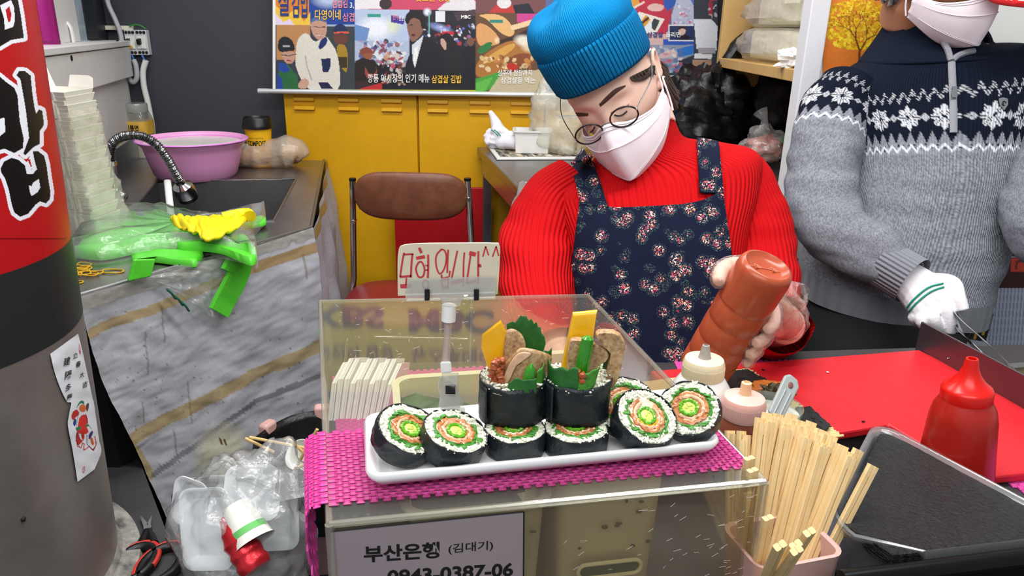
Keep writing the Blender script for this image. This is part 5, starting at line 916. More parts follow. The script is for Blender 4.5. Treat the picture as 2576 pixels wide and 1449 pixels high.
# ================================================================== PEOPLE
def Rx(a): c, s = cos(a), sin(a); return np.array([[1, 0, 0], [0, c, -s], [0, s, c]])
def Ry(a): c, s = cos(a), sin(a); return np.array([[c, 0, s], [0, 1, 0], [-s, 0, c]])
def Rz(a): c, s = cos(a), sin(a); return np.array([[c, -s, 0], [s, c, 0], [0, 0, 1]])
def g2(x, s): return math.exp(-(x / s) ** 2)
def sstep(x): x = min(max(x, 0), 1); return x * x * (3 - 2 * x)
class Head:
    def __init__(s, v, T, sc): s.M = Ry(v[0]) @ Rx(v[1]) @ Rz(v[2]); s.T = np.asarray(T, float); s.s = sc
    def w(s, p): return (np.asarray(p, float) * s.s) @ s.M.T + s.T
    def mesh(s, mb, n=96, m=72):
        P = np.zeros((m + 1, n, 3))
        for i in range(m + 1):
            th = PI * i / m
            for j in range(n):
                ph = 2 * PI * j / n; x, y, z = .074 * sin(th) * cos(ph), .094 * sin(th) * sin(ph), .114 * cos(th)
                k = sstep((-z - .015) / .1); x *= 1 - .36 * k
                if y > 0: y *= 1 - .42 * k
                else: y *= .95 + .03 * k; y -= .004 * g2(x, .05)
                if y < -.02:
                    ax = abs(x); y += -.016 * g2(x, .0105) * g2(z + .036, .016) - .010 * g2(x, .009) * g2(z + .014, .022) + .011 * g2(ax - .031, .016) * g2(z - .001, .013) - .0085 * g2(ax - .032, .0125) * g2(z + .003, .0085) - .003 * g2(ax - .03, .024) * g2(z - .024, .009) - .004 * g2(ax - .042, .02) * g2(z + .038, .024) - .005 * g2(x, .02) * g2(z + .072, .008) + .002 * g2(x, .022) * g2(z + .0715, .002)
                P[i, j] = (x, y, z)
        mb.loft(s.w(P), (False, False))
        for sx in (-1, 1):
            hel = [(sx * (.073 + .008 * u), .010 + .016 * cos(a) + .004, -.004 + .030 * sin(a)) for a, u in zip(np.linspace(-.9, 3.6, 16), np.r_[np.linspace(.4, 1.6, 8), np.linspace(1.6, .5, 8)])]
            mb.tube(s.w(hel), .0042 * s.s, 8); mb.ball(s.w((sx * .074, .012, -.004)), np.array((.0055, .015, .027)) * s.s, 12, 8, s.M); mb.ball(s.w((sx * .074, .006, -.032)), np.array((.0055, .009, .009)) * s.s, 10, 8, s.M)
    def mask(s, par, mm, extra=0):
        rows = [(0, [(-.078, -.010, -.034), (-.066, -.058, -.036), (-.036, -.094, -.026), (-.014, -.113, -.010), (0, -.121, -.004), (.014, -.113, -.010), (.036, -.094, -.026), (.066, -.058, -.036), (.078, -.010, -.034)]),
                (.30, [(-.079, -.010, -.048), (-.069, -.060, -.052), (-.044, -.100, -.052), (-.018, -.126, -.046), (0, -.138, -.040), (.018, -.126, -.046), (.044, -.100, -.052), (.069, -.060, -.052), (.079, -.010, -.048)]),
                (.72, [(-.076, -.010, -.070), (-.065, -.062, -.084), (-.042, -.098, -.096), (-.018, -.122, -.104), (0, -.134, -.108), (.018, -.122, -.104), (.042, -.098, -.096), (.065, -.062, -.084), (.076, -.010, -.070)]),
                (1.0, [(-.072, -.010, -.082), (-.056, -.050, -.104), (-.038, -.072, -.118), (-.016, -.090, -.126), (0, -.096, -.128), (.016, -.090, -.126), (.038, -.072, -.118), (.056, -.050, -.104), (.072, -.010, -.082)])]
        R_ = [catmull(r[1], 60) for r in rows]; P = []
        for k in range(3):
            for v in np.linspace(0, 1, 14)[(0 if k == 0 else 1):]: bulge = sin(PI * v) * .002; P.append([lerp(R_[k][j], R_[k + 1][j], v) + A3(0, -bulge, 0) for j in range(60)])
        P = np.array(P); t = MB().grid(s.w(P)).build('face_mask', mm, par, solid=.0016, angle=25)
        st = MB(); seam = lambda row, off: s.w([p + A3(0, -.0022, off) for p in P[row]])
        for r_, o_ in ((1, .0), (3, .0), (26, .002)): st.tube(seam(r_, o_)[6:-6], .0006, 5)
        st.build('seam_stitching', MATS.get('mask_seam') or mat('mask_seam', '#c5bcc2', .9), t)
        fold = MB().tube(s.w([p + A3(0, -.0015, 0) for p in R_[1]])[3:-3], .0011, 6).tube(s.w([p + A3(0, -.001, 0) for p in R_[2]])[3:-3], .0011, 6); fold.build('fold_edge', mm, t)
        for sx in (-1, 1):
            lo = MB()
            for z0, z1 in ((-.038, .026), (-.078, -.030)): lo.tube(s.w(catmull([(sx * .078, -.010, z0), (sx * .080, -.002, (z0 * .6 + z1 * .4)), (sx * .0815, .008, z1 * .9 + .002), (sx * .080, .024, z1)], 14)), .0017, 8)
            lo.build('ear_loop', mm, t)
        return t
def ring_px(cx, cy, hw, sl, d, t, n=64, ex=2.5, tilt=0):
    c_ = att(cx, cy, t); ax = att(cx + hw, cy + sl * hw, t) - c_; by = A3(0, d, tilt)
    return [c_ + math.copysign(abs(cos(a)) ** (2 / ex), cos(a)) * ax + math.copysign(abs(sin(a)) ** (2 / ex), sin(a)) * by for a in np.arange(n) * 2 * PI / n]
def smooth_rings(rows, m, n=64, ex=2.5):
    R_ = np.array([ring_px(*r, n=n, ex=ex) for r in rows]); out = np.zeros((m, n, 3))
    for j in range(n): out[:, j] = catmull(R_[:, j], m)
    return out
def wrinkle(R_, f):
    c_ = R_.mean(1, keepdims=True); d = R_ - c_; L = np.linalg.norm(d, axis=2, keepdims=True)
    for i in range(R_.shape[0]):
        for j in range(R_.shape[1]): R_[i, j] += d[i, j] / L[i, j] * f(R_[i, j], i / R_.shape[0], j / R_.shape[1])
    return R_
m_skin = mat('skin', '#e9c2ae', .5, sss=.1, bump=(90, .06, .002), var=(14, .3, '#dda892')); m_skinman = mat('tanned_skin', '#b07a5c', .5, sss=.1, bump=(90, .08, .002))
m_mask = mat('mask_fabric', '#eee4ea', .85, bump=(420, .15, .0006)); m_hair = mat('dark_hair', '#3a2d26', .45, bump=(160, .5, .003))
m_lens = film('spectacle_lens', '#fafcfb', .02, .5, .02)
def core_body(mb, hd, torso, arms):
    mb.tube(catmull([hd.w((0, .02, -.03)), hd.w((0, .03, -.10)), np.array(torso[0]).mean(0), np.array(torso[1]).mean(0)], 10), [.055, .054, .056, .058, .06, .062, .064, .066, .07, .075], 24)
    mb.loft([lerp(np.mean(r, 0), r, .86) for r in torso[1:]])
    for P, r in arms: mb.tube(P, np.asarray(r) * .7, 16)

# ---------------------------------------------------------------- the woman
HW = Head((-.57804734, .24385627, -.41369363), (.17496286, 1.37930848, 1.4015622), 1.05)
wm = thing('person', 'person in blue knit hat, red turtleneck and navy floral apron squeezing a sauce bottle', 'person', A3(.27, 1.42, FZ))
rowsW = [(1600, 268, 66, -.55, .056, 1.385), (1600, 300, 82, -.5, .064, 1.385), (1600, 345, 98, -.42, .072, 1.385), (1604, 385, 125, -.3, .082, 1.39), (1625, 405, 200, -.22, .092, 1.395), (1640, 432, 262, -.18, .104, 1.395), (1645, 490, 258, -.10, .12, 1.39), (1645, 570, 232, -.04, .128, 1.375), (1640, 690, 216, 0, .135, 1.365), (1636, 820, 214, 0, .138, 1.36), (1634, 1000, 225, 0, .14, 1.36), (1634, 1180, 230, 0, .14, 1.36)]
TW = smooth_rings(rowsW, 120, 96, 2.35)
TW = wrinkle(TW, lambda p, v, u: .004 * nz(p, 9, 1) * min(1, v * 4) + .003 * nz((p[0] * 30, p[1] * 8, p[2] * 8), 1, 2) * v)
# bottle and hand geometry first: everything hangs together there
Bb = att(1931, 668, .965); Bn = att(1774, 925, 1.085); Ba = unit(Bn - Bb); BL = np.linalg.norm(Bn - Bb); Br = .0375
e1 = unit(CR - Ba * np.dot(CR, Ba)); e2 = unit(np.cross(Ba, e1)); e2 = e2 if np.dot(e2, CF) < 0 else -e2
onb = lambda s, th, r: Bb + Ba * BL * s + (cos(th) * e1 + sin(th) * e2) * (Br + r)
wrist = att(1985, 815, 1.16)
armL = ([att(*p) for p in ((1455, 470, 1.41), (1392, 520, 1.40), (1362, 600, 1.38), (1350, 690, 1.33), (1352, 770, 1.26), (1372, 850, 1.18), (1410, 900, 1.10))], [.062, .070, .072, .070, .064, .056, .048])
armR = ([att(1838, 430, 1.41), att(1868, 500, 1.41), att(1893, 590, 1.40), att(1908, 690, 1.37), att(1916, 775, 1.31), att(1940, 822, 1.24), lerp(att(1940, 822, 1.24), wrist, .85)], [.060, .068, .072, .070, .066, .056, .046])
def hand(mb, g=0.0):
    pal = onb(.50, -1.25, .012)
    for s in (.36, .48, .60, .71): mb.tube([wrist, lerp(wrist, onb(s, -1.0, .014), .55), onb(s, -.85, .013)], [.024 + g, .02 + g, .013 + g], 12)
    for s, ln, r in ((.37, .95, .0088), (.49, 1.15, .0092), (.61, 1.05, .009), (.72, .8, .0078)):
        mb.tube(catmull([onb(s, -.85, .012), onb(s + .005, -.35, .011), onb(s + .012, .15, .0095), onb(s + .02, .15 + .45 * ln, .0085), onb(s + .028, .15 + .8 * ln, .0075)], 16), [r + .002 + g - .003 * (k / 15) * .9 + .0012 * (abs(k - 5) < 2) for k in range(16)], 12)
    mb.tube(catmull([lerp(wrist, onb(.34, -1.2, .02), .45), onb(.26, -1.45, .018), onb(.22, -2.0, .013), onb(.225, -2.55, .010), onb(.24, -3.05, .009)], 16), [.017 + g, .0165 + g, .016 + g, .015 + g, .014 + g, .0135 + g, .013 + g, .0125 + g, .0125 + g, .012 + g, .012 + g, .0115 + g, .011 + g, .0105 + g, .0095 + g, .008 + g], 12)
mb = MB(); HW.mesh(mb); core_body(mb, HW, [TW[0], TW[14], *TW[30::8]], [armL, armR]); hand(mb); mb.tube([armL[0][-1], att(1440, 930, 1.05), att(1462, 950, 1.01)], [.03, .03, .012], 12)
wb = mb.build('body', m_skin, wm); remesh(wb, .0034, 4)
wbv = BVHTree.FromPolygons([tuple(v.co) for v in wb.data.vertices], [tuple(p.vertices) for p in wb.data.polygons])
m_redknit = mat('red_rib_knit', '#b80b11', .85, spec=.12, rib=(95, .55, 'u', .003), bump=(320, .5, .0012)); m_redknit2 = mat('red_rib_knit_sleeve', '#b80b11', .85, spec=.12, rib=(46, .5, 'u', .003), bump=(320, .5, .0012))
mb = MB().loft(TW, (False, True)); tv = bvh_of(mb); mb.build('sweater', m_redknit, wm, angle=0)
def sleeve(P, r, n=72, m=110, seed=1, am=1.0):
    C = catmull(P, m); rr = catmull([(x,) for x in r], m)[:, 0]; mb = MB().tube(C, rr, n, cap=False); V = mb.v[0]; cols = n + 1
    for i in range(m):
        for j in range(cols):
            q = V[i * cols + j]; d = unit(q - C[i]); v = i / m
            q += d * am * (.010 * nz(q, 11, seed) + .006 * nz((q[0] * 10, q[1] * 10, q[2] * 34), 1, seed) * min(1, v * 3) + .004 * nz((q[0] * 18, q[1] * 18, q[2] * 60), 1, seed + 4) * max(0, v - .35))
    return mb
for (P, r), nm in ((armL, 'sleeve'), (armR, 'sleeve')): sleeve(P, r).build(nm, m_redknit2, wm, angle=0)
# rolled top edge of the turtleneck
MB().tube([lerp(np.mean(TW[0], 0), p, 1.0) for p in TW[0]], .006, 8, closed=True).build('collar_edge', m_redknit, wm)
# legs (dark trousers behind the counter)
for sx in (-.075, .075): MB().tube([A3(.26 + sx, 1.42, .86), A3(.27 + sx, 1.43, .55), A3(.27 + sx, 1.45, FZ + .06)], [.095, .075, .055], 20).build('trouser_leg', mat('dark_trousers', '#191a20', .9) if 'dark_trousers' not in MATS else MATS['dark_trousers'], wm); MB().ball(A3(.27 + sx, 1.41, FZ + .04), (.045, .11, .04), 16, 10).build('shoe', m_black, wm)
# apron bib and straps laid onto the sweater
def drape(par, name, Lp, Rp, m, n, off, mm, bv, fb, top=None):
    Lp, Rp = catmull(Lp, m), catmull(Rp, m); P = np.zeros((m, n, 3)); UV = []
    for i in range(m):
        for j in range(n):
            u = j / (n - 1); x, y = lerp(Lp[i], Rp[i], u)
            if top is not None: y = y + top(u) * (1 - i / (m - 1)) ** 2
            h, nn = hit(bv, x, y); P[i, j] = (h + nn * off if h is not None else (np.nan,) * 3); UV.append((x / 1000, -y / 1000))
        row = P[i]; ok = ~np.isnan(row[:, 0])
        if ok.any():
            idx = np.where(ok)[0]
            for k in range(3): row[:, k] = np.interp(np.arange(n), idx, row[idx, k])
            for j in np.where(~ok)[0]: e = idx[0] if j < idx[0] else idx[-1]; row[j] = row[e] + A3(0, .012 * abs(j - e), 0)
        else:
            for j in range(n): x, y = lerp(Lp[i], Rp[i], j / (n - 1)); row[j] = att(x, y, fb)
    Q = P.copy()
    for _ in range(3): Q[1:-1] = (Q[:-2] + 2 * Q[1:-1] + Q[2:]) / 4; Q[:, 1:-1] = (Q[:, :-2] + 2 * Q[:, 1:-1] + Q[:, 2:]) / 4
    for i in range(m):
        for j in range(n): Q[i, j] += A3(0, -1, .2) * (.0035 * nz((Q[i, j][0] * 16, Q[i, j][1] * 4, Q[i, j][2] * 5), 1, 3))
    return MB().grid(Q, uv=np.array(UV)).build(name, mm, par, solid=.003, angle=0)
ap = drape(wm, 'apron_bib', [(1462, 500), (1457, 560), (1450, 640), (1442, 740), (1438, 860), (1436, 1010)], [(1814, 480), (1823, 560), (1832, 640), (1838, 740), (1842, 860), (1846, 1010)], 90, 90, .007, m_floral, tv, 1.26, top=lambda u: 34 * max(0, 1 - (2 * u - 1.0) ** 4) + 0)
drape(wm, 'apron_strap', [(1436, 408), (1442, 434), (1452, 470), (1464, 520)], [(1490, 388), (1498, 416), (1512, 465), (1532, 528)], 40, 14, .0075, m_floral, tv, 1.30)
drape(wm, 'apron_strap', [(1751, 356), (1752, 390), (1755, 430), (1758, 490)], [(1805, 366), (1808, 396), (1812, 440), (1816, 492)], 40, 14, .0075, m_floral, tv, 1.30)
# hat
m_hat = mat('blue_knit', '#047cb8', .85, spec=.12, rib=(84, .9, 'u', .004), bump=(260, .5, .0012)); m_hat2 = mat('blue_knit_crown', '#047cb8', .85, spec=.12, rib=(150, .5, 'u', .003), bump=(220, .6, .0015))
def hatring(a, b, z, cy=.0, tilt=.16, cx=0, n=128): return [(cx + a * cos(t), cy + b * sin(t), z - tilt * (cy + b * sin(t))) for t in np.arange(n) * 2 * PI / n]
cuff = [hatring(.0795, .1015, .036), hatring(.083, .105, .034), (hatring(.0862, .1083, .040)), hatring(.0885, .1105, .07), hatring(.0885, .111, .098), hatring(.0865, .109, .104), hatring(.083, .105, .103)]
MB().loft(HW.w(np.array(cuff)), (False, False)).build('hat_cuff', m_hat, wm, angle=0)
crown = np.array([hatring(.082, .104, .095), hatring(.0865, .108, .108), hatring(.0885, .1085, .122), hatring(.086, .104, .139, .002), hatring(.076, .092, .156, .004), hatring(.058, .07, .168, .006), hatring(.034, .042, .175, .008), hatring(.012, .014, .177, .008), hatring(.0005, .0005, .176, .008)])
CRW = np.zeros((50, 128, 3))
for j in range(128): CRW[:, j] = catmull(crown[:, j], 50)
for i in range(50):
    for j in range(128):
        v = i / 49; a = 2 * PI * j / 128; CRW[i, j] *= 1 + .03 * nz(CRW[i, j], 22, 3) * min(1, v * 3); CRW[i, j, 2] -= .010 * v * abs(cos(2 * a + .6)) ** 6 * sin(PI * v)
MB().loft(HW.w(CRW), (False, True)).build('hat_crown', m_hat2, wm, angle=0)
hatb = bvh_of(MB().loft(HW.w(np.array(cuff)), (False, False)))
sp = [hit(hatb, x, y) for x, y in ((1393, 244), (1384, 234), (1374, 238), (1374, 250), (1384, 258), (1394, 268), (1402, 280), (1400, 290), (1392, 288))]; sp = [h + n_ * .002 for h, n_ in sp if h is not None]
if len(sp) > 4: MB().tube(catmull(sp, 30), .0042, 8).build('embroidered_letter', m_black, wm)
# hair
def onhead(px, py, off=.001):
    h, n_ = hit(wbv, px, py); return None if h is None else h + n_ * off
mb = MB()
for k in range(46):
    x0 = 1584 + 56 * k / 45; P = [(x0, 196 - (x0 - 1580) * .5), (x0 + 6, 202 - (x0 - 1580) * .3 + 4 * sin(k)), (1618 + .3 * k + 4 * sin(k * 2.2), 200 - .5 * k), (1642 - 5 * sin(k * 1.7), 178 - .3 * k)]
    q = [onhead(x, y, .0025 + .0015 * sin(k * 3.1)) for x, y in catmull(P, 9)]; q = [p for p in q if p is not None]
    if len(q) > 3: mb.tube(np.array(q), .0013, 5)
for k in range(36):
    a = k / 35; p0 = HW.w((.066 + .006 * sin(k), .03 + .03 * a, .0)); p1 = HW.w((.064 + .01 * sin(k * 1.3), .03 + .05 * a, -.045)); p2 = HW.w((.06 + .016 * sin(k * 2.3), .035 + .05 * a, -.088 - .012 * sin(k * 1.9))); mb.tube(catmull([p0, p1, p2], 8), .0042, 6)
mb.build('hair', m_hair, wm)
# brows, lashes, lid creases drawn on the face as fine relief
m_brow = mat('brow_hair', '#4a2f2a', .8); m_lash = mat('lash', '#1c1412', .7)
def facepatch(name, up, lo, mm, off=.0009, n=26):
    U, L_ = catmull(up, n), catmull(lo, n); P = np.zeros((5, n, 3))
    for i in range(5):
        for j in range(n):
            q = onhead(*lerp(U[j], L_[j], i / 4), off); P[i, j] = q if q is not None else (P[i, j - 1] if j else HW.T)
    return MB().grid(P).build(name, mm, wm, solid=.0006)
facepatch('eyebrow', [(1507, 262), (1528, 240), (1548, 223), (1573, 214)], [(1511, 268), (1531, 251), (1550, 234), (1573, 217)], m_brow)
facepatch('eyebrow', [(1421, 287), (1440, 284), (1460, 283), (1480, 285)], [(1422, 291), (1440, 293), (1460, 292), (1480, 291)], m_brow)
for P in (((1545, 289), (1556, 291), (1566, 288), (1577, 279)), ((1470, 331), (1482, 333), (1491, 328), (1497, 318))):
    q = [onhead(x, y, .0012) for x, y in catmull(P, 14)]; MB().tube(np.array([p for p in q if p is not None]), .0013, 6).build('lashes', m_lash, wm)
for P in (((1536, 284), (1550, 276), (1566, 272), (1582, 262)), ((1464, 322), (1476, 320), (1488, 315))):
    q = [onhead(x, y, .0003) for x, y in catmull(P, 12)]; MB().tube(np.array([p for p in q if p is not None]), .0008, 5).build('eyelid_crease', MATS.get('crease') or mat('crease', '#9a6a56', .7), wm)
HW.mask(wm, m_mask)
# glasses
gl = thing('spectacles', None, None); gl.location = Vector(HW.w((0, -.12, -.01))); adopt(gl, wm)
lensc = []
for k, (x, y) in enumerate(((1482, 338), (1570, 294))):
    c_ = att(x, y, 1.255 - (.026 if k else 0)); lensc.append(c_)
ln = unit(lensc[1] - lensc[0]); lv = HW.M @ unit(A3(0, -.93, -.36)); lu = unit(np.cross(lv, ln)); lv = np.cross(ln, lu)
if np.dot(lu, HW.M @ A3(0, 0, 1)) < 0: lu = -lu
for c_ in lensc:
    ring = [c_ + .0238 * (cos(a) * ln + sin(a) * lu * .96) for a in np.arange(48) * 2 * PI / 48]; MB().tube(ring, .0015, 8, closed=True).build('lens_rim', m_black, gl); MB().add(ring, [tuple(range(48))]).build('lens', m_lens, gl, smooth=False)
mid = (lensc[0] + lensc[1]) / 2; MB().tube(catmull([lensc[0] + ln * .0235 + lu * .002, mid + lu * .006 + HW.M @ A3(0, -.003, 0), lensc[1] - ln * .0235 + lu * .002], 12), .0011, 8).build('bridge', m_chrome, gl)
for c_, s in ((lensc[0], -1), (lensc[1], 1)):
    hgp = c_ + ln * s * .0245 + lu * .004; MB().tube(catmull([hgp, hgp + HW.M @ A3(s * .003, .006, .002), HW.w((s * .084, -.055, .012)), HW.w((s * .085, -.01, .030)), HW.w((s * .082, .02, .026))], 20), .0010, 8).build('temple', m_chrome, gl); MB().ball(hgp, .0022, 8, 6).build('hinge', m_chrome, gl)
    MB().ball(c_ - ln * s * .019 - lu * .006 - lv * .004, (.002, .004, .005), 8, 6).build('nose_pad', m_clear, gl)
# clear disposable glove over the holding hand
mb = MB(); hand(mb, .0022); go = mb.build('plastic_glove', film('disposable_glove', '#fdf6f2', .10, .8, .08, (90, .9)), wm); remesh(go, .003, 2)
me = go.data; co = np.empty(len(me.vertices) * 3); me.vertices.foreach_get('co', co); co = co.reshape(-1, 3); me_n = np.array([v.normal[:] for v in me.vertices]); dsp = np.array([.0022 * nz(p, 60, 2) + .0016 * nz(p, 150, 5) + .0008 for p in co]); me.vertices.foreach_set('co', (co + me_n * dsp[:, None]).ravel()); me.update()
cf = catmull([wrist + unit(wrist - onb(.5, -1, 0)) * .0, att(1985, 775, 1.10), att(2002, 748, 1.07), att(2022, 738, 1.06)], 20); mb = MB().tube(cf, catmull([(.03,), (.026,), (.018,), (.02,), (.012,)], 20)[:, 0], 20, cap=False); V = mb.v[0]
for i in range(len(V)): V[i] += .008 * np.array([nz(V[i], 50, 1), nz(V[i], 50, 2), nz(V[i], 50, 3)])
mb.build('glove_cuff', MATS['disposable_glove'], wm, angle=0)

# ---------------------------------------------------------------- sauce bottle in her hand
m_sauce = mat('chilli_sauce_plastic', '#a3482a', .26, var=(10, .35, '#b4583a')); sb = thing('sauce_bottle', 'large orange-brown sauce bottle held upside down by the woman in the red sweater', 'bottle', Bb)
BM = rotmat(Ba, e1); L = BL
prof = [(0, .006), (.020, .006), (.026, .003), (.030, -.001), (.0335, .000), (.0365, .006), (.0375, .014), (.0375, .06)]
for k in range(4): z = .066 + k * .034; prof += [(.0375, z - .003), (.0366, z - .001), (.0366, z + .001), (.0379, z + .003), (.0378, z + .027)]
prof += [(.0365, L * .90), (.032, L * .97), (.022, L * 1.05), (.014, L * 1.1), (.013, L * 1.14), (.006, L * 1.2), (0, L * 1.2)]
MB().lathe(prof, Bb, BM, 64).build('bottle_body', m_sauce, sb, angle=50)
mb = MB(); mb.tube([Bb + BM @ A3(-.026, 0, .0052), Bb + BM @ A3(.026, 0, .0052)], .0006, 5)
for sx in (-1, 1):
    c_ = Bb + BM @ A3(sx * .012, 0, .0052); tri = [c_ + BM @ A3(.006 * cos(a), .006 * sin(a), 0) for a in (0, 2.1, 4.2)]; mb.tube(tri, .0007, 5, closed=True); tri = [c_ + BM @ A3(.003 * cos(a), .003 * sin(a), 0) for a in (.5, 2.6, 4.7)]; mb.tube(tri, .0006, 5, closed=True)
mb.build('moulded_mark', mat('moulded_relief', '#cf7d60', .3), sb)

# ---------------------------------------------------------------- the man
vM = (.02, .42, .62); scM = 1.06; MM = Ry(vM[0]) @ Rx(vM[1]) @ Rz(vM[2]); HT = att(2436, 118, 1.56) - MM @ (A3(0, -.118, -.118) * scM); HM_ = Head(vM, HT, scM)
mn = thing('person', 'person in grey and navy snowflake sweater, white glove and mask, holding tongs', 'person', A3(.98, 1.72, FZ))
rowsM = [(2352, 52, 92, .12, .075, 1.655), (2350, 95, 108, .12, .082, 1.655), (2352, 125, 160, -.10, .095, 1.66), (2356, 150, 225, -.16, .108, 1.66), (2355, 205, 262, -.08, .12, 1.66), (2345, 300, 232, .03, .13, 1.655), (2335, 400, 210, .03, .137, 1.65), (2315, 500, 212, .04, .142, 1.645), (2285, 600, 222, .06, .148, 1.64), (2250, 690, 226, .10, .15, 1.635), (2238, 742, 222, .13, .148, 1.635)]
NR, NC = 300, 480; TM = smooth_rings(rowsM, NR, NC, 2.5); TM = wrinkle(TM, lambda p, v, u: .006 * nz((p[0] * 6, p[1] * 6, p[2] * 26), 1, 5) * min(1, max(0, v - .45) * 4) + .004 * nz(p, 9, 3))
NAVY, GREY, WHT = np.array(lin('#0e1524')), np.array(lin('#7f828a')), np.array(lin('#d9dce2'))
def knit(q, w):
    """colour of one stitch: q rows below the snowflake centre, w stitches along"""
    if q < -78: return NAVY * RNG.uniform(.85, 1.15)
    if q < 36:
        if -76 < q < -58: on = abs((w % 24) - 12) < (q + 78) * .45 and (int(w // 3) + int(q // 4)) % 2 == 0; return WHT * .7 if on else NAVY
        if -56 < q < -40: on = abs(((w + 12) % 24) - 12) < (-38 - q) * .45 and (int(w // 3) + int(q // 4)) % 2 == 0; return WHT * .7 if on else NAVY
        dw = (w % 84) - 42; r = math.hypot(dw, q)
        if 3 < r < 34:
            a = (math.atan2(q, dw) + PI / 8) % (PI / 4) - PI / 8; pr = r * abs(sin(a)); fw = r * cos(a)
            if pr < min(fw * .36, (34 - fw) * .62) and pr > .9: return WHT * .82 * RNG.uniform(.85, 1.1)
        d2 = ((w + 42) % 84) - 42
        if 2 < abs(d2) + abs(q) < 11: return WHT * .55
        return NAVY
    if q < 62: return GREY * RNG.uniform(.85, 1.3) if abs((w % 28) - 14) < (q - 34) * .5 else NAVY
    if q < 88:
        z = abs((w % 28) - 14); dd = abs(q - 66 - z)
        if dd < 3.5: return WHT * RNG.uniform(.9, 1.05)
        if int(q // 4) % 2 == 0 and int(w // 5) % 3 == 0 and q < 78: return NAVY * 1.3
        return GREY * 1.12 * RNG.uniform(.8, 1.25)
    return GREY * RNG.uniform(.62, 1.38) * (1 + .12 * sin(q * .21) * nz((w * .004, q * .03, 0), 1))
pyr = catmull([(r[1],) for r in rowsM], NR)[:, 0]; circ = 1560.0
C = np.zeros((NR, NC + 1, 3))
for i in range(NR):
    for j in range(NC + 1):
        u = j / NC; a = 2 * PI * u; front = 1 if sin(a) < 0 else 0; C[i, j] = knit(pyr[i] + 34 * max(0, -sin(a)) - 309 - 0 + 10 * cos(a), (u - .755) * circ + 42 - 42)
m_knitp = mat('snowflake_knit', '#ffffff', .9, paint=True, spec=.12, rib=(230, .45, 'u', .002), bump=(420, .5, .0012))
mb = MB().loft(TM, (False, False), col=C); mv = bvh_of(mb); mb.build('sweater', m_knitp, mn, angle=0)
armA = ([att(*p) for p in ((2140, 215, 1.655), (2098, 285, 1.645), (2076, 380, 1.61), (2068, 480, 1.57), (2092, 570, 1.52), (2160, 622, 1.47), (2225, 664, 1.43), (2262, 686, 1.41))], [.066, .076, .077, .074, .073, .062, .050, .044])
armB = ([att(*p) for p in ((2540, 135, 1.66), (2612, 225, 1.65), (2648, 370, 1.58), (2625, 490, 1.5), (2640, 580, 1.42), (2720, 650, 1.35))], [.075, .088, .082, .076, .07, .055])
def msleeve(P, r, q0, seed, flip=1):
    n, m = 240, 260; mb = sleeve(P, r, n, m, seed, 1.1); Cc = np.zeros((m, n + 1, 3)); Cp = catmull(P, m); dist = np.r_[0, np.cumsum(np.linalg.norm(np.diff(Cp, axis=0), axis=1))] * FPX / 1.63
    for i in range(m):
        for j in range(n + 1): Cc[i, j] = knit(dist[i] - q0, j / n * 570)
    mb.col[0] = Cc.reshape(-1, 3); return mb
msleeve(*armA, 92, 3).build('sleeve', m_knitp, mn, angle=0); msleeve(*armB, 92, 6).build('sleeve', m_knitp, mn, angle=0)
cdir = unit(armA[0][-1] - armA[0][-2]); MB().tube(catmull([armA[0][-2] + cdir * .0, armA[0][-1], armA[0][-1] + cdir * .03], 12), .047, 48, cap=False).build('cuff', mat('grey_rib_knit', '#777a82', .9, sheen=.2, rib=(34, .6, 'u', .003), bump=(300, .5, .0015), var=(260, .5, '#6f727a')), mn, angle=0)
hem = [lerp(np.mean(TM[-1], 0), p, 1.015) for p in TM[-1][::5]]; MB().loft([[p + A3(0, 0, dz) for p in hem] for dz in (.035, .02, .0, -.02)], (False, False)).build('hem_band', MATS['grey_rib_knit'], mn, angle=0)
# collar, zip, badge
m_navyknit = mat('navy_knit', '#0e1524', .9, spec=.12, bump=(300, .5, .0015))
zp = [(2428, 118), (2404, 96), (2382, 128), (2390, 165), (2394, 205), (2396, 260), (2397, 335)]; q = []
for x, y in catmull([(2392, 150), (2394, 205), (2396, 260), (2397, 335)], 30):
    h, n_ = hit(mv, x, y); q.append(h + n_ * .003)
zb_ = MB().tube(np.array(q), .0075, 10, flat=.5); zb_.build('zip', mat('grey_zip_tape', '#8a8c92', .85, bump=(300, .8, .002)), mn); MB().slab([q[12] + A3(-.005, -.007, 0), q[12] + A3(.005, -.007, 0), q[17] + A3(.003, -.008, 0), q[17] + A3(-.009, -.008, 0)], (0, -.002, 0)).build('zip_pull', m_chrome, mn, smooth=False)
h0, n0 = hit(mv, 2392, 150)
for P in (((2392, 152), (2384, 125), (2372, 104), (2362, 92)), ((2395, 152), (2410, 140), (2430, 132), (2450, 128))):
    qq = []
    for k, (x, y) in enumerate(catmull(P, 16)): qq.append(att(x, y, 1.555 - .0 + .012 * k / 15))
    MB().tube(np.array(qq), .0065, 8).build('collar_edge', MATS['grey_zip_tape'], mn)
bp_, bn_ = hit(mv, 2522, 262); 
if bp_ is not None: Rb = rotmat(bn_, CR); mb = MB().slab([bp_ + Rb @ A3(x * .0105, y * .0125, .002) for x, y in ((-1, .9), (0, 1.1), (1, .9), (.9, -.2), (0, -1.2), (-.9, -.2))], bn_ * .002); mb.build('badge', m_chrome, mn, smooth=False, bevel=.001); MB().tube([bp_ + Rb @ A3(.0045 * cos(a), .0045 * sin(a), .0045) for a in np.linspace(0, 5, 14)], .0009, 6).tube([bp_ + Rb @ A3(-.002, -.006, .0045), bp_ + Rb @ A3(-.002, .003, .0045)], .0009, 6).build('badge_emblem', m_black, mn)
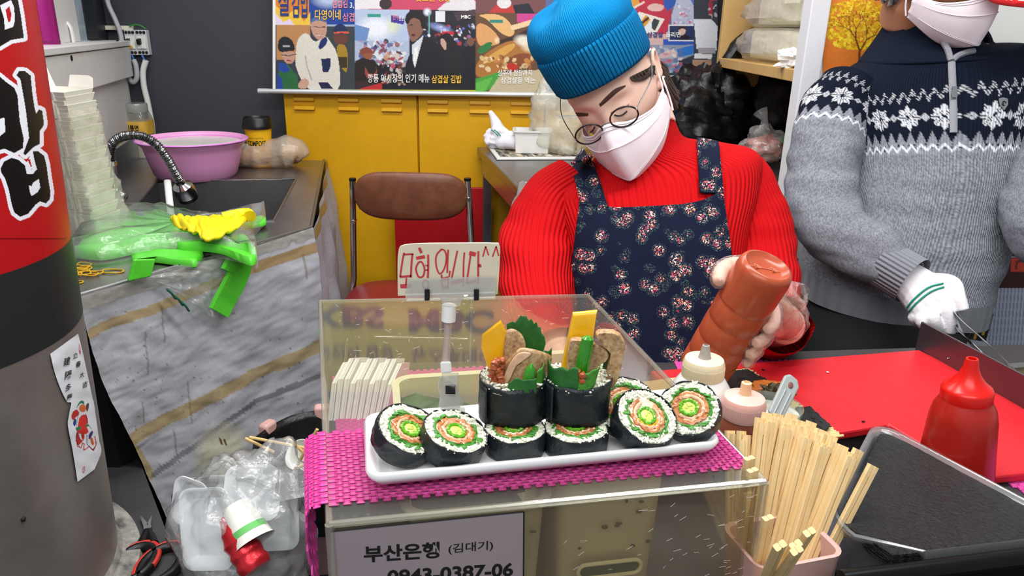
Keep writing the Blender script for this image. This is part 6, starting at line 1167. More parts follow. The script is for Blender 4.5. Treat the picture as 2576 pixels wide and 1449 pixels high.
cr_ = np.array([ring_px(*r[:6], tilt=r[6]) for r in ((2350, 150, 176, -.06, .108, 1.66, 0), (2352, 118, 146, -.02, .097, 1.655, .012), (2360, 88, 122, .06, .090, 1.65, .03), (2366, 62, 112, .10, .086, 1.645, .05))]); CRR = np.zeros((18, 64, 3))
for j in range(64): CRR[:, j] = catmull(cr_[:, j], 18)
MB().loft(CRR, (False, False)).build('stand_collar', m_navyknit, mn, solid=.007, angle=0)
# body
mb = MB(); HM_.mesh(mb); core_body(mb, HM_, [TM[0], TM[30], *TM[70::25]], [armA, armB])
bo = mb.build('body', m_skinman, mn); remesh(bo, .004, 3)
HM_.mask(mn, m_mask)
# grey hair at the nape, red cap
mb = MB()
for k in range(46): a = k / 45; mb.tube(catmull([HM_.w((-.07 - .003 * sin(k), .03 + .05 * a, .0)), HM_.w((-.07 + .004 * sin(k * 2), .03 + .06 * a, -.035)), HM_.w((-.062 + .006 * sin(k * 1.7), .03 + .055 * a, -.068 - .01 * sin(k * 2.9)))], 7), .0032, 6)
mb.build('hair', mat('grey_hair', '#5a5854', .6, var=(60, .8, '#a5a29a')), mn)
capm = mat('red_cap_cloth', '#d0181e', .75, sheen=.2)
MB().loft(HM_.w(np.array([[(a_ * cos(t), b_ * sin(t), z_ - .05 * sin(t) * b_ / .1) for t in np.arange(48) * 2 * PI / 48] for a_, b_, z_ in ((.079, .1, .042), (.081, .102, .06), (.076, .095, .095), (.055, .07, .125), (.02, .025, .136), (.001, .001, .137))])), (False, True)).build('cap_crown', capm, mn)
bc_ = [att(2480, -8, 1.46), att(2500, 8, 1.45), att(2540, 15, 1.44), att(2600, 18, 1.43), att(2660, 5, 1.44), att(2690, -30, 1.46)]; bi_ = [HM_.w((.079 * cos(t), .1 * sin(t), .046)) for t in np.linspace(-2.7, -.45, 6)]
P = np.array([[lerp(catmull(bi_, 30)[j], catmull(bc_, 30)[j], v) + A3(0, 0, .012 * sin(PI * v)) for j in range(30)] for v in np.linspace(0, 1, 12)])
MB().grid(P).build('cap_brim', capm, mn, solid=.005)
o_ = att(2514, -6, 1.434); u_ = unit(att(2580, 3, 1.424) - o_); text('lettering', 'or Zero', att(2512, 6, 1.434) - CF * .012, unit(att(2590, 10, 1.424) - att(2512, 6, 1.434)), CU, .075, .016, m_white_print, mn, .03)
# clear chin shield
P = np.array([[att(lerp(2420, 2568, u), lerp(8, 20, u) + (110 - 60 * abs(u - .25)) * v, 1.475 + .03 * (u - .4) ** 2 - .01 * v) for u in np.linspace(0, 1, 20)] for v in np.linspace(0, 1, 10)])
# trousers
trs = [(2232, 735, 200, .1, .14, 1.64), (2200, 830, 195, .05, .145, 1.62), (2195, 930, 190, 0, .14, 1.6)]
MB().loft(smooth_rings(trs, 20, 48), (True, True)).build('trousers', mat('black_trousers', '#0c0c0f', .85, bump=(40, .2)), mn, angle=0)
for k, x in enumerate((2090, 2280)): a = att(x, 900, 1.62); MB().tube([a, a * A3(1, 1, 0) + A3(0, .05, FZ + .03)], [.1, .065], 20).build('trouser_leg', MATS['black_trousers'], mn); MB().ball(a * A3(1, 1, 0) + A3(0, -.02, FZ + .045), (.05, .12, .045), 14, 10).build('shoe', m_black, mn)
# cotton glove with fingers closed on the tongs
def mhand(mb, g=0):
    wr = armA[0][-1] + cdir * .012; K = [att(2384, 736, 1.385), att(2366, 762, 1.375), att(2342, 780, 1.375), att(2318, 788, 1.38)]
    for k in K: mb.tube([wr - cdir * .02, lerp(wr, k, .5), k], [.032 + g, .026 + g, .018 + g], 12)
    F_ = [[K[0], att(2376, 775, 1.365), att(2390, 812, 1.365), att(2389, 838, 1.37)], [K[2], att(2346, 800, 1.36), att(2358, 824, 1.37), att(2370, 834, 1.395)], [K[3], att(2320, 808, 1.37), att(2334, 824, 1.385), att(2350, 828, 1.41)], [K[3], att(2300, 798, 1.385), att(2312, 812, 1.40), att(2328, 816, 1.42)]]
    F_[0][0] = K[1]
    for P, r in zip(F_, (.0128, .0126, .012, .011)): mb.tube(catmull(P, 16), [r + g + .001 - .004 * (k / 15) ** 2 for k in range(16)], 12)
    mb.tube(catmull([lerp(wr, K[0], .35), att(2390, 712, 1.38), att(2408, 745, 1.365), att(2421, 782, 1.36)], 16), [.018 + g - .006 * k / 15 for k in range(16)], 12)
mb = MB(); mhand(mb); go = mb.build('cotton_glove', mat('glove_knit', '#efecf0', .92, bump=(260, .5, .0012), sheen=.2), mn); remesh(go, .0022, 3)
gbv = BVHTree.FromPolygons([tuple(v.co) for v in go.data.vertices], [tuple(p.vertices) for p in go.data.polygons])
for P in (((2276, 782), (2300, 752), (2335, 724), (2372, 713)), ((2284, 788), (2306, 762), (2340, 735), (2374, 722))):
    q = [hit(gbv, x, y) for x, y in catmull(P, 26)]; q = [h + n_ * .0004 for h, n_ in q if h is not None]
    if len(q) > 3: MB().tube(np.array(q), .0019, 8).build('green_stripe', MATS['green_thread'], mn)
q = armA[0][-1] + cdir * .004; MB().tube([q - cdir * .012, q + cdir * .02], [.040, .037], 40, cap=False).build('glove_cuff', mat('glove_rib', '#f0eef0', .92, rib=(30, .9, 'u', .004)), mn, angle=0)
# tongs
tg = thing('tongs', 'stainless steel tongs held in the white cotton glove over the griddle', 'tongs', att(2450, 860, 1.4))
def strip(P, w, th):
    mb = MB(); P = catmull(P, 24); rings = []
    for i in range(24):
        d = unit(P[min(i + 1, 23)] - P[max(i - 1, 0)]); s_ = unit(np.cross(d, CF)); rings.append([P[i] + s_ * w - CF * th * .5, P[i] + s_ * w * .35 - CF * th, P[i] - s_ * w * .35 - CF * th, P[i] - s_ * w - CF * th * .5, P[i] - s_ * w + CF * th * .2, P[i] + s_ * w + CF * th * .2])
    return mb.loft(rings)
strip([att(2392, 772, 1.385), att(2440, 825, 1.29), att(2500, 880, 1.18), att(2556, 934, 1.09)], .0085, .004).build('upper_arm', m_chrome, tg, angle=20); strip([att(2388, 780, 1.40), att(2420, 840, 1.33), att(2456, 876, 1.24), att(2500, 920, 1.14)], .006, .004).build('lower_arm', m_chrome, tg, angle=20)
# ================================================================== FRONT COUNTER
CZ = .98; TRZ = .93; ZT_ = 1.10     # counter top, lower front tray, acrylic case top
c_bl, c_br, c_fr, c_fl = atz(805, 755, ZT_), atz(1480, 740, ZT_), atz(1926, 1206, ZT_), atz(828, 1312, ZT_)
ex = unit(unit(c_br - c_bl) + unit(c_fr - c_fl)); ey = unit((c_bl - c_fl) + (c_br - c_fr)); 
cq = [c_fl, c_fr, c_br, c_bl]
ct_ = thing('serving_counter', 'stall counter with the red board and acrylic case on it', 'counter', A3(.5, 1.0, FZ))
m_ctr = mat('counter_dark', '#3a3638', .5, bump=(30, .1))
fe = c_fl + unit(c_bl - c_fl) * .23
cl = [A3(c_bl[0] - .0, c_bl[1] + .02, 0), A3(1.25, 1.26, 0), A3(1.25, .62, 0), A3(.63, .70, 0), A3(.56, .93, 0), A3(.24, .80, 0), A3(*(lerp(c_fl, c_bl, .47))[:2], 0)]
MB().slab([p + A3(0, 0, CZ - .03) for p in cl[::-1]], (0, 0, .03)).build('worktop', m_ctr, ct_, smooth=False)
MB().slab([p + A3(0, 0, FZ) for p in cl[::-1]], (0, 0, CZ - .03 - FZ)).build('front_panel', mat('counter_panel', '#55565a', .5), ct_, smooth=False)
# lower black tray shelf along the front edge
rz = 1.02; rl0 = atz(2190, 1450, rz); rl1 = atz(2640, 1394, rz); rd = unit(rl1 - rl0); rn = A3(-rd[1], rd[0], 0); ra, rb3 = rl0 - rd * .03, rl1 + rd * .2
fs = thing('front_tray', 'black metal tray shelf with a rounded front rail holding nori and chopsticks', 'tray', (ra + rb3) / 2 * A3(1, 1, 0) + A3(0, 0, TRZ - .02))
m_blackmetal = mat('black_metal', '#141416', .3, .6)
TF = min(TRZ, rz - .02)
MB().slab([A3(*q[:2], TF - .02) for q in (ra - rd * .26, rb3, rb3 + rn * .28, ra + rn * .28 - rd * .2)], (0, 0, .02)).build('tray_floor', mat('grey_tray_floor', '#4a4850', .45), fs, smooth=False)
MB().tube([ra, rb3], .009, 16).build('front_rail', m_blackmetal, fs); MB().slab([A3(*q[:2], TF - .03) for q in (ra, rb3, rb3 + rn * .006, ra + rn * .006)], (0, 0, rz - TF + .03)).build('front_lip', m_blackmetal, fs, smooth=False)
# pink foam mesh mats: woven pads with real holes
def meshmat(name, lab, F, nu, nv, th, par=None, mask=None):
    """F(u,v)->point on surface, in cells; pads in a running bond joined by thin webs"""
    mb = MB(); pad = []
    for i in range(nv):
        for j in range(nu):
            o = .5 * (i % 2); u0, v0 = j + o, i
            if mask and not mask((u0 + .5) / nu, (v0 + .5) / nv): continue
            c_ = F((u0 + .5) / nu, (v0 + .5) / nv); du = F((u0 + 1) / nu, (v0 + .5) / nv) - F((u0) / nu, (v0 + .5) / nv); dv = F((u0 + .5) / nu, (v0 + 1) / nv) - F((u0 + .5) / nu, v0 / nv); n_ = unit(np.cross(du, dv)) * th
            P = []
            for (a, b, k) in ((-.31, -.88, 0), (.31, -.88, 0), (.31, .88, 0), (-.31, .88, 0)): P.append(c_ + du * a + dv * b)
            T = [c_ + du * a * .86 + dv * b * .74 + n_ for a, b in ((-.31, -.8), (.31, -.8), (.31, .8), (-.31, .8))]
            mb.add(P + T, [(0, 1, 5, 4), (1, 2, 6, 5), (2, 3, 7, 6), (3, 0, 4, 7), (4, 5, 6, 7)])
    return mb
R0_, R1_ = atz(1560, 925, CZ), atz(2310, 875, CZ); mo = A3(.12, .74, CZ + .001); mu_ = A3(.95, 0.05, 0); mv_ = A3(-.03, .48, 0)
mo = A3(.27, .672, CZ + .001)
_g0, _g1 = atz(2300, 884, CZ + .01), atz(2640, 1082, CZ + .01); _gn = A3(-(_g1 - _g0)[1], (_g1 - _g0)[0], 0); _gn = _gn if _gn[0] > 0 else -_gn
Fm = lambda u, v: mo + A3(.98, .03, 0) * u + A3(.0, .45, 0) * v
mm_ = meshmat('mesh_mat', '', Fm, 92, 84, .0016, mask=lambda u, v: (.27 + .98 * u > .57 + (.93 - .672 - .45 * v) * .3) and np.dot(Fm(u, v) - _g0, _gn) < 0 or (v > .56 and np.dot(Fm(u, v) - _g0, _gn) < 0)); mm_.build('mesh_mat', m_pinkmat, smooth=False, label='pink foam mesh mat under the red chopping board', cat='mat')
Fi = lambda u, v: lerp(c_fl, c_bl, .52 + .44 * v) * A3(1, 1, 0) + A3(0, 0, CZ + .001) + (c_fr - c_fl) * A3(1, 1, 0) * (.02 + .95 * u)
meshmat('mesh_mat', '', Fi, 34, 46, .0016).build('mesh_mat', m_pinkmat, smooth=False, label='pink foam mesh mat on the counter inside the acrylic case', cat='mat')
# red board
bq = [atz(1640, 930, CZ + .004), atz(2312, 879, CZ + .004), atz(2600, 1022, CZ + .004), atz(2680, 1172, CZ + .004), atz(1800, 1265, CZ + .004)]
bq = [atz(1635, 932, CZ + .016), atz(2312, 879, CZ + .016), atz(2700, 1075, CZ + .016), atz(2700, 1176, CZ + .016)] + [atz(x, y, CZ + .016) for x, y in ((2470, 1202), (2390, 1160), (2235, 1068), (2110, 1088), (1850, 1125))]
MB().slab([p - A3(0, 0, .0125) for p in bq[::-1]], (0, 0, .0125)).build('chopping_board', mat('red_board_plastic', '#cc1e27', .42, var=[(5, .3, '#ba1822'), (60, .15, '#d43840')], bump=(90, .06)), smooth=False, bevel=.003, label='large red plastic chopping board on the pink mesh mat', cat='board')
BZ = CZ + .0165
# griddle with upright side plate
g0, g1 = atz(2300, 884, CZ + .01), atz(2640, 1082, CZ + .01); gdir = unit(g1 - g0); gn = A3(-gdir[1], gdir[0], 0); gn = gn if gn[0] > 0 else -gn
gr = thing('griddle', 'steel griddle with an upright guard plate beside the red board', 'griddle', g0 + gn * .2)
hA = .053; mb = MB().slab([g0 - gdir * .005 + gn * .005, g1 + gdir * .1 + gn * .005, g1 + gdir * .1 + gn * .009, g0 - gdir * .005 + gn * .009], (0, 0, hA)); mb.build('guard_plate', mat('guard_steel', '#77747a', .35, .9, bump=(6, .05), var=(4, .4, '#5d565a')), gr, smooth=False, bevel=.001)
MB().slab([g0 + gn * .01 + gdir * .13, g1 + gdir * .1 + gn * .01, g1 + gdir * .1 + gn * .45, g0 + gn * .45 + gdir * .13], (0, 0, .03)).build('griddle_plate', mat('oily_griddle', '#5e5138', .35, .7, var=(8, .7, '#8a7a58'), bump=(20, .1)), gr, smooth=False)
MB().slab([g0 + gn * .01 + gdir * .13, g0 + gn * .45 + gdir * .13, g0 + gn * .45 + gdir * .145, g0 + gn * .01 + gdir * .145], (0, 0, .034)).build('rear_lip', m_steeldark, gr, smooth=False)
q = atplane(2384, 902, g0 + gn * .004, gn); MB().ball(q, .0016, 8, 6).build('rivet', m_chrome, gr)

# ================================================================== ACRYLIC DISPLAY CASE
cs = thing('display_case', 'clear scratched acrylic case with a bank notice on its front, carrying the plate', 'case', (c_fl + c_fr) / 2 * A3(1, 1, 0) + A3(0, 0, .80)); CB = .80; tk = A3(0, 0, -.006)
MB().slab([p + tk for p in cq], -tk).build('top_sheet', film('scratched_acrylic', '#fafaf6', .04, 1.1, .045, (3, .02), '#e8ebdc'), cs, smooth=False, bevel=.002)
nf = unit(np.cross(c_fr - c_fl, (0, 0, 1))); nf = nf if nf[1] < 0 else -nf
dnv = A3(0, 0, CB - ZT_ + .006)
def wall_(a, b, inn, nm, m): th = unit(inn) * .005; MB().slab([a + tk, b + tk, b + th + tk, a + th + tk], dnv).build(nm, m, cs, smooth=False, bevel=.001)
m_front = film('smoky_acrylic', '#f3f0e4', .12, .7, .06, (4, .02), '#a8988c')
wall_(c_fl, c_fr, -nf, 'front_pane', m_front); wall_(c_fr, c_br, c_fl - c_fr, 'right_pane', m_clear); wall_(c_fl, c_bl, c_fr - c_fl, 'left_pane', m_clear)
dn2 = A3(0, 0, CZ - ZT_ + .008); th = unit(c_fl - c_bl) * .005; MB().slab([c_bl + tk, c_br + tk, c_br + th + tk, c_bl + th + tk], dn2).build('back_pane', m_clear, cs, smooth=False)
me_ = film('acrylic_edge', '#efefe6', .22, .8, .1, None, '#d6d2c6'); mb = MB()
ins = lambda p: p + A3(0, 0, -.003)
for a, b in ((c_fl, c_fr), (c_fr, c_br), (c_br, c_bl), (c_bl, c_fl)): mb.tube([ins(a), ins(b)], .0034, 8)
for p in (c_fl, c_fr): mb.tube([ins(p), ins(p) + dnv], .0042, 8)
mb.build('polished_edge', me_, cs)
# scratches: short glossy cuts standing on the sheet
mb = MB(); Ft = lambda u, v, z=.0004: lerp(lerp(c_fl, c_fr, u), lerp(c_bl, c_br, u), v) + A3(0, 0, z)
for k in range(110):
    u, v = RNG.uniform(.05, .95), RNG.uniform(.45, .97); a = RNG.uniform(0, PI); l = RNG.uniform(.002, .010); p0 = Ft(u, v); d = A3(cos(a), sin(a), 0) * l; mb.tube([p0, p0 + d * .5 + A3(0, 0, .0001), p0 + d], .00011, 4)
for k in range(60):
    u = RNG.beta(5, 1.1); z = RNG.uniform(-.12, -.012); p0 = lerp(c_fl, c_fr, min(u, .985)) + A3(0, 0, z) + nf * .0004; d = unit(c_fr - c_fl) * RNG.uniform(-.008, -.002) + A3(0, 0, RNG.uniform(-.004, .002)); mb.tube([p0, p0 + d], .00012, 4)
mb.build('scratches', mat('scratch_white', '#f4f4f0', .4), cs, kind='stuff')
# bank notice on the inside of the front pane
fp_ = lambda x, y, off=.0006: atplane(x, y, c_fl + nf * off, nf)
nq = [fp_(832, 1337), fp_(1318, 1287), fp_(1316, 1560), fp_(836, 1640)]
nt = thing('bank_notice', 'grey paper notice with black Korean bank account lettering on the case front', 'notice', (nq[2] + nq[3]) / 2)
MB().slab(nq, nf * .0006).build('sheet', mat('mauve_paper', '#8f8289', .7, var=(6, .3, '#9a8e8e')), nt, smooth=False)
nq2 = [fp_(x, y, .0014) for x, y in ((832, 1337), (1318, 1287), (1316, 1560), (836, 1640))]; mb = MB()
for a, b in ((0, 1), (1, 2)): mb.tube([nq2[a], nq2[b]], .0007, 6)
mb.build('border_line', m_black_print, nt)
def ntext(s, x0, y0, x1, y1, xh, yh, b=.02):   # baseline from (x0,y0) to (x1,y1), top-left at (xh,yh)
    o = fp_(x0, y0, .0016); a = fp_(x1, y1, .0016); u = fp_(xh, yh, .0016); text('lettering', s, o, unit(a - o), unit(u - o), np.linalg.norm(a - o), np.linalg.norm(u - o), m_black_print, nt, b)
ntext('부산은행', 916, 1416, 1106, 1404, 914, 1374, .03); ntext('(김대기)', 1128, 1396, 1240, 1386, 1128, 1369, .01); ntext('0943-0387-06', 974, 1470, 1290, 1450, 974, 1434, .03)
# pink mesh mat on the case top, draped over the left side
mL0, mL1 = atz(800, 1110, ZT_ + .001), atz(792, 1292, ZT_ + .001); 
vb, vf = .27, .040
side_n = -unit(ex)
def Fc(u, v):
    s = vb + (vf - vb) * v; 
    if u > .14: return Ft((u - .14) / .86 * .985 + .0, s, .0012)
    k = (.14 - u) / .14; base = Ft(0, s, .0012); ang = min(k * 3.2, 1) * PI / 2
    fr_ = max(0, min(1, (v - .25) / .75)); dl = .012 + .085 * fr_ * fr_; r = .006
    return base + side_n * (r * sin(ang) + .003 + .013 * sin(PI * min(1, k * .9))) + A3(0, 0, -r * (1 - cos(ang)) - max(0, k - .31) / .69 * dl)
meshmat('mesh_mat', '', Fc, 40, 28, .0018).build('mesh_mat', m_pinkmat, smooth=False, label='pink foam mesh mat under the white plate, draped over the left side of the case', cat='mat')
# things inside the case: paper pouches, cream baskets of greens
m_pouch = mat('bright_paper', '#fafafa', .6)
for k in range(10):
    x = 828 + k * 13.5; a = atz(x, 1105, CZ - .02); q = atz(842 + k * 13, 1045, CZ); tilt = unit(A3(.05 + .012 * k, .35, 1)); w_ = unit(A3(.25, 1, 0)); hgt_ = .062 if k % 3 else .056; b_ = A3(*q[:2], CB + .12) + A3(0, .0, 0)
    top_ = b_ + tilt * (hgt_ + .07); t = thing('paper_pouch', ('%s white folded paper pouch standing in the left end of the acrylic case' % ('front-left', 'second', 'third', 'fourth', 'fifth', 'sixth', 'seventh', 'eighth', 'ninth', 'right-hand end')[k]), 'pouch', b_, 'white paper pouches in the case')
    Q = [b_ - w_ * .045, b_ + w_ * .045, top_ + w_ * .030 - A3(0, 0, .008), top_ + A3(0, 0, .004), top_ - w_ * .036 - A3(0, 0, .012)]
    for p in Q: p[2] = min(p[2], ZT_ - .012)
    MB().slab(Q, ex * .004).build('front_sheet', m_pouch, t, smooth=False); MB().slab([p + ex * .0045 for p in Q], ex * .002).build('back_sheet', m_pouch, t, smooth=False)
def basket(lab, u0, u1, v0, v1, z0, z1, hole=True):
    F4 = [lerp(c_fl, c_fr, u0) + (c_bl - c_fl) * v0, lerp(c_fl, c_fr, u1) + (c_bl - c_fl) * v0, lerp(c_fl, c_fr, u1) + (c_bl - c_fl) * v1, lerp(c_fl, c_fr, u0) + (c_bl - c_fl) * v1]; c_ = np.mean(F4, 0); hx = np.linalg.norm(F4[1] - F4[0]) / 2; hy = np.linalg.norm(F4[3] - F4[0]) / 2; Rr = np.array([unit(F4[1] - F4[0]), np.cross((0, 0, 1), unit(F4[1] - F4[0])), (0, 0, 1)]).T
    c_[2] = z0; H = z1 - z0; t = thing('basket', lab, 'basket', c_); m_b = MATS.get('ivory_plastic') or mat('ivory_plastic', '#efe8c6', .45, bump=(120, .05))
    mb = MB(); tray(mb, c_, [(-.014, 0), (-.002, H - .008), (.006, H), (.006, H + .004), (-.003, H + .003), (-.018, .004)], hx, hy, .02, Rr, cap=(True, True)); mb.build('basket_body', m_b, t, angle=50)
    if hole:
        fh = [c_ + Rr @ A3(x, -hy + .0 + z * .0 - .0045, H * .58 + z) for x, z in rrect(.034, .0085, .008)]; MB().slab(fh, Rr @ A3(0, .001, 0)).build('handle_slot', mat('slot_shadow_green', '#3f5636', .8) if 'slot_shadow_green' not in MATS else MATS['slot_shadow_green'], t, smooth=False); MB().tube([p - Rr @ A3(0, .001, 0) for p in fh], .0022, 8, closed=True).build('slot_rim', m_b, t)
        st = MB()
        for k in range(26): p = c_ + Rr @ A3(RNG.uniform(-hx * .8, hx * .8), -hy - .001, RNG.uniform(.01, H * .9)); st.ball(p, (RNG.uniform(.001, .004), .0006, RNG.uniform(.001, .003)), 6, 4)
        st.build('stuck_scraps', mat('dark_scraps', '#5a5a3a', .8) if 'dark_scraps' not in MATS else MATS['dark_scraps'], t)
    lv = MB()
    for k in range(16):
        p = c_ + Rr @ A3(RNG.uniform(-hx * .75, hx * .75), RNG.uniform(-hy * .75, hy * .75), H - .02 + RNG.uniform(0, .008)); lv.loft(crumple(p, (.028, .02, .007), 200 + k, .5, 14, 8, 1.3, fold=.4), (False, False))
    o = lv.build('leafy_greens', MATS.get('dark_leaf') or mat('dark_leaf', '#3a5a22', .5, var=(20, .6, '#6a8a3a'), bump=(60, .3)), t, angle=0); o['kind'] = 'stuff'
basket('left cream basket of leafy greens inside the acrylic case', .20, .54, .08, .60, CB + .02, ZT_ - .035, True); basket('right cream basket with an oval handle slot inside the acrylic case', .565, .86, .10, .62, CB + .02, ZT_ - .018, True)
# ================================================================== WHITE PLATE
PRZ = ZT_ + .026; pl = [atz(926, 1203, PRZ), atz(1832, 1108, PRZ), atz(1694, 978, PRZ), atz(908, 1036, PRZ)]
pex = unit((pl[1] - pl[0]) + (pl[2] - pl[3])); pey = np.cross((0, 0, 1), pex); pc = np.mean(pl, 0); phx = (np.dot(pl[1] - pl[0], pex) + np.dot(pl[2] - pl[3], pex)) / 4; phy = (np.dot(pl[3] - pl[0], pey) + np.dot(pl[2] - pl[1], pey)) / 4
PB_ = ZT_ + .0035; pR = np.array([pex, pey, (0, 0, 1)]).T; pc0 = pc * A3(1, 1, 0) + A3(0, 0, PB_); pt_ = thing('plate', 'long rectangular white plate of sliced seaweed rolls on the acrylic case', 'plate', pc0)
mb = MB(); H = PRZ - PB_; tray(mb, pc0, [(-.020, 0), (-.018, .004), (-.010, .006), (-.002, H - .008), (.0, H - .003), (-.002, H), (-.006, H - .001), (-.012, .0095), (-.022, .0075)], phx, phy, .016, pR, cap=(True, True), n=8); mb.build('plate_body', mat('white_glaze', '#f2f2f3', .18, coat=.3), pt_, angle=60)
PT = PB_ + .0078
# ================================================================== SEAWEED ROLLS
m_nori = mat('nori', '#11181c', .38, bump=(75, .7, .004), var=(60, .5, '#1f2a2c'), spec=.5); m_rice = mat('rice', '#dedecb', .32, coat=.15); m_leaf = mat('perilla', '#458a2a', .45, var=(160, .8, '#25661c'), bump=(120, .3)); m_pork = mat('glazed_pork', '#b5713f', .25, var=[(330, .7, '#d99a66'), (200, .5, '#8a4420')], coat=.4, bump=(120, .4, .001)); m_porkl = mat('pale_pork', '#dcb492', .3, var=(140, .5, '#c48a62'), coat=.3); m_pep = mat('green_pepper', '#4f9c12', .2, coat=.3, var=(90, .5, '#7fbf2a')); m_seed = mat('pepper_seeds', '#b9cf5a', .35, var=(200, .6, '#e2e08a')); m_rad = mat('yellow_radish', '#f0b414', .3, coat=.3, var=(50, .4, '#e09a10')); m_pepd = mat('dark_green_pepper', '#2f8418', .15, coat=.5); m_leafd = mat('dark_perilla', '#1f5a22', .45, bump=(90, .3), var=(60, .6, '#2f7a30')); m_sam = mat('bean_paste', '#a5502a', .25, coat=.4, bump=(140, .6, .002)); m_meat = mat('grilled_pork', '#b08a5c', .4, var=[(110, .85, '#7a4a26'), (260, .6, '#dcc39c')], bump=(160, .5, .002), coat=.15)
def grains(mb, pts, nrm, seed):
    g_ = np.random.default_rng(seed)
    for p in pts:
        a = g_.uniform(0, 2 * PI); t1 = unit(np.cross(nrm, (0.3, 1, .2))); t2 = np.cross(nrm, t1); d = unit(t1 * cos(a) + t2 * sin(a) + nrm * g_.uniform(-.3, .3)); mb.ball(p, (.0013, .0013, .0029), 6, 4, rotmat(d))
def ringband(mb, c_, Rr, r, w, h, z, seed, a0=0, a1=2 * PI, wav=.0008, sq=1.0, n=48):
    rings = []
    for a in np.linspace(a0, a1, n):
        k = r + wav * nz((cos(a) * 4, sin(a) * 4, seed), 1, seed) * 2; ww = w * (1 + .5 * nz((cos(a) * 3, sin(a) * 3, seed + 4), 1)); hh = h + .0010 * nz((cos(a) * 9, sin(a) * 9, seed), 1, 2)
        rings.append([c_ + Rr @ A3(rr * cos(a), rr * sin(a) * sq, zz) for rr, zz in ((k - ww / 2, z - .003), (k - ww / 2, z + hh * .6), (k, z + hh), (k + ww / 2, z + hh * .6), (k + ww / 2, z - .003))])
    return mb.loft(rings, (False, False) if a1 - a0 > 6.2 else (True, True))
def roll(lab, base, nrm, R_, H, seed, rot=0):
    Rr = rotmat(nrm, (cos(rot), sin(rot), 0)); g_ = np.random.default_rng(seed); top = base + Rr @ A3(0, 0, H); t = thing('rice_roll', lab, 'rice roll', base, 'seaweed roll slices on the plate')
    rings = []
    for z in np.r_[np.linspace(0, 1, 9), 1.03]:
        rings.append([base + Rr @ A3((R_ + .0009 * nz((cos(a) * 2, sin(a) * 2, z * 2 + seed), 1) * 2 + .0006 * nz((cos(a) * 9, sin(a) * 9, z * 5 + seed), 1) + .0008 * sin(PI * z)) * cos(a), (R_ * .97 + .0009 * nz((cos(a) * 2, sin(a) * 2, z * 2 + seed), 1) * 2 + .0008 * sin(PI * z)) * sin(a), z * H + (.0012 * nz((cos(a) * 4, sin(a) * 4, seed), 1) if z > .9 else 0)) for a in np.arange(60) * 2 * PI / 60])
    MB().loft(rings, (True, False)).build('nori_wrap', m_nori, t, solid=.0009, angle=60)
    mb = MB().lathe([(R_ - .001, -.004), (R_ - .0012, -.0009), (0, -.0006)], top, Rr, 40); pts = []
    for k in range(210): a = g_.uniform(0, 2 * PI); r = g_.uniform(.72, .965) * R_; pts.append(top + Rr @ A3(r * cos(a), r * .97 * sin(a), g_.uniform(-.0012, .0006)))
    grains(mb, pts, nrm, seed); mb.build('rice', m_rice, t)
    ox, oy = g_.uniform(-.0015, .0015, 2); cc_ = top + Rr @ A3(ox, oy, 0); sq = g_.uniform(.86, .98)
    mb = ringband(MB(), cc_, Rr, R_ * .71, .0024, .0014, 0, seed + 1, g_.uniform(0, 1), g_.uniform(5.6, 6.28), .0018, sq); ringband(mb, cc_, Rr, R_ * .65, .0016, .0018, 0, seed + 2, g_.uniform(2, 3), g_.uniform(5.5, 7.5), .0014, sq)
    for k in range(7): a = g_.uniform(0, 6.28); mb.loft(crumple(cc_ + Rr @ A3(R_ * .72 * cos(a), R_ * .72 * sin(a), .0006), (.0042, .003, .0011), seed * 7 + k, .6, 10, 6), (False, False))
    mb.build('leaf_layer', m_leaf, t)
    mb = MB().lathe([(R_ * .63, -.002), (R_ * .62, .0002), (0, .0004)], cc_, Rr, 32); ringband(mb, cc_, Rr, R_ * .54, .0042, .0018, 0, seed + 3, g_.uniform(0, 2), g_.uniform(5, 7), .002, sq); mb.build('pork_layer', m_pork, t)
    ringband(MB(), cc_, Rr, R_ * .43, .0032, .0020, 0, seed + 4, g_.uniform(0, 2), g_.uniform(5.2, 7.2), .0012, sq).build('pale_pork_layer', m_porkl, t)
    if g_.random() < .45: ringband(MB(), cc_, Rr, R_ * .37, .0018, .0022, 0, seed + 5, 2, 4.4, .0004, sq).build('radish_strip', m_rad, t)
    pc_ = cc_ + Rr @ A3(*g_.uniform(-.0015, .0015, 2), .001); ringband(MB(), pc_, Rr, R_ * .275, .0034, .0022, 0, seed + 6, 0, 2 * PI, .0008, .92).build('pepper_ring', m_pep, t)
    mb = MB().lathe([(R_ * .24, 0), (R_ * .18, .0008), (0, .001)], pc_, Rr, 20)
    for k in range(7): a = g_.uniform(0, 6.28); r = g_.uniform(0, R_ * .15); mb.ball(pc_ + Rr @ A3(r * cos(a), r * sin(a), .0012), (.0016, .0012, .0008), 8, 5, Rr)
    mb.build('pepper_seeds', m_seed, t); return t, top
SR = .031
def slice_at(lab, px, py, zc, nrm, H, seed, R_=SR, rot=0):   # px,py: centre of the top face
    nrm = unit(nrm); top = atz(px, py, zc); base = top - nrm * H; low = R_ * math.sqrt(max(0, 1 - nrm[2] ** 2)); dz = PT + low + .0002 - base[2]; return roll(lab, base + A3(0, 0, dz), nrm, R_, H, seed, rot)
def zface(nrm, H, R_=SR): nrm = unit(nrm); return PT + R_ * math.sqrt(1 - nrm[2] ** 2) + H * nrm[2]
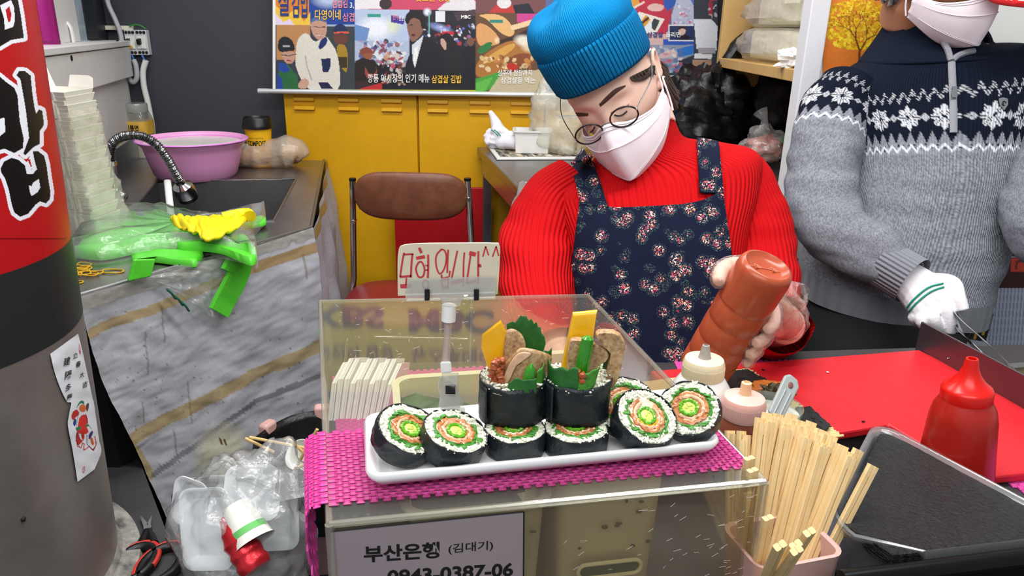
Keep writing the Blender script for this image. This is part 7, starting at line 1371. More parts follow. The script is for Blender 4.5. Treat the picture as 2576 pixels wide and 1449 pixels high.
for lab, px, py, n_, H, sd_, rr_, rot in (('left-most seaweed roll slice, tilted, partly under its neighbour', 1030, 1078, (.42, -.22, .88), .021, 11, .0305, .3), ('second slice from the left, leaning on the left-most slice', 1147, 1084, (.30, -.10, .95), .022, 23, .0315, 1.2), ('flat slice under the tall roll with the dark serrated leaf', 1296, 1077, (.0, .03, 1), .0215, 37, .030, 2), ('flat slice under the tall roll with the upright yellow radish', 1449, 1074, (.0, .02, 1), .0215, 41, .0315, .7), ('upright slice half hidden behind the round-faced slice', 1570, 1015, (-.15, -.62, .78), .02, 53, .030, 0), ('round-faced slice leaning toward the viewer on the right half of the plate', 1628, 1047, (.24, -.44, .86), .021, 67, .0315, 1.7), ('right-most slice facing the viewer near the end of the plate', 1733, 1026, (-.30, -.56, .78), .021, 71, .030, 2.6)):
    slice_at(lab, px, py, zface(n_, H, rr_), n_, H, sd_, rr_, rot)
def tallroll(lab, px, py, seed, fill):
    z0 = PT + .0223 + .003; base = atz(px, py, z0); R_, H = .0335, .040; up = A3(0, 0, 1); t = thing('filled_roll', lab, 'rice roll', base); rings = []
    for z in np.linspace(0, 1, 10): rings.append([base + A3((R_ + .0012 * nz((cos(a) * 2, sin(a) * 2, z * 2 + seed), 1) * 2 + .0009 * nz((cos(a) * 8, sin(a) * 8, z * 6 + seed), 1)) * cos(a), (R_ + .0012 * nz((cos(a) * 2, sin(a) * 2, z * 2 + seed), 1) * 2) * sin(a) * .95, z * H + (.0025 * nz((cos(a) * 2, sin(a) * 2, seed), 1) if z > .9 else 0)) for a in np.arange(64) * 2 * PI / 64])
    MB().loft(rings, (True, False)).build('nori_wrap', m_nori, t, solid=.001, angle=60)
    fl = MB(); a0 = PI + .35; P = np.array([[base + A3((R_ + .0018 + .003 * v) * cos(a0 + .5 * v), (R_ + .0018 + .003 * v) * sin(a0 + .5 * v), z) for v in np.linspace(0, 1, 8)] for z in np.linspace(.001, H, 8)]); fl.grid(P).build('nori_seam', m_nori, t, solid=.0008, angle=0)
    top = base + A3(0, 0, H); g_ = np.random.default_rng(seed); mb = MB().lathe([(R_ - .001, -.006), (0, -.004)], top, None, 32); pts = [top + A3(r * cos(a), r * .95 * sin(a), z) for r, a, z in zip(R_ * g_.uniform(.72, .96, 200), g_.uniform(0, 6.28, 200), g_.uniform(-.005, .003, 200))]; grains(mb, pts, up, seed); mb.build('rice', m_rice, t)
    fill(t, top, R_); return t
def slabat(nm, top, pts, d, th, m, t, bev=.0012, bend=0):   # pts in (right, up) on a vertical plane d behind the top centre
    mb = MB().slab([top + CR * x + A3(0, d, 0) + A3(0, 0, z) for x, z in pts], A3(0, th, 0)); return mb.build(nm, m, t, smooth=False, bevel=bev)
def meatband(nm, top, path, w, th, m, t, seed):
    P = catmull(path, 40); rings = []
    for i in range(40):
        d = unit(P[min(i + 1, 39)] - P[max(i - 1, 0)]); s_ = A3(0, 1, .15); s_ = unit(s_ - d * np.dot(s_, d)); n_ = np.cross(d, s_); k = w * (1 + .15 * nz(P[i], 60, seed)); e = .7 if i in (0, 39) else 1; q = .0012 * nz(P[i], 120, seed)
        rings.append([P[i] + n_ * th * e + s_ * k * .85 + s_ * q, P[i] + n_ * th * e * 1.05, P[i] + n_ * th * e - s_ * k * .85, P[i] - s_ * k * e + n_ * q, P[i] - n_ * th * e - s_ * k * .85, P[i] - n_ * th * e * 1.05, P[i] - n_ * th * e + s_ * k * .85, P[i] + s_ * k * e])
    return MB().loft(rings).build(nm, m, t, angle=50)
V3 = lambda top, x, d, z: top + CR * x + A3(0, d, z)
def frill(nm, top, path, h, m, t, seed, amp=.004):
    P = catmull(path, 60); G = np.array([[P[j] + A3(0, 0, h * v) + A3(nz(P[j], 90, seed), nz(P[j], 90, seed + 5), 0) * amp * v + A3(0, 0, .004 * nz(P[j], 140, seed + 2) * v) for j in range(60)] for v in np.linspace(-.3, 1, 9)]); return MB().grid(G).build(nm, m, t, solid=.0008, angle=0)
k_ = .83 / FPX
def pxslab(nm, top, o, P, d, th, m, t, bev=.0012, sm=2, bow=0):
    P = chaikin(P, sm) if sm else np.array(P, float); q = [((x - o[0]) * k_, (o[1] - y) * k_ * 1.06) for x, y in P]; n = len(q); c_ = np.mean(q, 0); mb = MB(); R_ = []
    for f, e in ((.02, 0), (.6, 0), (.93, .0), (1, .35), (1, .65), (.93, 1), (.6, 1), (.02, 1)): R_.append([top + CR * lerp(c_, p, f)[0] + A3(0, d + e * th + bow * ((lerp(c_, p, f)[0] - c_[0]) / .02) ** 2 + .0014 * nz((lerp(c_, p, f)[0] * 90, lerp(c_, p, f)[1] * 90, d * 99), 1, 2), lerp(c_, p, f)[1]) for p in q])
    return mb.loft(R_, (True, True)).build(nm, m, t, angle=60)
def fill1(t, top, R_):
    o = (1290, 950)
    pxslab('radish_slab', top, o, [(1248, 985), (1217, 890), (1220, 862), (1260, 831), (1271, 855), (1262, 960)], .004, .006, m_rad, t, sm=0)
    pxslab('perilla_leaf', top, o, [(1272, 852), (1285, 845), (1290, 848), (1302, 833), (1316, 834), (1320, 843), (1327, 838), (1332, 850), (1338, 846), (1342, 858), (1348, 860), (1350, 872), (1357, 880), (1360, 895), (1345, 960), (1280, 960)], .019, .0014, m_leafd, t, sm=0)
    pxslab('pork_slice', top, o, [(1240, 985), (1250, 905), (1266, 858), (1286, 850), (1310, 868), (1318, 900), (1296, 950), (1276, 985)], .006, .006, m_meat, t, bow=.003)
    pxslab('pork_slice', top, o, [(1250, 990), (1258, 935), (1288, 892), (1304, 876), (1334, 882), (1374, 906), (1372, 928), (1352, 965), (1318, 960), (1296, 985), (1272, 995)], -.012, .006, m_meat, t, bow=.006)
    pxslab('pork_fat', top, o, [(1262, 955), (1280, 908), (1302, 882), (1330, 886), (1318, 896), (1296, 905), (1276, 960)], -.0135, .002, m_porkl, t)
    MB().tube([V3(top, .013, -.021, -.004), V3(top, .0145, -.0215, .010), V3(top, .016, -.021, .018), V3(top, .0165, -.021, .0225)], [.0058, .0058, .0045, .0012], 14).build('pepper_stick', m_pepd, t)
    mb = MB()
    for k in range(16): mb.loft(crumple(V3(top, -.016 + .004 * sin(k * 1.9), -.014 + .004 * cos(k * 2.3), -.003 + .028 * (k / 16)), (.0042, .0042, .004), 300 + k, .5, 10, 7), (False, False))
    mb.build('bean_paste', m_sam, t)
    frill('lettuce_leaf', top, [V3(top, -.006, -.028, -.002), V3(top, .002, -.031, 0), V3(top, .012, -.030, 0), V3(top, .022, -.026, -.002)], .012, m_leafd, t, 5); frill('lettuce_leaf', top, [V3(top, .022, -.018, 0), V3(top, .028, -.012, .002), V3(top, .031, -.002, .004)], .014, m_leaf, t, 9)
def fill2(t, top, R_):
    o = (1448, 955)
    pxslab('radish_slab', top, o, [(1405, 985), (1432, 822), (1485, 817), (1478, 900), (1466, 985)], .006, .007, m_rad, t, sm=0)
    pxslab('pork_slice', top, o, [(1424, 975), (1422, 874), (1434, 866), (1474, 872), (1486, 882), (1476, 888), (1444, 886), (1440, 975)], -.007, .010, m_meat, t, sm=1)
    pxslab('pork_slice', top, o, [(1440, 975), (1442, 888), (1490, 884), (1514, 902), (1514, 920), (1490, 935), (1470, 975)], -.001, .005, m_meat, t)
    pxslab('pork_slice', top, o, [(1480, 862), (1490, 852), (1532, 856), (1550, 884), (1548, 910), (1536, 982), (1510, 990), (1518, 930), (1524, 902), (1512, 882), (1488, 876)], -.003, .011, m_meat, t, sm=1)
    MB().tube([V3(top, .001, -.014, -.004), V3(top, .003, -.014, .02), V3(top, .0055, -.013, .036), V3(top, .0065, -.013, .0455), V3(top, .0065, -.013, .0475)], [.0068, .0068, .0066, .0058, .003], 16).build('pepper_stick', m_pepd, t)
    frill('lettuce_leaf', top, [V3(top, -.030, -.008, 0), V3(top, -.024, -.02, 0), V3(top, -.012, -.028, .002), V3(top, -.002, -.030, .002)], .020, m_leafd, t, 5); frill('lettuce_leaf', top, [V3(top, -.004, -.029, 0), V3(top, .006, -.030, .002), V3(top, .014, -.026, .006), V3(top, .017, -.02, .010)], .014, m_leaf, t, 12); frill('perilla_leaf', top, [V3(top, .026, .012, .004), V3(top, .034, .010, .002), V3(top, .042, .006, .0)], .026, m_leafd, t, 7); frill('perilla_leaf', top, [V3(top, -.034, 0, .0), V3(top, -.031, .004, .0), V3(top, -.027, .008, .0)], .026, m_leafd, t, 3)
    mb = MB()
    for k in range(6): mb.loft(crumple(V3(top, -.003 + .005 * sin(k * 1.9), -.026 + .003 * cos(k * 2.3), .006 + .002 * k), (.0036, .0036, .0034), 330 + k, .5, 10, 7), (False, False))
    mb.build('bean_paste', m_sam, t)
tallroll('tall seaweed roll with yellow radish, grilled pork and a serrated dark leaf', 1290, 1036, 81, fill1); tallroll('tall seaweed roll with a high upright yellow radish slab and pork', 1448, 1034, 92, fill2)
# ================================================================== SIGN HOLDER WITH HAND-WRITTEN CARD
HY = atz(1135, 1032, PRZ)[1]; hp2 = lambda x, y, d=0: aty(x, y, HY + d)
sh_ = thing('sign_clip', 'clear plastic sign clip holding the handwritten card, gripping the back rim of the plate', 'sign holder', hp2(1140, 1050)); m_cl = film('clip_acrylic', '#f2f2ee', .28, .8, .06, None, '#e9e9e6', 1.5)
def ppoly(nm, P, d0, d1, m, par, bev=.001): MB().slab([hp2(x, y, d0) for x, y in P], hp2(P[0][0], P[0][1], d1) - hp2(P[0][0], P[0][1], d0)).build(nm, m, par, smooth=False, bevel=bev)
ppoly('clip_jaw', [(1112, 938), (1154, 938), (1153, 975), (1170, 1030), (1172, 1062), (1105, 1062), (1108, 1020), (1112, 985)], -.012, -.007, m_cl, sh_); ppoly('clip_jaw', [(1104, 948), (1150, 945), (1152, 985), (1160, 1040), (1100, 1040), (1106, 1000), (1100, 970)], .006, .010, m_cl, sh_)
ppoly('spring', [(1120, 968), (1146, 968), (1146, 994), (1120, 994)], -.014, -.006, m_chrome, sh_)
ppoly('socket', [(1107, 910), (1135, 909), (1137, 938), (1109, 940)], -.006, .006, m_white, sh_, .002)
MB().cyl(hp2(1121, 912), hp2(1128, 805), .0042, .0036, 14).build('stem', film('stem_acrylic', '#f0e8e6', .35, .8, .06, None, '#e2d2cf', 1.5), sh_)
MB().cyl(hp2(1128, 806), hp2(1130, 768), .0072, .0072, 18).build('joint', m_white, sh_)
ppoly('bracket', [(1106, 742), (1168, 742), (1158, 770), (1146, 774), (1118, 774), (1110, 764)], -.005, .005, m_cl, sh_)
MB().cyl(hp2(1022, 744), hp2(1247, 738), .0058, n=14).build('grip_tube', m_cl, sh_); ppoly('grip_flap', [(1024, 702), (1246, 694), (1247, 738), (1022, 746)], -.0050, -.0036, m_cl, sh_, 0)
for x in (1074, 1198): ppoly('black_band', [(x - 6, 727 + 0), (x + 7, 727), (x + 7, 756), (x - 6, 757)], -.0075, .0075, m_black, sh_)
cdp = catmull([(1001, 744), (1000, 680), (1002, 634), (1012, 618), (1060, 613), (1150, 612), (1240, 612), (1256, 618), (1257, 660), (1252, 740)], 50); cd_t = thing('price_card', 'cream hand-lettered card with red Korean brush writing held in the clear clip', 'card', hp2(1128, 744))
MB().slab([hp2(x, y, -.0012) for x, y in cdp], A3(0, .0024, 0)).build('card_sheet', mat('cream_card', '#d8cdb4', .7, var=(14, .4, '#c8baa0')), cd_t, smooth=False)
def stroke(P, w):
    P = catmull([hp2(970 + x / 3.019, 600 + y / 3.019, -.0016) for x, y in P], max(6, 4 * len(P))) if len(P) > 2 else np.array([hp2(970 + x / 3.019, 600 + y / 3.019, -.0016) for x, y in P]); mb = MB(); w = w / 3.019 * HY / FPX / 2; L_, R2 = [], []
    for i in range(len(P)): d = unit(P[min(i + 1, len(P) - 1)] - P[max(i - 1, 0)]); s_ = np.cross(d, (0, 1, 0)) * w; L_.append(P[i] + s_); R2.append(P[i] - s_)
    return mb.grid(np.array([L_, R2])).build('brush_stroke', m_red_print, cd_t, smooth=False)
for P, w in (([(140, 108), (128, 170), (110, 290)], 14), ([(140, 122), (200, 118), (207, 122)], 14), ([(203, 118), (196, 200), (192, 296)], 15), ([(108, 292), (194, 284)], 18), ([(158, 300), (155, 352)], 14), ([(112, 362), (198, 362)], 34), ([(255, 70), (272, 110)], 22), ([(232, 150), (298, 138)], 26), ([(322, 122), (324, 200), (320, 300)], 16), ([(300, 205), (322, 205)], 10), ([(300, 240), (322, 238)], 10), ([(250, 180), (230, 230), (250, 290), (285, 285), (295, 230), (275, 180), (250, 180)], 14), ([(300, 312), (280, 345), (300, 388), (322, 370), (322, 330), (300, 312)], 14), ([(425, 80), (385, 130), (385, 210), (410, 268), (445, 230), (462, 150), (450, 95), (425, 80)], 13), ([(475, 85), (470, 180), (468, 262)], 14), ([(490, 245), (482, 290)], 12), ([(425, 275), (432, 385)], 14), ([(430, 310), (480, 300)], 30), ([(430, 372), (474, 370)], 26), ([(478, 300), (472, 385)], 14), ([(545, 92), (500, 310)], 13), ([(498, 340), (585, 318)], 32), ([(598, 105), (592, 200), (590, 365)], 13), ([(635, 110), (685, 122)], 34), ([(645, 130), (614, 345)], 14), ([(612, 340), (690, 322)], 24), ([(705, 95), (702, 345)], 15), ([(705, 208), (726, 205)], 26), ([(738, 138), (760, 60)], 11), ([(760, 60), (782, 128)], 11), ([(812, 138), (840, 60)], 11), ([(840, 60), (858, 132)], 11)): stroke(P, w)
# ================================================================== BOTTLES, JAR, BAMBOO MAT
def at_base(px, py, z=CZ + .003): return atz(px, py, z)
wb_ = att(1752, 1010, .86); wb_ = atz(1752, 1075, BZ); t = thing('white_bottle', 'cloudy white squeeze bottle with cream cap and grey nozzle behind the plate', 'bottle', wb_)
dW = .905; zz_ = lambda y, b=wb_: aty(1752, y, b[1])[2] - BZ; rw = lambda px, b=wb_: px * np.dot(b - CAM, CF) / FPX
MB().lathe([(rw(62), 0), (rw(74), .006), (rw(76), zz_(1000)), (rw(72), zz_(975)), (rw(55), zz_(950)), (rw(44), zz_(938)), (rw(44), zz_(925))], wb_, n=48).build('bottle_body', mat('cloudy_plastic', '#e3e3dd', .3, sss=.2, coat=.1), t)
MB().lathe([(rw(47), zz_(951)), (rw(50), zz_(946)), (rw(50), zz_(912)), (rw(46), zz_(902)), (rw(20), zz_(899)), (0, zz_(899))], wb_, n=72).build('cap', mat('cream_cap', '#e6d9b4', .4, bump=(200, .1)), t); mb = MB()
for k in range(64): a = 2 * PI * k / 64; mb.box(wb_ + A3(rw(50) * cos(a), rw(50) * sin(a), (zz_(946) + zz_(916)) / 2), (.0012, .0012, zz_(918) - zz_(944)))
mb.build('cap_ridges', MATS['cream_cap'], t); MB().lathe([(rw(17), zz_(902)), (rw(14), zz_(893)), (rw(8.5), zz_(868)), (rw(5.5), zz_(867)), (rw(5), zz_(880))], wb_, n=24).build('nozzle', mat('grey_nozzle', '#a59e97', .4, var=(60, .5, '#8a8178')), t)
pb_ = atz(1850, 1165, CZ + .004); t = thing('pink_cap_bottle', 'sauce bottle with translucent pink cap standing behind the chopsticks', 'bottle', pb_); zp_ = lambda y: aty(1850, y, pb_[1])[2] - pb_[2]; rp = lambda px: px * np.dot(pb_ - CAM, CF) / FPX
MB().lathe([(rp(45), 0), (rp(55), .004), (rp(56), zp_(1090)), (rp(54), zp_(1062)), (rp(46), zp_(1045)), (rp(40), zp_(1036)), (rp(40), zp_(1028))], pb_, n=48).build('bottle_body', mat('brown_sauce_plastic', '#8a4a38', .22, sss=.1, coat=.2), t)
MB().lathe([(rp(50), zp_(1046)), (rp(52), zp_(1040)), (rp(52), zp_(1008)), (rp(48), zp_(998)), (rp(20), zp_(990)), (0, zp_(989))], pb_, n=72).build('cap', mat('pink_cap', '#e9b7ac', .3, sss=.3), t); mb = MB()
for k in range(60): a = 2 * PI * k / 60; mb.box(pb_ + A3(rp(52) * cos(a), rp(52) * sin(a), (zp_(1040) + zp_(1012)) / 2), (.001, .001, zp_(1013) - zp_(1039)))
mb.build('cap_ridges', MATS['pink_cap'], t); MB().lathe([(rp(16), zp_(994)), (rp(14), zp_(984)), (rp(12), zp_(962)), (rp(8), zp_(960)), (rp(7), zp_(970))], pb_, n=24).build('nozzle', mat('peach_nozzle', '#ecc39a', .35, sss=.2), t)
kb = atz(2398, 1204, CZ + .004); t = thing('ketchup_bottle', 'bright red squeeze bottle with pointed red cap in front of the red board', 'bottle', kb); zk_ = lambda x, y: aty(x, y, kb[1])[2] - kb[2]; rk = lambda px: px * np.dot(kb - CAM, CF) / FPX
tipk = aty(2446, 902, kb[1]); KA = unit(tipk - kb); KM = rotmat(KA); KL = np.linalg.norm(tipk - kb); fy = lambda y: KL * (1204 - y) / (1204 - 902)
MB().lathe([(0, 0), (rk(82), 0), (rk(87), .005), (rk(86), fy(1180)), (rk(74), fy(1045)), (rk(68), fy(1020)), (rk(58), fy(1002)), (rk(53), fy(992)), (rk(53), fy(986))], kb, KM, 56).build('bottle_body', mat('ketchup_plastic', '#a81c12', .3, sss=.15, coat=.15, var=(6, .3, '#b82a14')), t)
m_kcap = mat('red_cap', '#d3160e', .28); MB().lathe([(rk(55), fy(1004)), (rk(56), fy(1000)), (rk(56), fy(976)), (rk(53), fy(970)), (rk(48), fy(967)), (rk(36), fy(956)), (rk(24), fy(940)), (rk(17), fy(922)), (rk(14), fy(905)), (rk(13), fy(902)), (rk(9), fy(902)), (rk(9), fy(915)), (0, fy(915))], kb, KM, 56).build('cap', m_kcap, t, angle=40)
# bamboo mat: separate slats
e0_, e1_ = atz(1884, 928, BZ + .002), atz(2118, 1096, BZ + .002); ed_ = unit(e1_ - e0_); pn_ = A3(ed_[1], -ed_[0], 0); pn_ = pn_ if pn_[0] < 0 else -pn_
bm = thing('bamboo_mat', 'bamboo rolling mat on the red board with dark nori on it', 'mat', (e0_ + e1_) / 2); m_bam = mat('bamboo_slat', '#dcc88e', .5, var=(40, .4, '#c9b070')); proto = None; NS = 54; EL = np.linalg.norm(e1_ - e0_)
for k in range(NS):
    p = e0_ + ed_ * EL * k / (NS - 1); l0 = .002 * sin(k * 2.7)
    if proto is None: proto = MB().tube([p + pn_ * l0, p + pn_ * .20], .0018, 8).build('slat', m_bam, bm); p00 = p
    else: o = proto.copy(); COL.objects.link(o); o.parent = bm; o.matrix_parent_inverse = proto.matrix_parent_inverse.copy(); o.location = Vector(p - p00 + pn_ * l0)
mb = MB()
for s in (.03, .14): mb.tube([e0_ + pn_ * s + A3(0, 0, .002), e1_ + pn_ * s + A3(0, 0, .002)], .0007, 5)
mb.build('binding_thread', m_white, bm)
def raggedsheet(nm, P, z, m, lab, cat_, th=.0015, amp=.003):
    q = [atz(x, y, z) for x, y in P]; n = len(q); E = []
    for i in range(n):
        for s in np.linspace(0, 1, 16)[:-1]: p = lerp(q[i], q[(i + 1) % n], s); E.append(p + A3(RNG.normal(0, .0008), RNG.normal(0, .0008), 0))
    c_ = np.mean(E, 0); rings = [[lerp(c_, p, f) + A3(0, 0, amp * nz(lerp(c_, p, f), 30, 2) + amp) for p in E] for f in (1, .9, .7, .4, .05)]; return MB().loft(rings, (False, True)).build(nm, m, None, solid=th, label=lab, cat=cat_)
m_noris = mat('nori_sheet', '#0e1012', .5, bump=(220, 1.0, .003), var=(120, .6, '#23282a')); raggedsheet('nori_sheet', [(1815, 950), (1840, 938), (1882, 934), (1930, 962), (1900, 975), (1830, 985)], BZ + .005, m_noris, 'dark crumbly nori sheet at the back end of the bamboo mat', 'nori'); raggedsheet('nori_sheet', [(2000, 1030), (2035, 1028), (2090, 1078), (2070, 1092), (2010, 1060)], BZ + .005, m_noris, 'dark crumbly nori piece at the front edge of the bamboo mat', 'nori')
MB().loft(crumple(atz(1940, 975, BZ + .014), (.032, .016, .007), 121, .5, fold=.3, flatten=BZ + .006), (False, False)).build('kimchi_leaf', mat('orange_leaf', '#c9702a', .45, var=(20, .7, '#8a4a1e'), bump=(60, .3)), label='orange-brown leaf slice lying on the bamboo mat beside the jar', cat='food'); MB().loft(crumple(atz(1950, 990, BZ + .014), (.020, .014, .010), 122, .6, fold=.5, flatten=BZ + .006), (False, False)).build('dark_lettuce', mat('red_lettuce', '#4a3f24', .5, var=(30, .7, '#2f3a1c'), bump=(60, .4)), label='dark crinkled lettuce leaf behind the grey handle', cat='food')
gj = atz(1930, 1092, CZ + .004); t = thing('glass_jar', 'round glass bowl of white mixture beside the bamboo mat', 'bowl', gj); zj_ = aty(1935, 1018, gj[1])[2] - gj[2]; MB().lathe([(.03, 0), (.038, .01), (.041, zj_), (.039, zj_), (.036, .012), (.028, .004)], gj, n=40).build('jar_wall', film('jar_glass', '#eef4f0', .12, .8, .03, None, '#dfe6e0', 1.5), t); MB().lathe([(0, .006), (.034, .012), (.038, zj_ - .012), (0, zj_ - .009)], gj, n=32).build('white_mixture', mat('white_mixture', '#c9cfc4', .5, var=(60, .7, '#8a9a84'), bump=(80, .4)), t)
ua, ub = att(1950, 1050, gj[1] / .93 * .965), att(1996, 955, gj[1] / .93 * 1.0); ut = thing('grey_spatula', 'pale grey spatula handle with a hanging hole standing in the glass bowl', 'spatula', ua); ud = unit(ub - ua); us = unit(np.cross(ud, CF)); m_sp = mat('grey_handle', '#9aa09f', .4)
A_ = [ua - us * .0105, ua + us * .0105, ub + us * .0120 - ud * .004, ub + us * .006 + ud * .004, ub - us * .006 + ud * .004, ub - us * .0120 - ud * .004]; MB().slab(A_, CF * .006).build('handle', m_sp, ut, smooth=False, bevel=.002); MB().tube([ua - us * .004 - CF * .0008, ub - us * .004 - ud * .02 - CF * .0008], .0012, 6).tube([ua + us * .004 - CF * .0008, ub + us * .004 - ud * .02 - CF * .0008], .0012, 6).build('handle_ridge', m_sp, ut); MB().ball(ub - ud * .010 - CF * .0002, (.0038, .0012, .0050), 12, 8, np.array([us, CF, ud]).T).build('hanging_hole', m_redb if 'm_redb' in globals() else mat('hole_shadow', '#7a4a46', .6), ut); MB().slab([ua - us * .009, ua + us * .009, ua - ud * .05 + us * .012, ua - ud * .05 - us * .012], CF * .004).build('blade', m_sp, ut, smooth=False)
MB().ball(atz(2082, 936, BZ + .001), (.0022, .0022, .0012), 8, 5).build('rice_grain', m_rice, label='stray grain of rice on the red board', cat='rice grain'); MB().box(atz(1920, 930, BZ + .001), (.004, .003, .001)).build('nori_crumb', m_noris, label='small dark nori crumb near the back of the red board', cat='crumb'); MB().box(atz(2172, 1060, BZ + .001), (.004, .0025, .001)).build('nori_crumb', m_noris, label='small dark nori crumb in the middle of the red board', cat='crumb')
# ================================================================== NORI STACK IN ITS TUB
NZ = 1.03; A_, Bq, Lq = atz(2218, 1080, NZ), atz(2650, 1312, NZ), atz(2100, 1318, NZ); na, nb_ = unit(Bq - A_), unit(Lq - A_); LA, LB = .235, .225; nstk = [A_, A_ + na * LA, A_ + na * LA + nb_ * LB, A_ + nb_ * LB]
m_ncut = mat('roasted_nori', '#090a0b', .3, bump=(240, 1.0, .005), var=[(150, .8, '#1c1f20')], spec=.6)
P = lambda u, v: A_ + na * LA * u + nb_ * LB * v
for k in range(9):
    z = NZ - .0016 * k; n = 44; G = np.array([[P(u, v) * A3(1, 1, 0) + A3(0, 0, z) + (na * RNG.normal(0, .0009) if (j in (0, n - 1)) else 0) + (nb_ * RNG.normal(0, .0009) if (i in (0, n - 1)) else 0) + A3(RNG.uniform(-.001, .001) * (k > 0), RNG.uniform(-.001, .001) * (k > 0), (.0012 * nz(P(u, v), 14, k) + (.0006 * nz(P(u, v), 120, 3) if k == 0 else 0) - .0035 * (abs(u - .5) * 2) ** 6)) for j, v in enumerate(np.linspace(0, 1, n))] for i, u in enumerate(np.linspace(0, 1, n))])
    for row in G:
        for q in row: s_ = np.dot(q - rl0, rn); q += rn * max(0, .012 - s_)
    MB().grid(G).build('nori_sheet', m_ncut, None, solid=.0007, angle=0, label='top sheet of the thick stack of square black nori in the plastic tub' if k == 0 else 'nori sheet lying %s below the top sheet of the square stack' % ('directly', 'second', 'third', 'fourth', 'fifth', 'sixth', 'seventh', 'lowest')[k - 1], cat='nori', group='stacked nori sheets')
tc_ = P(.5, .5) * A3(1, 1, 0) + A3(0, 0, TF + .002); Rn = np.array([na, nb_, (0, 0, 1)]).T; Hn = NZ - TF - .004; m_tub = film('tub_plastic', '#f2f3f4', .16, .6, .12, None, '#dcdee0')
tt = thing('plastic_tub', 'translucent plastic tub with a rounded rim holding the nori stack', 'tub', tc_); mb = MB(); tray(mb, tc_, [(-.012, 0), (0, Hn - .004), (.007, Hn), (.007, Hn + .004), (.003, Hn + .005), (-.001, Hn + .002), (-.014, .003)], LA / 2 + .006, LB / 2 + .006, .03, Rn, cap=(True, True), n=8)
for V in mb.v:
    for q in V: q += rn * max(0, .0105 - np.dot(q - rl0, rn))
mb.build('tub_body', m_tub, tt, angle=50)
mb = MB().box(tc_ + A3(0, 0, (NZ - .0016 * 9 - TF) / 2), (LA * .93, LB * .93, NZ - .0016 * 9 - TF - .006), Rn)
for q in mb.v[0]: q += rn * max(0, .013 - np.dot(q - rl0, rn))
mb.build('lower_sheets', m_ncut, tt, smooth=False)
# ================================================================== CHOPSTICK BOX
CBZ = TF + .002; RIM = CBZ + .085; cf0, cf1 = atz(1912, 1436, RIM), atz(2130, 1394, RIM); cx_ = unit(cf1 - cf0); cyv = np.cross((0, 0, 1), cx_); cw = np.linalg.norm(cf1 - cf0); cm_ = (cf0 + cf1) / 2 + cyv * .036; cm_[2] = CBZ; Rc = np.array([cx_, cyv, (0, 0, 1)]).T
cb = thing('chopstick_box', 'dusty pink rounded plastic box packed with wooden chopsticks', 'box', cm_); mb = MB(); tray(mb, cm_, [(-.006, 0), (0, RIM - CBZ - .004), (.001, RIM - CBZ), (-.0015, RIM - CBZ + .0008), (-.004, RIM - CBZ - .001), (-.009, .004)], cw / 2, .036, .014, Rc, cap=(True, True)); mb.build('box_body', mat('dusty_pink_plastic', '#cfa49c', .45, bump=(120, .05)), cb, angle=50)
m_ch = mat('chopstick_wood', '#dfc18c', .6, var=[(30, .5, '#cfae74'), (90, .3, '#e9d3a6')], bump=(120, .15, .001)); cproto = None
def chop_parts(root):
    for sx in (-1, 1):
        w_, d_ = .0026, .0030; MB().slab([A3(sx * .0029 + x, y, 0) for x, y in ((-w_ * .75, -d_), (w_ * .75, -d_), (w_, -d_ * .6), (w_, d_ * .6), (w_ * .75, d_), (-w_ * .75, d_), (-w_, d_ * .6), (-w_, -d_ * .6))], (0, 0, .205)).build('stick', m_ch, root, smooth=False)
    MB().box((0, 0, .1985), (.0014, .0046, .012)).build('joint', m_ch, root, smooth=False)
cproto = thing('chopsticks', 'pair of joined wooden chopsticks', 'chopsticks'); chop_parts(cproto); first = True
def place_chop(tx, ty, uv, lab, spin, root=None, tt_=None):
    global first
    b_ = cm_ + Rc @ A3(uv[0] * (cw / 2 - .012), uv[1] * .024, .004); d = ray(tx, ty); o = CAM - b_
    if tt_ is None:
        a_, bb, c_ = d @ d, 2 * d @ o, o @ o - .205 ** 2; D = bb * bb - 4 * a_ * c_
        tp = CAM + d * (-bb / (2 * a_))
    else: tp = CAM + d * tt_
    ax = unit(tp - b_); bs = tp - ax * .205; M4 = mat4(rotmat(ax, A3(cos(spin), sin(spin), 0)), bs)
    if first: cproto.matrix_basis = M4; cproto['label'] = lab; cproto['group'] = 'chopsticks in the pink box'; first = False
    else: dup(cproto, M4, lab, 'chopsticks in the pink box')
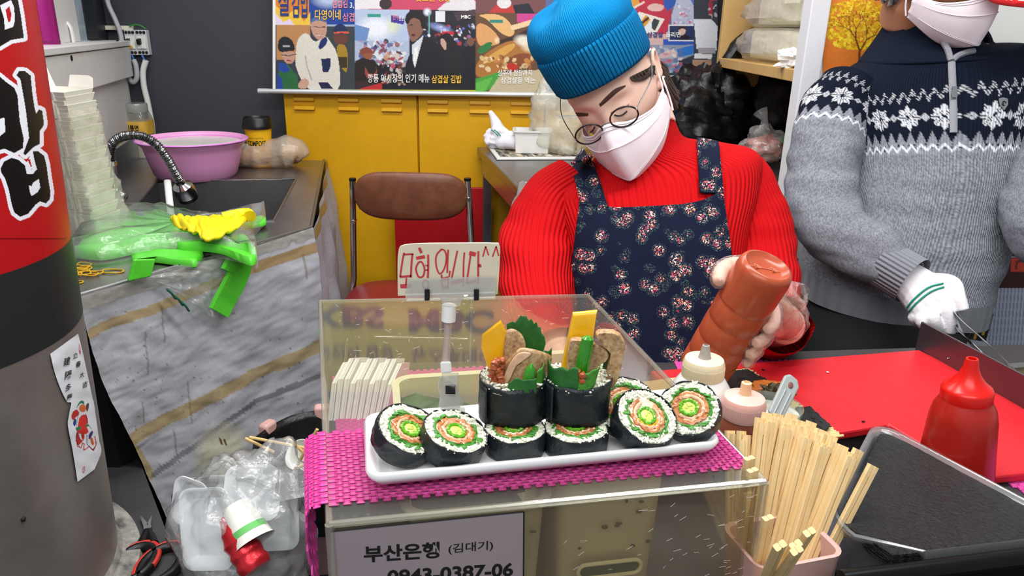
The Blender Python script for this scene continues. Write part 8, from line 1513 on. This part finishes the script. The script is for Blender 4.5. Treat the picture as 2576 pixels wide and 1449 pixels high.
tops = [(1912, 1051), (1921, 1064), (1936, 1061), (1945, 1052), (1930, 1038), (1938, 1045), (1958, 1041), (1964, 1050), (1988, 1047), (1994, 1041), (1977, 1067), (1976, 1078), (1998, 1058), (2013, 1057), (2027, 1064), (2004, 1070), (2018, 1073), (2042, 1061), (2036, 1072), (2022, 1090), (2030, 1102), (2039, 1085), (2063, 1079), (2074, 1084), (2062, 1095), (2078, 1093), (2063, 1112), (2076, 1120), (2069, 1124), (2095, 1097), (2099, 1112), (2122, 1121), (2133, 1135), (2141, 1149), (2160, 1131), (2197, 1171)]
for k, (x, y) in enumerate(tops):
    f = (x - 1905) / 295; v = 1 - (y - 1036 - f * 50) / 80
    row = 'back' if v > .35 else ('middle' if v > -.2 else 'front'); rank = sorted(q for q, (x_, y_) in enumerate(tops) if ('back' if 1 - (y_ - 1036 - (x_ - 1905) / 295 * 50) / 80 > .35 else ('middle' if 1 - (y_ - 1036 - (x_ - 1905) / 295 * 50) / 80 > -.2 else 'front')) == row)
    rank = sorted(rank, key=lambda q: tops[q][0]).index(k)
    lab = {35: 'right-most pair of chopsticks, leaning well out of the pink box'}.get(k, 'wooden chopsticks pair, %s from the left in the %s row of the pink box bunch' % (ORD[rank], row))
    place_chop(x, y, (-.82 + 1.25 * f, max(-.9, min(.9, -1.0 + 1.9 * v))), lab, .15 + RNG.uniform(-.35, .35))
for k, (x, y) in enumerate(((1836, 1083), (1851, 1092), (1865, 1084), (1879, 1094), (1868, 1106))): place_chop(x, y, (-.9, .9 - .2 * k), 'chopsticks pair, %s from the left in the small cluster behind the case corner' % ('left-most', 'second', 'third', 'right-most', 'lowest and fourth')[k], .3 + .2 * k)
for k, (x, y, uv) in enumerate(((1885, 1152, (-.95, .5)), (1893, 1182, (-.95, .2)), (1932, 1302, (-.9, -.4)))): place_chop(x, y, uv, ['short pair of chopsticks just right of the case corner', 'lower short pair of chopsticks beside the case edge', 'lone low pair of chopsticks at the left rim of the pink box'][k], .4, tt_=.71 - .01 * k)
for k, (x, y, t_) in enumerate(((1962, 1372, .600), (2004, 1384, .607), (2002, 1370, .612), (2036, 1338, .622))): place_chop(x, y, (-.75 + .12 * k, -.2), ['lowest front pair of chopsticks leaning forward out of the pink box', 'front pair of chopsticks leaning forward, right of the lowest pair', 'front pair of chopsticks resting just above another forward-leaning pair', 'highest of the pairs of chopsticks that lean forward over the pink box'][k], .55, tt_=t_)
